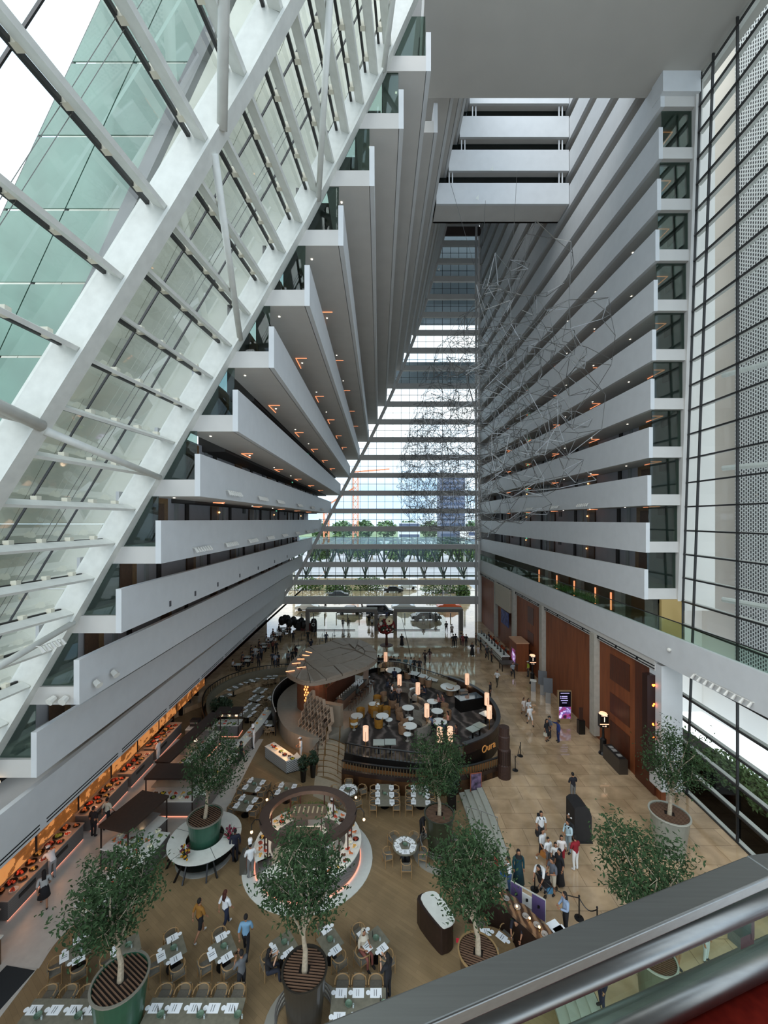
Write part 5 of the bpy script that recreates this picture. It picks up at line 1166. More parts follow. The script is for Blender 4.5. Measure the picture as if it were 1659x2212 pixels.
for k in (-.5,.1,.5): MB().box((0,k,1.05),(.3,.3,.03)).obj('opening',mat('bin_open',(150,150,146),.4),t)
for i,(x,y) in enumerate(((1152,1492),(1172,1500),(1184,1518))):
    t=T('information_kiosk','silver information kiosk by the third column, %s from left'%ORD[i],'kiosk',base(x,y),R(-20),'silver kiosks'); MB().box((0,0,.5),(.45,.35,1.0)).obj('pedestal',mat('steel_plain',(160,160,158),.3,.8),t)
    if i: MB().hexa([(-.4,-.1,1.0),(.4,-.1,1.0),(.4,0,1.0),(-.4,0,1.0),(-.4,.1,2.3),(.4,.1,2.3),(.4,.2,2.3),(-.4,.2,2.3)]).obj('screen_panel',mat('kiosk_grey',(92,94,96),.3),t)
    else: MB().box((0,0,1.05),(.6,.5,.06)).obj('tray',MARBW,t)
t=T('timber_booth','timber clad booth with lit screen on its front','booth',(16.5,47.6,MZ)); MB().box((0,0,1.6),(1.4,2.6,3.2)).obj('booth_body',TIMB,t); MB().box((0,0,3.25),(1.5,2.7,.12)).obj('booth_top',mat('booth_top',(196,150,116),.5),t); MB().box((-.72,-.2,1.6),(.03,1.3,1.4)).obj('screen_picture',SCR,t)
q=MB().box((0,0,0),(.06,3.2,1.9)); tag(q.obj('wall_picture',ramp_mat('blue_art',tn(2),[(.4,(44,48,90)),(.6,(74,84,140))],.6),loc=(17.1,54.8,4.6)),'wide deep blue picture on the far timber wall','picture')
rc=T('reception_desk','long white and striped reception desk at far right','desk',(0,0,0))
a=V(base(1092,1437)[:2]); b=V(base(1038,1383)[:2]); MB().wall([a,b],MZ,MZ+1.0,.9).obj('desk_body',mat('desk_dark',(70,60,52),.5),rc); MB().wall([a,b],MZ+1.0,MZ+1.08,1.1).obj('desk_top',MARBW,rc)
for z in (.35,.6,.85): MB().wall(offs([a,b],.48),MZ+z,MZ+z+.1,.04).obj('white_stripe',MARBW,rc)
for k in range(9):
    f=(k+.5)/9; q=a.lerp(b,f)+V((1.1,0)); tub('orange chair behind the reception desk, %s from near end'%ORD[k],q.x,q.y,0,mat('orange_leather',(168,70,34),.6),z=MZ,group='orange chairs behind reception',px=False)
    m_=T('computer_monitor','dark monitor on the reception desk, %s from near end'%ORD[k],'monitor',(q.x-1.1,q.y,MZ+1.08),0,'reception monitors'); MB().box((0,0,.3),(.05,.5,.32)).obj('display',DARK,m_); MB().box((0,0,.07),(.2,.2,.14)).obj('stand',DARK,m_)
t=T('concierge_table','small dark concierge table in front of the reception desk','table',base(1098,1447)); MB().box((0,0,.85),(1.9,1.2,.1)).obj('table_top',mat('conc_top',(74,68,62),.4),t)
for s in (-1,1):
    for u in (-1,1): MB().box((s*.85,u*.5,.4),(.1,.1,.8)).obj('leg',BRN,t)
# flower tree
t=T('flower_tree','tall red and white flower tree display near the entrance','flowers',base(835,1394)); MB().lathe([(.01,0),(.9,0),(.9,.05),(.2,.08),(.14,1.4),(.3,1.9)],14).obj('trunk',mat('trunk_red',(74,34,26),.6),t)
rr=random.Random(21)
for c,n_,nm in (((120,20,18),120,'red_blossoms'),((220,214,196),40,'white_blossoms'),((36,48,30),60,'dark_leaves')):
    m=MB()
    for k in range(n_):
        a=rr.random()*2*PI; u=rr.uniform(-.8,1); r_=1.05*math.sqrt(max(.05,1-u*u*.8)); m.sphere((r_*math.cos(a),r_*math.sin(a),2.6+u*.85),rr.uniform(.14,.26),6,4)
    m.obj(nm,mat(nm,c,.7),t)['kind']='stuff'
MB().lathe([(.12,-.06),(.46,-.08),(.5,0),(.46,.08),(.12,.06)],16).obj('ring_ornament',mat('ring_pale',(222,206,160),.5),t,loc=(.35,-.95,3.6)).rotation_euler=(R(80),0,0)
# dark display at left of entrance
t=T('dark_exhibit','dark sculptural display with black round forms at the left of the entrance','display',(-13.7,64.0,MZ)); rr=random.Random(5)
for k in range(9): MB().sphere((-1.8+k*.45,rr.uniform(-.5,.5),1.0+rr.uniform(-.3,.6)),(.55,.5,.75),10,7).obj('black_form',BLACK,t)
MB().box((1.8,0,.6),(2.4,1.2,1.2)).obj('plinth',BLACK,t); MB().box((2.2,-.7,.6),(1.6,.1,1.1)).obj('red_panel',mat('panel_red',(80,26,20),.6),t)
t=T('black_pod','black rounded pod with pale ring by the left portal','display',base(678,1364)); MB().lathe([(.01,0),(.45,0),(.5,.6),(.48,1.6),(.35,1.95),(.01,2.05)],16).obj('pod',BLACK,t); MB().lathe([(.2,0),(.26,0),(.26,.04),(.2,.04)],14).obj('ring',MARBW,t,loc=(0,-.5,1.2)).rotation_euler=(R(90),0,0)
# stanchions
def stan(x,y,lab,grp,z=MZ,px=True):
    p=at(x,y,z) if px else V((x,y,z)); t=T('rope_stanchion',lab,'stanchion',tuple(p),0,grp); MB().lathe([(.01,0),(.2,0),(.19,.03),(.03,.05),(.03,.95),(.045,.97),(.03,1.02),(.01,1.03)],12).obj('post_and_base',BLACK,t); return p+V((0,0,.9))
def rope(a,b,lab):
    m=MB(); pts=[a.lerp(b,k/8)-V((0,0,.28*math.sin(PI*k/8))) for k in range(9)]; m.path(pts,.022,5); tag(m.obj('barrier_rope',BLACK),lab,'rope')
a=stan(1124,1633,'farther black stanchion on marble right of the lounge','x'); b=stan(1113,1664,'nearer black stanchion on marble right of the lounge','x'); rope(a,b,'short rope between the two stanchions right of the lounge')
a=stan(1155,1922,'black stanchion beside the stroller in the host queue','x'); b=stan(1251,1984,'black stanchion near the steel handrail in the host queue','x'); rope(a,b,'long rope of the host queue toward the handrail'); c=stan(1290,2010,'black stanchion partly hidden by the steel handrail','x'); rope(b,c,'short rope at the handrail end of the host queue')
for q in col.objects:
    if q.get('group')=='x': del q['group']
k=0
for r_ in range(5):
    for j in range(6):
        stan(-11.2+r_*1.5,48.5+j*2.4,'dark queue post in the check-in line, %s row from left, %s from near end'%(ORD[r_],ORD[j]),'check-in queue posts',MZ,False)
    m=MB(); m.tube((-11.2+r_*1.5,48.5,MZ+.95),(-11.2+r_*1.5,60.5,MZ+.95),.015,4); tag(m.obj('queue_belt',BLACK),'dark belt of the check-in queue, %s row from left'%ORD[r_],'belt')
# podium and host area
t=T('covered_podium','tall black draped booth with rounded top on the concourse','booth',base(1250,1806)); 
pf=[(-.46,0),(.46,0),(.46,1.45),(.36,1.75),(.12,1.98),(-.3,1.98),(-.46,1.85)]
m=MB(); n_=len(pf); vs=[(x,-.5,z) for x,z in pf]+[(x,.5,z) for x,z in pf]; m.add(vs,[tuple(range(n_)),tuple(range(2*n_-1,n_-1,-1))]+[(i,n_+i,n_+(i+1)%n_,(i+1)%n_) for i in range(n_)]); m.obj('drape',mat('drape_black',(26,25,26),.7,noise=.2),t)
MB().box((0,0,.04),(1.0,1.1,.06)).obj('plinth',DARK,t)
# brown cabinet with marble top
hc=T('host_cabinet','dark brown rounded cabinet with white marble top','cabinet')
tp=[at(x,y,1.15) for x,y in ((909,1940),(937,1925),(962,1950),(981,1980),(979,1994),(966,2002),(951,1998))]
pl=smooth([(p.x,p.y) for p in tp],4); MB().prism(pl,1.1,1.16).obj('counter_top',MARBW,hc)
cx_=sum(p[0] for p in pl)/len(pl); cy_=sum(p[1] for p in pl)/len(pl)
MB().prism([(cx_+(p[0]-cx_)*1.08-.1,cy_+(p[1]-cy_)*1.02) for p in pl],.04,1.1).obj('cabinet',BRN,hc); MB().prism([(cx_+(p[0]-cx_)*.95-.1,cy_+(p[1]-cy_)*.95) for p in pl],0,.05).obj('plinth',BLACK,hc)
MB().box((0,0,0),(.12,.03,.16)).obj('red_notice',mat('notice_red',(196,40,60),.5),hc,loc=(cx_+.5,cy_-.9,.85))
# live edge host counter
hp=[at(x,y,1.6) for x,y in ((1012,1908),(1052,1922),(1095,1946),(1130,1978),(1165,2010),(1195,2045),(1212,2080))]
hpl=smooth([(p.x,p.y) for p in hp],5,False); WALN=ramp_mat('live_edge_walnut',tw(1.1,6,4),[(.2,(66,46,32)),(.5,(104,76,54)),(.8,(140,110,82))],.45,(1,1,1))
ht=T('live_edge_counter','wavy live-edge walnut host counter with small lamps','counter'); rr=random.Random(3)
A_=offs(hpl,.42); B_=offs(hpl,-.3); A_=[(p[0]+rr.uniform(-.07,.07),p[1]+rr.uniform(-.07,.07)) for p in A_]; B_=[(p[0]+rr.uniform(-.05,.05),p[1]+rr.uniform(-.05,.05)) for p in B_]
MB().strip(A_,B_,1.5,1.6).obj('slab_top',WALN,ht); MB().wall(hpl,MZ*0,1.5,.35).obj('front_panel',BRN,ht)
GL=mat('warm_bulb',(255,220,160),emit=6,ecol=(255,190,120))
for k,i in enumerate((3,8,13,17,20,24,28)):
    p=hpl[min(i,len(hpl)-1)]; t=T('table_lamp','tiny glowing lamp on the live-edge counter, %s from far end'%ORD[k],'lamp',(p[0],p[1],1.6),0,'tiny counter lamps'); MB().lathe([(.01,0),(.05,0),(.02,.03),(.02,.1)],8).obj('base',GOLD,t); MB().sphere((0,0,.14),.045).obj('bulb',GL,t)
DW=mat('counter_glass',(150,146,140),.15)
for k in range(9):
    p=hpl[4+k*3]; o_=MB().lathe([(.1,0),(.14,.05),(.12,.06),(.02,.02)],10).obj('glass_dish',DW,None,loc=(p[0]+.05*(k%2),p[1]+.08,1.6)); tag(o_,'shallow glass dish on the live-edge counter, %s from far end'%ORD[k],'dish','dishes on live-edge counter')
# purple queue screens with white strip
pa=at(1104,1925,MZ+.55); pb=at(1178,1968,MZ+.55); t=T('queue_screen','low purple and white queue screen panels behind host counter','screen'); d=(pb-pa)
for k,(f0,f1,c) in enumerate(((0,.33,(92,76,120)),(.34,.62,(226,226,222)),(.63,1,(92,76,120)))):
    a_=pa+d*f0; b_=pa+d*f1; MB().bar((a_.x,a_.y,MZ+.55),(b_.x,b_.y,MZ+.55),.05,.9 if c[0]<200 else .5).obj('screen_panel',mat('panel_%d'%c[0],c,.7),t)
    MB().box(((a_.x+b_.x)/2,(a_.y+b_.y)/2-.04,MZ+.6),(.14,.03,.12)).obj('black_mark',BLACK,t)
MB().bar((pa.x,pa.y,MZ+1.03),(pb.x,pb.y,MZ+1.03),.04,.04).obj('rail',STEELW,t)
for f in (0,.33,.66,1): q=pa+d*f; MB().tube((q.x,q.y,MZ),(q.x,q.y,MZ+1.03),.02,5).obj('post',STEELW,t)
for i,(x,y) in enumerate(((1198,2000),(1213,2012))):
    q=at(x,y,MZ+.95); t=T('white_pedestal','white topped pedestal at the host counter end, %s'%['left','right'][i],'pedestal',(q.x,q.y,MZ)); MB().box((0,0,.92),(.5,.45,.05),.4).obj('pedestal_top',PAPER,t); MB().box((0,0,.45),(.35,.3,.9),.4).obj('pedestal_body',BRN,t)
# handrails on curved steps
for i,pts in enumerate((((1007,1742),(1040,1752),(1075,1766)),((1018,1796),(1060,1820),(1098,1832)))):
    t=T('step_handrail','thin steel handrail across the curved steps, %s one'%['farther','nearer'][i],'handrail'); P=[at(x,y,z) for (x,y),z in zip(pts,(1.0,1.25,1.45))]
    m=MB(); m.path(P,.02,6); m.obj('rail',mat('steel_plain',(160,160,158),.3,.8),t)
    for p,z in zip(P,(0,.25,MZ)): MB().tube(p,(p.x,p.y,z),.018,5).obj('post',mat('steel_plain',(160,160,158),.3,.8),t)
# pram
t=T('stroller','dark folding pushchair in the host queue','stroller',base(1180,1925),R(-60)); MB().hexa([(-.2,-.3,.4),(.2,-.3,.4),(.2,.2,.35),(-.2,.2,.35),(-.22,-.45,.85),(.22,-.45,.85),(.22,-.1,.75),(-.22,-.1,.75)]).obj('seat',mat('pram_black',(30,30,34),.8),t)
for s in (-.24,.24):
    MB().tube((s,-.6,1.0),(s,.4,.1),.015,5).obj('frame',DARK,t); MB().tube((s,.3,.5),(s,-.4,.1),.015,5).obj('frame',DARK,t)
    for y_ in (-.4,.4): MB().tube((s-.02,y_,.1),(s+.02,y_,.1),.1,10).obj('wheel',BLACK,t)
o_=MB().box((0,0,.13),(.26,.16,.28)).obj('shopping_bag',mat('bag_blue',(96,160,200),.6),None,loc=base(1187,1928)); tag(o_,'pale blue carrier bag beside the pushchair','bag')
# ================================================================ POTTED TREES
def pot_tree(label,px,py,z0,hp,dia,colr,crown,seed,rim=None,grate=R(60),leaf=4600,dark=True,taper=.72):
    p=at(px,py,z0+hp); t=T('potted_tree',label,'tree',(p.x,p.y,z0)); r=dia/2; pm=mat('pot_%d_%d_%d'%colr,colr,.28,noise=.12,nscale=2)
    MB().lathe([(.01,0),(r*taper,0),(r*.97,hp-.06),(r,hp),(r*.93,hp),(r*.92,hp-.12),(.01,hp-.14)],32).obj('pot',pm,t,smooth=False)
    MB().lathe([(r*.95,hp-.02),(r*1.03,hp-.02),(r*1.03,hp+.03),(r*.95,hp+.03),(r*.95,hp-.02)],32).obj('pot_rim',rim or pm,t)
    MB().lathe([(.01,hp-.1),(r*.93,hp-.1)],20).obj('soil',mat('soil',(36,26,20),.9),t)
    n=15
    gm=mat('grate_bar',(110,84,66),.5)
    for k in range(n):
        o=-r*.9+(k+.5)*1.8*r/n; L=math.sqrt(max(.02,(r*.92)**2-o*o)); ca,sa=math.cos(grate),math.sin(grate)
        if abs(o)<r*.22:
            for s in (-1,1):
                a0,a1=s*r*.24,s*L; MB().bar((o*ca-a0*sa,o*sa+a0*ca,hp-.02),(o*ca-a1*sa,o*sa+a1*ca,hp-.02),.035,.03).obj('grate_bar',gm,t)
        else: MB().bar((o*ca+L*sa,o*sa-L*ca,hp-.02),(o*ca-L*sa,o*sa+L*ca,hp-.02),.035,.03).obj('grate_bar',gm,t)
    rr=random.Random(seed); c=atY(crown[0],crown[1],p.y)-V((p.x,p.y,z0)); rx=crown[2]*p.y/F; rz=crown[3]*p.y/F; c.y=crown[4] if len(crown)>4 else 0
    top=V((c.x*.5,c.y*.5,hp+(c.z-hp)*.45)); tr=MB(); pts=[V((.0,0,hp-.1)),V((c.x*.1+.03,.02,hp+(top.z-hp)*.4)),V((c.x*.25-.03,0,hp+(top.z-hp)*.75)),top]
    for i in range(3): tr.tube(pts[i],pts[i+1],.11-.02*i,8,.09-.02*i)
    tr.obj('trunk',BARK,t); br=MB(); tips=[]
    for k in range(13):
        a=2*PI*k/13+rr.uniform(-.3,.3); u=rr.uniform(-.55,.95); q=c+V((rx*.62*math.cos(a)*math.sqrt(1-u*u*.6),rx*.62*math.sin(a)*math.sqrt(1-u*u*.6),rz*.7*u)); s=pts[2].lerp(top,rr.random())
        m_=s.lerp(q,.5)+V((rr.uniform(-.15,.15),rr.uniform(-.15,.15),rr.uniform(0,.2))); br.tube(s,m_,.045,5,.03); br.tube(m_,q,.03,5,.012); tips+= [q,m_]
        for j in range(3):
            e=q+V((rr.uniform(-.5,.5),rr.uniform(-.5,.5),rr.uniform(-.3,.45))); br.tube(q,e,.012,4,.006); tips.append(e)
    br.obj('branches',BARK,t); lf=MB(); cl=[]
    for q in tips:
        for j in range(3): cl.append((q+V((rr.gauss(0,.22),rr.gauss(0,.22),rr.gauss(0,.2))),rr.uniform(.14,.30)))
    for k in range(60):
        a=rr.random()*2*PI; u=rr.uniform(-1,1); q_=math.sqrt(1-u*u); rad=rr.uniform(.55,1); cl.append((c+V((rx*rad*q_*math.cos(a),rx*rad*q_*math.sin(a),rz*rad*u)),rr.uniform(.12,.26)))
    per=max(8,leaf//len(cl))
    for q,s in cl:
        for j in range(per):
            o=q+V((rr.gauss(0,s),rr.gauss(0,s),rr.gauss(0,s*.8))); d=V((rr.uniform(-1,1),rr.uniform(-1,1),rr.uniform(-.9,.4))).normalized(); e=d.cross(V((rr.uniform(-.4,.4),rr.uniform(-.4,.4),1))).normalized(); l=rr.uniform(.055,.10)
            lf.add([o-d*l,o+e*l*.42+V((0,0,.01)),o+d*l,o-e*l*.42+V((0,0,.01))],[(0,1,2,3)])
    f=lf.obj('foliage',LEAF,t); f['kind']='stuff'; return t
pot_tree('potted tree in green glazed pot ringed by a white table',443,1763,0,2.1,1.76,(44,84,66),(462,1645,60,72),1,rim=mat('rim_stone',(120,116,104),.7))
pot_tree('potted tree in dark green pot beside the curved steps',949,1757,.0,2.1,1.6,(44,48,34),(945,1650,58,62),2,grate=R(80))
pot_tree('potted tree in green glazed pot at the lower left',260,2113,0,2.1,1.78,(42,82,62),(248,1935,88,112),3,rim=mat('rim_stone',(120,116,104),.7))
pot_tree('potted tree in dark bronze pot at bottom centre',658,2092,0,2.1,1.58,(46,42,36),(655,1893,86,95),4,grate=R(85))
pot_tree('potted tree in tan rimmed pot beside the host cabinet',1033,2056,0,2.1,1.45,(70,56,42),(1012,1890,74,98),5,rim=mat('rim_tan',(150,122,82),.6),grate=R(70))
pot_tree('potted tree in pale grey pot beside the right glass wall',1446,1756,MZ,2.0,1.86,(128,130,120),(1458,1640,62,72),6,rim=mat('rim_pale',(166,166,154),.6))
pot_tree('potted tree in tall grey pot seen below the steel handrail',1417,2068,MZ,2.0,1.3,(92,96,80),(1388,1872,98,92),7,rim=mat('rim_pale',(166,166,154),.6))
for (x,y,lab) in ((949,1757,'round steel and stone ring bench at the foot of the dark green pot'),(658,2092,'round steel and stone ring bench at the foot of the bronze pot')):
    p=at(x,y,2.1); t=T('ring_bench',lab,'bench',(p.x,p.y,0)); MB().lathe([(1.1,.0),(1.45,0),(1.45,.08),(1.1,.08),(1.1,0)],32).obj('stone_ring',mat('ring_stone',(150,148,138),.6),t)
    for r_,z in ((.95,.35),(.98,.5),(1.0,.65)): MB().lathe([(r_,z),(r_+.04,z),(r_+.04,z+.04),(r_,z+.04),(r_,z)],32).obj('steel_ring',mat('steel_plain',(160,160,158),.3,.8),t)
p=at(975,1745,0); t=T('bamboo_planter','tall dark planter with bushy plant behind the dark green pot','planter',(p.x,p.y,0)); MB().box((0,0,.5),(.5,.5,1.0)).obj('pot',BLACK,t); leafblob('foliage',(0,0,1.7),(.55,.5,.95),700,.12,mat('leaf_dark',(40,60,38),.6,noise=.2,nscale=4),seed=11,parent=t)
# ================================================================ WIRE SCULPTURE
ws=T('wire_sculpture','huge hanging cloud of thin steel wire polygons in the atrium','sculpture',(0,0,0)); rr=random.Random(17); pts=[]; tries=0
while len(pts)<2300 and tries<60000:
    tries+=1
    u=rr.random(); Y=22+u*44; sc_=1-.5*abs(u-.35)
    a=rr.random()*2*PI; q=rr.random()**.5
    P=V((9.2-3.2*u+5.2*sc_*q*math.cos(a),Y,26.5-2.5*u+10.0*sc_*q*math.sin(a)))
    if P.x>16.6: continue
    if min([(P-o).length for o in pts[-400:]]+[9])<.42+.55*(1-u): continue
    pts.append(P)
from mathutils.kdtree import KDTree
kd=KDTree(len(pts)); [kd.insert(p,i) for i,p in enumerate(pts)]; kd.balance(); E=set()
for i,p in enumerate(pts):
    c=0
    for (co,j,d) in kd.find_n(p,6):
        if j==i: continue
        if rr.random()<.8: E.add((min(i,j),max(i,j))); c+=1
        if c==3: break
m=MB()
for a,b in E: m.tube(pts[a],pts[b],.02,3,cap=False)
o_=m.obj('wire',mat('wire_steel',(120,120,118),.35,.6),ws); o_['kind']='stuff'
m=MB()
for (a,b) in ((V((9.5,36,46.5)),V((9.3,38,33))),(V((11.3,33,46.5)),V((11.0,34,36))),(V((6,34,46.5)),V((9,34,36)))): m.tube(a,b,.015,4)
m.obj('hanging_cable',mat('wire_steel',(120,120,118),.35,.6),ws)['kind']='stuff'
for k,(x,y,z) in enumerate(((9.9,36.2,49.2),(8.6,36.2,46.6),(8.3,45,52),(7.5,52,50))):
    MB().add([(0,0,0),(.25,0,.35),(.3,.1,-.05),(.1,.2,.2)],[(0,1,2),(0,2,3),(0,3,1),(1,3,2)]).obj('anchor_plate',MARBW,ws,loc=(x,y-.3,z))
# corridor the picture is taken from: wall and ceiling behind the railing
m=MB(); m.box((0,-3.2,18.2),(16,.2,5)); m.box((0,-1.7,20.6),(16,3.2,.3)); S(m.obj('wall_back',CORR),'grey corridor wall behind the near railing')
# ================================================================ NEAR RAILING
def rp(x,y,drop): Y=F*drop/(y-CY); return V(((x-CX)*Y/F,Y,H-drop))
nr=T('steel_railing','close brushed steel handrail with two round tubes crossing the lower right corner','railing')
e0=rp(690,2212,.9); e1=rp(1612,1848,.9); d=(e1-e0).normalized(); a=e0-d*.5; nrm2=V((d.y,-d.x,0)); wd=.062
A1=e1; pl=[a,A1,A1+nrm2*wd*1.0,a+nrm2*wd]
m=MB(); z0,z1=H-.928,H-.9; m.add([(p.x,p.y,z0) for p in pl]+[(p.x,p.y,z1) for p in pl],[(0,3,2,1),(4,5,6,7),(0,1,5,4),(1,2,6,5),(2,3,7,6),(3,0,4,7)])
q=m.obj('flat_handrail',STEEL,nr); bv=q.modifiers.new('bevel','BEVEL'); bv.width=.004; bv.segments=3
far2=rp(1659,1838,.9); dirx=V((1,-.0,0)); pl2=[A1,A1+V((.9,.12,0)),A1+V((.9,.12-.075,0)),A1+nrm2*wd]
m=MB(); m.add([(p.x,p.y,z0) for p in pl2]+[(p.x,p.y,z1+.001) for p in pl2],[(0,3,2,1),(4,5,6,7),(0,1,5,4),(1,2,6,5),(2,3,7,6),(3,0,4,7)]); q=m.obj('corner_handrail',STEEL,nr); bv=q.modifiers.new('bevel','BEVEL'); bv.width=.003; bv.segments=2
t1a=rp(1159,2147,.98); t1b=rp(1659,1938,.98); dd=(t1b-t1a).normalized(); MB().tube(t1a-dd*.9,t1b+dd*.6,.027,28).obj('upper_tube',STEEL,nr,smooth=True)
t2a=rp(1370,2203,1.2); t2b=rp(1659,2066,1.2); dd=(t2b-t2a).normalized(); MB().tube(t2a-dd*.9,t2b+dd*.6,.034,28).obj('lower_tube',STEEL,nr,smooth=True)
g0=a+nrm2*.03; g1=A1+nrm2*.03+d*.8; m=MB(); 
q=m.bar((g0.x+nrm2.x*-.02,g0.y-nrm2.y*.02+.03,H-1.13),(g1.x,g1.y+.03,H-1.13),.012,.4).obj('glass_pane',GLASSR,nr)
m=MB(); c=rp(1600,2020,1.08); m.box((c.x,c.y,c.z),(.05,.03,.03),.3); m.box((c.x+.02,c.y,c.z+.05),(.012,.02,.1),.3); m.obj('glass_clamp',STEEL,nr)
r0=rp(1440,2212,1.23); r1=rp(1659,2099,1.23); d3=(r1-r0).normalized(); n3=V((d3.y,-d3.x,0))
a_=r0-d3*.8; b_=r1+d3*1.0; m=MB(); m.add([a_,b_,b_+n3*.25,a_+n3*.25]+[p-V((0,0,.12)) for p in (a_,b_,b_+n3*.25,a_+n3*.25)],[(3,2,1,0),(4,5,6,7),(0,1,5,4),(1,2,6,5),(2,3,7,6),(3,0,4,7)])
S(m.obj('floor_red_ledge',ramp_mat('red_carpet',tn(30,4),[(.3,(122,30,22)),(.7,(150,42,30))],.98,spec=.1)),'red carpeted ledge below the near railing')
m=MB(); a_=a_-n3*.028; b_=b_-n3*.028; m.bar(a_+V((0,0,-.01)),b_+V((0,0,-.01)),.05,.05); S(m.obj('trim_3',mat('ledge_trim',(120,108,92),.6)))
# ================================================================ PEOPLE
def pose(**k):
    J=dict(pel=(0,0,.94),che=(0,0,1.26),nek=(0,0,1.46),hd=(0,.01,1.62),
      shL=(-.19,0,1.40),elL=(-.25,-.02,1.12),wrL=(-.24,.05,.88),shR=(.19,0,1.40),elR=(.25,-.02,1.12),wrR=(.24,.05,.88),
      hpL=(-.095,0,.90),knL=(-.10,.02,.50),anL=(-.10,-.02,.09),toL=(-.11,.13,.04),hpR=(.095,0,.90),knR=(.10,.02,.50),anR=(.10,-.02,.09),toR=(.11,.13,.04))
    J.update(k); return J
POSES={
'stand':pose(),
'walk':pose(knL=(-.10,.20,.52),anL=(-.10,.26,.12),toL=(-.10,.41,.08),knR=(.10,-.06,.50),anR=(.10,-.32,.16),toR=(.10,-.24,.05),elL=(-.25,-.12,1.14),wrL=(-.22,-.16,.90),elR=(.25,.06,1.13),wrR=(.22,.20,.93)),
'phone':pose(elR=(.24,.16,1.16),wrR=(.12,.30,1.38),elL=(-.24,.12,1.14),wrL=(-.08,.28,1.30),hd=(0,.04,1.61)),
'hold':pose(elR=(.26,.04,1.13),wrR=(.10,.26,1.10),elL=(-.26,.04,1.13),wrL=(-.10,.26,1.08),hd=(0,.06,1.60)),
'point':pose(elR=(.42,.08,1.30),wrR=(.64,.14,1.26)),
'bend':pose(che=(0,.20,1.18),nek=(0,.36,1.30),hd=(0,.48,1.36),shL=(-.19,.32,1.25),shR=(.19,.32,1.25),elL=(-.22,.44,1.0),wrL=(-.18,.56,.80),elR=(.22,.44,1.0),wrR=(.18,.56,.80),pel=(0,-.08,.94)),
'sit':pose(pel=(0,0,.54),che=(0,.02,.86),nek=(0,.03,1.06),hd=(0,.06,1.22),shL=(-.19,.02,1.0),shR=(.19,.02,1.0),elL=(-.24,.06,.74),wrL=(-.14,.30,.76),elR=(.24,.06,.74),wrR=(.14,.30,.76),
  hpL=(-.10,.02,.52),knL=(-.13,.42,.52),anL=(-.13,.44,.09),toL=(-.13,.60,.04),hpR=(.10,.02,.52),knR=(.13,.42,.52),anR=(.13,.44,.09),toR=(.13,.60,.04)),
'sitphone':pose(pel=(0,0,.54),che=(0,.02,.86),nek=(0,.03,1.06),hd=(0,.08,1.22),shL=(-.19,.02,1.0),shR=(.19,.02,1.0),elL=(-.22,.18,.80),wrL=(-.06,.34,1.02),elR=(.22,.18,.80),wrR=(.06,.34,1.02),
  hpL=(-.10,.02,.52),knL=(-.13,.42,.52),anL=(-.13,.44,.09),toL=(-.13,.60,.04),hpR=(.10,.02,.52),knR=(.13,.42,.52),anR=(.13,.44,.09),toR=(.13,.60,.04)),
'step':pose(knR=(.10,.28,.66),anR=(.10,.22,.28),toR=(.10,.36,.24),elL=(-.25,.08,1.13),wrL=(-.2,.24,.98)),
}
RAD=dict(pel=(.15,.11),che=(.155,.105),nek=(.055,.055),shL=(.062,.062),shR=(.062,.062),elL=(.042,.042),elR=(.042,.042),wrL=(.028,.028),wrR=(.028,.028),hpL=(.088,.088),hpR=(.088,.088),knL=(.056,.056),knR=(.056,.056),anL=(.036,.036),anR=(.036,.036),toL=(.032,.03),toR=(.032,.03))
EDG=[('pel','che'),('che','nek'),('che','shL'),('shL','elL'),('elL','wrL'),('che','shR'),('shR','elR'),('elR','wrR'),('pel','hpL'),('hpL','knL'),('knL','anL'),('anL','toL'),('pel','hpR'),('hpR','knR'),('knR','anR'),('anR','toR')]
SKINS={'l':mat('skin_light',(206,162,132),.6),'m':mat('skin_medium',(166,118,88),.6),'d':mat('skin_dark',(96,64,48),.6)}
PM={}
def seg_d(p,a,b):
    ab=b-a; t=max(0,min(1,(p-a).dot(ab)/max(1e-9,ab.dot(ab)))); return (p-(a+ab*t)).length
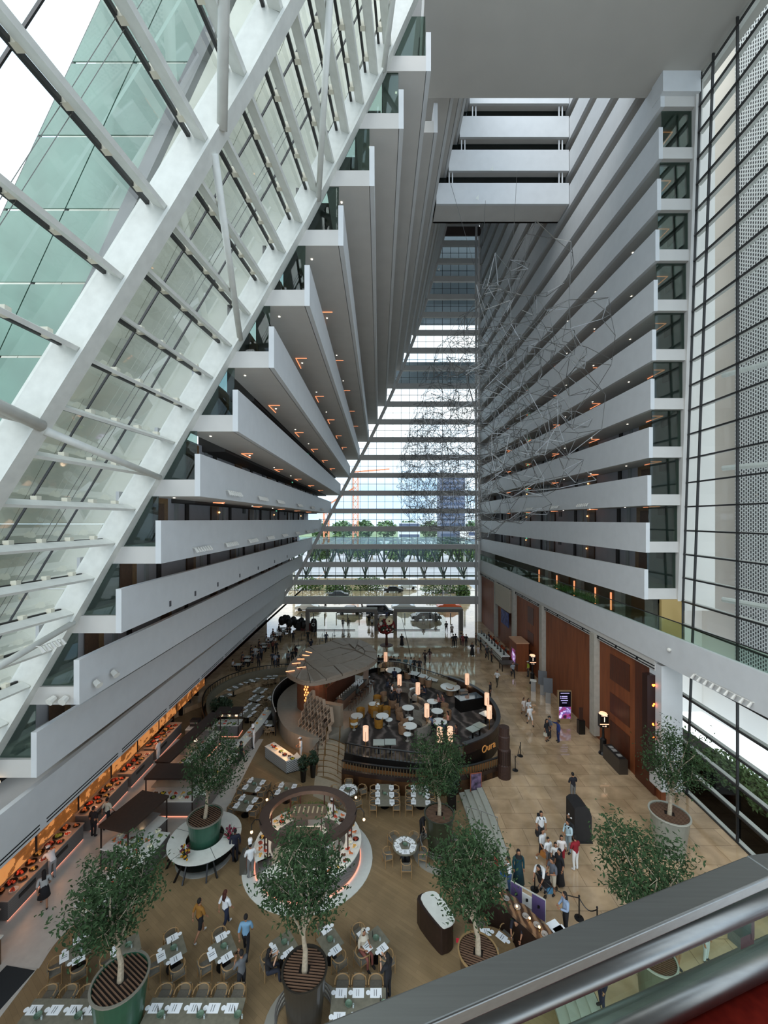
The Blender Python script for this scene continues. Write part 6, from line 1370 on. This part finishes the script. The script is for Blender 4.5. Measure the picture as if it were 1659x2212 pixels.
def build_pose(nm):
    J={k:V(v) for k,v in POSES[nm].items()}; names=[k for k in J if k!='hd']; idx={k:i for i,k in enumerate(names)}
    me=bpy.data.meshes.new('sk'); me.from_pydata([J[k] for k in names],[(idx[a],idx[b]) for a,b in EDG],[])
    o=bpy.data.objects.new('sk',me); col.objects.link(o); md=o.modifiers.new('s','SKIN'); md.use_smooth_shade=True
    for i,k in enumerate(names):
        sv=me.skin_vertices[0].data[i]; sv.radius=RAD[k]; sv.use_root=(k=='pel')
    ss=o.modifiers.new('u','SUBSURF'); ss.levels=1; bpy.context.view_layer.update()
    ev=o.evaluated_get(bpy.context.evaluated_depsgraph_get()); em=ev.to_mesh(); vs=[v.co.copy() for v in em.vertices]; ns=[v.normal.copy() for v in em.vertices]; fs=[tuple(p.vertices) for p in em.polygons]; ev.to_mesh_clear(); bpy.data.objects.remove(o)
    mb=MB(); mb.add(vs,fs); hd=J['hd']; nf=len(fs)
    mb.sphere(hd,(.078,.095,.115),12,8); mb.tube(J['nek']-V((0,0,.02)),hd-V((0,0,.06)),.052,8)
    mb.sphere(hd+V((0,.098,-.01)),(.014,.02,.024),6,4); mb.sphere(hd+V((.08,0,0)),(.012,.022,.032),6,4); mb.sphere(hd+V((-.08,0,0)),(.012,.022,.032),6,4); mb.sphere(hd+V((0,.088,-.05)),(.026,.012,.009),6,4)
    for s,e,wv in (('L','elL','wrL'),('R','elR','wrR')):
        wp=J[wv]; d=(wp-J[e]).normalized(); sd=d.cross(V((0,1,0)) if abs(d.y)<.8 else V((0,0,1))).normalized(); up=sd.cross(d)
        mb.sphere(wp+d*.05,(.036,.036,.04),8,5)
        for k in range(4):
            o_=sd*(-.027+.018*k); L=(.055,.07,.075,.065)[k]; a=wp+d*.075+o_; b=a+d*L*.55; c=b+(d*.8+up*.45)*L*.5; mb.tube(a,b,.009,5); mb.tube(b,c,.008,5,.006)
        a=wp+d*.03+sd*.032; b=a+d*.03+sd*.03; mb.tube(a,b,.010,5); mb.tube(b,b+d*.03,.009,5,.006)
    body=mb.mesh('body',None,True)
    eyes=MB().sphere(hd+V((.03,.085,.012)),.011,6,4).sphere(hd+V((-.03,.085,.012)),.011,6,4).mesh('eyes',BLACK)
    def cls(p):
        best=min(EDG,key=lambda e:seg_d(p,J[e[0]],J[e[1]])); return best
    C=[]
    for f in fs:
        c=sum((vs[i] for i in f),V())/len(f); e=cls(c); C.append((e,c))
    def extract(name,cond,off,sm=True):
        m=MB(); mp={}; 
        for f,(e,c) in zip(fs,C):
            if cond(e,c):
                q=[]
                for i in f:
                    if i not in mp: mp[i]=len(m.v); m.v.append(tuple(vs[i]+ns[i]*off))
                    q.append(mp[i])
                m.f.append(tuple(q))
        return m.mesh(name,None,True)
    tors={('pel','che'),('che','nek'),('che','shL'),('che','shR')}; up={('shL','elL'),('shR','elR')}; fo={('elL','wrL'),('elR','wrR')}; th={('pel','hpL'),('pel','hpR'),('hpL','knL'),('hpR','knR')}; sh={('knL','anL'),('knR','anR')}; ft={('anL','toL'),('anR','toR')}
    R_=dict(body=body,eyes=eyes)
    R_['shirt']=extract('shirt',lambda e,c:e in tors or e in up,.014); R_['shirtl']=extract('shirt',lambda e,c:e in tors or e in up or e in fo,.014)
    R_['trousers']=extract('trousers',lambda e,c:e in th or e in sh,.012); R_['shorts']=extract('shorts',lambda e,c:e in th,.02); R_['shoes']=extract('shoes',lambda e,c:e in ft,.014)
    hm=MB(); hm.sphere(hd+V((0,-.02,.025)),(.088,.10,.112),12,8); hm.f=[f for f in hm.f if not (sum(hm.v[i][1] for i in f)/len(f)-hd.y>.045 and sum(hm.v[i][2] for i in f)/len(f)-hd.z<.05)]; R_['hair']=hm.mesh('hair',None,True)
    hm.hexa([hd+V(v) for v in ((-.08,-.13,-.28),(.08,-.13,-.28),(.07,-.04,-.28),(-.07,-.04,-.28),(-.085,-.1,.02),(.085,-.1,.02),(.07,.0,.02),(-.07,.0,.02))]); R_['hairlong']=hm.mesh('hair',None,True)
    R_['cap']=MB().lathe([(.09,.06),(.1,.1),(.07,.14),(.01,.15)],12,hd).box(hd+V((0,.12,.07)),(.13,.1,.015)).mesh('cap',None,True)
    R_['toque']=MB().lathe([(.09,.05),(.092,.16),(.115,.24),(.1,.33),(.01,.34)],14,hd).mesh('chef_hat',None,True)
    pel=J['pel']; R_['skirt']=MB().lathe([(.14,.12),(.19,-.05),(.25,-.45),(.24,-.45)],14,pel,sy=.8).mesh('skirt',None,True)
    R_['dress']=MB().lathe([(.17,.3),(.16,.1),(.2,-.05),(.29,-.78),(.28,-.78)],14,pel,sy=.75).mesh('dress',None,True)
    sc_=MB(); sc_.sphere(hd+V((0,-.015,.01)),(.1,.11,.135),12,8); sc_.f=[f for f in sc_.f if not (sum(sc_.v[i][1] for i in f)/len(f)-hd.y>.03)]; sc_.lathe([(.09,-.08),(.18,-.22)],12,hd); R_['scarf']=sc_.mesh('headscarf',None,True)
    ch=J['che']; R_['pack']=MB().box(ch+V((0,-.19,.0)),(.30,.16,.42),0,.85).box(ch+V((.1,.0,.14)),(.04,.26,.05)).box(ch+V((-.1,.0,.14)),(.04,.26,.05)).mesh('backpack',None)
    w=J['wrR']; R_['bag']=MB().box(w+V((0,0,-.26)),(.14,.28,.24),0,.8).tube(w+V((0,.06,-.13)),w+V((0,0,-.02)),.01,4).tube(w+V((0,-.06,-.13)),w+V((0,0,-.02)),.01,4).mesh('handbag',None)
    R_['apron']=MB().lathe([(.165,.16),(.18,-.02),(.2,-.42),(.19,-.42)],12,pel,sy=.82,a0=R(20),a1=R(160)).mesh('apron',None,True)
    wr=(J['wrL']+J['wrR'])/2+V((0,.06,.05)); R_['phone']=MB().box(wr,(.16,.015,.08)).mesh('phone',BLACK)
    PM[nm]=R_
for k in POSES: build_pose(k)
def cm_(c): return mat('cloth_%d_%d_%d'%c,c,.85)
NP=[0]
def person(x,y,z,face,ps,shirt,low,label,hair=(22,18,16),skin='m',top='shirt',bot='trousers',extra=(),shoe=(30,28,28),s=1.0,px=True,group=None,parent=None):
    p=at(x,y,z) if px else V((x,y,z)); R_=PM[ps]; t=T('person',label,'person',tuple(p),R(face)-PI/2,group); t.scale=(s,s,s)
    def add(k,c,nm=None):
        q=ob(nm or R_[k].name.split('.')[0],R_[k],t); 
        if c is not None:
            if not len(R_[k].materials): R_[k].materials.append(None)
            q.material_slots[0].link='OBJECT'; q.material_slots[0].material=c if not isinstance(c,tuple) else cm_(c)
    add('body',SKINS[skin]); add('eyes',None)
    add(top,shirt); 
    if bot=='dress': add('dress',low)
    elif bot=='skirt': add('skirt',low)
    else: add(bot,low)
    add('shoes',shoe)
    hk='hair'
    for e in extra:
        if e=='long': hk='hairlong'
    if hair and 'scarf' not in extra: add(hk,hair)
    for e in extra:
        if e=='long': continue
        k,c=(e if isinstance(e,tuple) else (e,(30,30,32)))
        if k in('toque',): c=(240,240,240)
        add(k,c if k!='phone' else None)
    return t
BK_=(24,24,28); WH=(226,228,228); NV=(26,34,62)
PPL=[
(202,1808,0,80,'stand',BK_,BK_,'person in black walking away beside the wall buffet',{}),
(232,1787,0,70,'walk',(206,204,184),BK_,'woman in cream shirt and black trousers beside the wall buffet',{'extra':('bag',)}),
(342,1647,0,180,'hold',WH,WH,'chef in white facing the farthest wall buffet',{'extra':(('cap',WH),)}),
(113,1900,0,150,'bend',WH,(150,150,150),'chef in white cap serving at the second wall buffet',{'extra':(('cap',WH),)}),
(95,1960,0,130,'walk',(170,172,170),BK_,'person in grey top and black skirt at the nearest wall buffet',{'bot':'skirt','extra':('long',)}),
(548,1617,0,200,'hold',WH,WH,'tall-hatted chef in white by the far end of the aisle',{'extra':('toque',)}),
(521,1652,0,30,'walk',BK_,BK_,'waiter in black striding along the aisle edge',{}),
(508,1862,0,110,'stand',(22,26,44),(20,22,34),'man in dark suit beside the white ring table',{'top':'shirtl','skin':'d'}),
(541,1896,0,120,'hold',WH,(120,122,122),'tall-hatted chef in white standing by the steel trolley',{'extra':('toque',),'top':'shirtl'}),
(431,2028,0,60,'walk',(150,104,40),BK_,'person in mustard shirt and black shorts with white shoes',{'bot':'shorts','shoe':WH}),
(487,2008,0,60,'walk',WH,(30,38,60),'woman in white shirt and navy trousers walking in restaurant',{'hair':(70,30,20),'shoe':WH,'extra':('long',)}),
(531,2066,0,95,'walk',(118,158,186),BK_,'man in light blue shirt walking between the front tables',{}),
(522,2152,0,140,'phone',(96,98,100),BK_,'person in grey shirt holding up a phone at the bottom tables',{'extra':('phone',)}),
(838,2160,0,140,'phone',BK_,BK_,'woman in black raising both arms beside the handrail',{'extra':('long',),'skin':'l'}),
(912,1808,0,-60,'bend',BK_,BK_,'waiter in black bending beside the dark green pot',{'skin':'l'}),
(650,1642,0,200,'hold',WH,WH,'chef in white behind the grill station food',{'extra':(('cap',WH),)}),
(700,1862,.03,-30,'bend',WH,(110,110,112),'chef in white bending inside the round buffet',{'extra':(('cap',WH),)}),
(716,1790,.03,60,'hold',WH,(110,110,112),'chef in white at the far side inside the round buffet',{'extra':(('cap',WH),)}),
(1132,1545,MZ,-80,'walk',(214,206,200),(200,190,180),'girl in pale dress walking behind the person in white',{'bot':'skirt','extra':('long',),'s':.9}),
(1142,1552,MZ,-80,'walk',(196,196,196),(180,176,170),'woman close behind the person in white on marble',{'extra':('long',)}),
(1145,1567,MZ,-80,'walk',WH,(206,206,204),'person in loose white shirt and shorts on the concourse',{'bot':'shorts','extra':(('cap',WH),),'skin':'l'}),
(1074,1483,MZ,230,'walk',(206,206,206),(60,54,40),'man in white shirt and olive trousers crossing the concourse',{}),
(1108,1464,MZ,-90,'walk',(150,158,166),(24,26,34),'man in pale shirt near the timber booth',{'extra':('bag',)}),
(1181,1601,MZ,-60,'stand',BK_,(34,36,40),'woman in black with pale shoulder bag on the concourse',{'bot':'skirt','extra':('long',('bag',(190,186,170)))}),
(1187,1594,MZ,200,'stand',(90,96,106),(36,38,46),'man in grey beside the woman with shoulder bag',{'extra':('cap',)}),
(1206,1603,MZ,180,'point',(32,50,110),(26,38,84),'man in bright blue suit stretching out an arm',{'top':'shirtl','skin':'d'}),
(1238,1729,MZ,100,'hold',(26,26,34),(106,106,104),'man in dark shirt and grey trousers behind the black booth',{}),
(1240,1806,MZ,180,'hold',(228,228,228),BK_,'staff member in white sleeves and black vest by black booth',{'extra':('apron',),'top':'shirtl'}),
(1228,1842,MZ,200,'hold',(176,198,206),(140,158,166),'woman in pale blue outfit with backpack before the booth',{'extra':('pack','long'),'top':'shirtl'}),
(1169,1822,MZ,-90,'stand',WH,(70,70,74),'tall person in white tee with black bag, back of the group',{'extra':('pack','bag')}),
(1172,1863,MZ,-60,'walk',(206,206,204),BK_,'woman in white top, black shorts and white trainers',{'bot':'shorts','shoe':WH,'extra':('long',('bag',(170,110,50)))}),
(1184,1872,MZ,-70,'stand',WH,(110,110,112),'boy in white tee and grey shorts in the family group',{'bot':'shorts','s':.85}),
(1213,1870,MZ,-100,'stand',(228,220,214),(150,30,44),'girl in white tee and red shorts in the family group',{'bot':'shorts','s':.88,'extra':('long',)}),
(1200,1884,MZ,-100,'stand',(214,214,210),BK_,'girl in white blouse and black pinafore',{'bot':'skirt','s':.85,'extra':('long',)}),
(1243,1880,MZ,110,'hold',(136,20,34),(224,224,220),'person in dark red polo and white trousers taking a photo',{'shoe':WH}),
(1194,1932,MZ,200,'hold',(92,96,104),(190,180,160),'man in grey tee and khaki shorts with black bag',{'bot':'shorts','extra':('bag',)}),
(1208,1912,MZ,200,'stand',BK_,BK_,'woman in long black dress beside the man in khaki shorts',{'bot':'dress','extra':('long',)}),
(1174,1925,MZ,220,'bend',(220,220,218),(120,140,160),'woman in white leaning over the pushchair',{'extra':('long',)}),
(1222,2014,MZ,180,'hold',(146,166,192),BK_,'long-haired woman in light blue shirt at the host desk',{'extra':('long',),'top':'shirtl'}),
(1072,1914,.25,150,'step',(176,26,40),BK_,'person in red shirt climbing the curved steps',{}),
(1040,1910,.12,150,'step',(214,150,160),BK_,'girl in pink on the curved steps behind the tree',{'extra':('long',),'s':.9}),
(1100,1930,MZ,170,'hold',(224,226,226),(60,90,130),'man in white tee at the purple queue screen',{'extra':(('bag',(40,90,150)),)}),
(1120,1914,MZ,-90,'stand',(22,66,74),(20,58,66),'woman in teal dress and dark headscarf by the queue screen',{'bot':'dress','extra':(('scarf',(26,24,24)),),'top':'shirtl'}),
(1120,2042,.0,-120,'bend',(34,34,44),BK_,'waiter in dark uniform bending behind the live-edge counter',{}),
(1300,2180,MZ,180,'stand',(24,30,50),(28,34,56),'person in navy seen below the steel handrail',{'top':'shirtl'}),
(1463,2098,MZ,-60,'stand',(190,196,190),(150,120,90),'person in white seen through the railing glass beside pot',{'bot':'shorts'}),
(1525,2078,MZ,-60,'stand',(26,28,32),(190,196,196),'person in black seen through the railing glass at right',{}),
(665,1387,MZ,-90,'stand',(36,40,34),(24,26,26),'guard in dark clothes standing left of the canopy',{}),
(868,1396,MZ,-90,'stand',BK_,BK_,'lone person in black dress in front of the right portal',{'bot':'dress','extra':('long',)}),
(979,1397,MZ,90,'stand',BK_,BK_,'person in black near the right portal, left of the pair',{}),
(984,1396,MZ,80,'stand',(30,30,36),BK_,'second person in black near the right portal',{}),
(996,1394,MZ,100,'stand',(120,124,130),BK_,'person in grey in the group at the far right column',{}),
(1000,1396,MZ,-90,'stand',(130,60,60),(90,40,44),'person in maroon in the group at the far right column',{}),
(1007,1397,MZ,-90,'stand',BK_,BK_,'person in black in the group at the far right column',{}),
(964,1366,MZ,-90,'walk',(60,56,50),BK_,'person walking in through the right glass doors',{}),
(976,1373,MZ,90,'walk',(170,160,150),(120,110,100),'pale dressed person just inside the right doors',{'bot':'skirt'}),
(1020,1417,MZ,-90,'stand',(26,22,26),BK_,'woman in long dark dress right of the entrance floor',{'bot':'dress','extra':('long',)}),
(1033,1418,MZ,-90,'stand',(200,190,186),(180,170,166),'child in white near the reception desk',{'s':.8,'bot':'skirt'}),
(1052,1424,MZ,-90,'walk',(60,56,54),BK_,'person walking beside the reception desk',{}),
(918,1435,MZ,60,'walk',(64,50,44),(30,28,30),'left of the pair strolling behind the lounge rail',{}),
(928,1432,MZ,60,'walk',(70,50,50),(150,120,110),'right of the pair strolling behind the lounge rail',{'bot':'shorts','extra':('long',)}),
(741,1358,MZ,-90,'walk',(70,70,76),(40,40,44),'adult with pushchair inside the left portal, left one',{}),
(753,1358,MZ,-90,'walk',(120,112,104),(60,56,52),'adult with pushchair inside the left portal, right one',{}),
(797,1350,MZ,-90,'stand',BK_,BK_,'person in black near right jamb of left portal',{}),
(804,1357,MZ,-90,'walk',WH,BK_,'person in white shirt near right jamb of left portal',{}),
(817,1348,.48,90,'walk',(220,220,224),(60,60,70),'person in white outside between the portals',{}),
(835,1340,.48,90,'walk',(70,80,110),(50,60,90),'person in blue outside between the portals',{}),
(915,1349,.48,-90,'stand',WH,(130,120,100),'person in white tee outside the right portal',{'bot':'shorts'}),
(941,1343,.48,-90,'stand',BK_,BK_,'person in black outside the right portal',{}),
(782,1318,.48,0,'walk',BK_,BK_,'pedestrian on the zebra crossing outside',{}),
(703,1317,.48,90,'stand',(30,30,34),BK_,'person in dark clothes standing on the far kerb',{}),
(632,1433,MZ,90,'stand',(28,30,34),BK_,'person in dark clothes beside the canopy tip, right one',{}),
(623,1437,MZ,70,'stand',(110,112,116),BK_,'person in grey beside the canopy tip, left one',{}),
(597,1413,MZ,-60,'stand',BK_,BK_,'person in black walking in the check-in queue',{}),
(589,1438,MZ,90,'stand',(60,64,76),BK_,'person in slate blue behind the slatted fence, left',{}),
(595,1442,MZ,90,'stand',(150,156,166),(60,66,80),'person in pale shirt behind the slatted fence, middle',{}),
(601,1440,MZ,60,'stand',(40,42,50),BK_,'person in dark top behind the slatted fence, right',{}),
(552,1425,MZ,90,'stand',(190,190,190),(150,150,150),'person in white beside the crowded cafe tables',{}),
(1141,1462,MZ,180,'stand',(170,190,60),(60,60,60),'worker in yellow-green vest and white cap by lantern sign',{'extra':(('cap',WH),)}),
(1059,1512,MZ,180,'stand',(30,30,34),BK_,'dark-haired person just behind the lounge right wall',{'extra':('long',)}),
]
for a in PPL:
    k=dict(a[8]); person(*a[:8],**k)
# balcony onlookers
for i,y in enumerate((56.2,57.8)): person(-11.9,y,lz[2]+.78,0,'stand',BK_,BK_,'dark silhouetted onlooker leaning on far left balcony, %s'%['nearer','farther'][i],px=False)
# seated diners
person(.0,.0,.0,0,'sitphone',BK_,(40,44,56),'woman in black seated at the fifth diamond table with phone',extra=('long','phone'),skin='l')
q=col.objects[-1]
def seat_on(lab,x,y,z,face,sh,lo,**k): 
    p=at(x,y,z+.45); return person(p.x,p.y,z,face,k.pop('ps','sit'),sh,lo,lab,px=False,**k)
for o_ in [o for o in col.objects if o.get('label','').startswith('woman in black seated at the fifth')]: 
    p=at(578,2100,.45); o_.location=(p.x,p.y,0); o_.rotation_euler=(0,0,R(20)-PI/2)
seat_on('person in cream with pale headscarf seated at the seventh diamond table',783,2052,0,-45,(190,178,156),(150,90,80),extra=(('scarf',(200,190,170)),),skin='m')
LS=[(846,1497,.2,WH,'guest in white on the grey sofa left of centre lamp'),(862,1500,-100,(170,150,140),'guest in pale pink on the grey sofa'),(846,1512,90,BK_,'guest in black with back turned at the sofa table'),(948,1520,180,(150,100,96),'guest in pink at right of the cluttered table'),(957,1520,200,(120,84,80),'guest in dusky pink beside the other at right'),(968,1560,180,(206,140,116),'guest in salmon top at the table full of dishes'),(930,1566,20,(56,74,104),'guest in denim blue left of the table full of dishes'),(955,1582,90,(48,60,84),'guest in navy behind the front lamps'),(987,1590,170,(60,36,36),'guest in dark red at the front rail'),(836,1485,30,(50,60,78),'guest in slate blue at back of lounge'),(852,1462,90,(34,40,60),'guest in navy before the back booth'),(893,1478,80,(40,42,52),'guest in charcoal left of the centre lamp'),(918,1500,200,(38,44,66),'guest in dark blue right of centre lamp'),(772,1500,60,(70,72,66),'guest at the lounge table nearest the bar')]
for i,(x,y,f,c,l) in enumerate(LS): seat_on(l+', seated in lounge',x,y,LF,f,c,(30,32,40),extra=('long',) if i%2 else ())
for i,x in enumerate((818,826,845,851,861,876,888,895,906)):
    person(x,1447+i*.9,MZ,-90 if i%3 else 60,'stand',[BK_,(26,30,34),(30,32,36),(36,30,30),(70,90,90),(84,110,112),(170,186,186),BK_,(40,36,40)][i],BK_,'bystander behind the back lounge rail, %s from the left'%ORD[i],group='bystanders behind lounge rail')
rr=random.Random(31)
cc=[BK_,(40,36,40),(180,180,182),(60,30,30),(70,74,84),(200,196,190),(34,38,52),(110,60,50)]
for i in range(13):
    y=46.6+i*1.3; x=-16.3+i*.12+(i%2)*.5
    person(x+.66,y,MZ,180,'sit',cc[(i*3)%8],BK_,'seated guest at the aisle side of crowded cafe table %s from near end'%ORD[i],px=False,group='cafe guests aisle side'); person(x-.66,y,MZ,0,'sit',cc[(i*5+2)%8],BK_,'seated guest at the wall side of crowded cafe table %s from near end'%ORD[i],px=False,group='cafe guests wall side',extra=('long',) if i%2 else ())
for i in range(5):
    f=(i*2+.5)/9; q=V(base(1092,1437)[:2]).lerp(V(base(1038,1383)[:2]),f)+V((1.05,0)); person(q.x,q.y,MZ+.05,180,'sit',[BK_,(60,60,66),(120,110,104)][i%3],BK_,'receptionist seated behind the long desk, %s from near end'%ORD[i],px=False,group='receptionists')
    if i<4: q=q-V((2.4,-.5)); person(q.x,q.y,MZ,0,'stand',[(70,60,60),(160,160,164),BK_,(90,60,50)][i],BK_,'guest standing before the reception desk, %s from near end'%ORD[i],px=False,group='reception guests')
for i,(x,y) in enumerate(((-14.2,47.5),(-14.6,50),(-13.9,52.6),(-14.8,55),(-14.1,57.4),(-13.2,59.5),(-10.4,50.4),(-9.0,53.2),(-12.2,57.2),(-7.4,56.4))):
    person(x,y,MZ,[90,-90,60,120][i%4],['stand','walk','phone'][i%3],cc[(i*3+1)%8],BK_,'visitor standing near the crowded cafe and check-in queue, %s from near end'%ORD[i],px=False,group='visitors near check-in',extra=('long',) if i%3==0 else ())
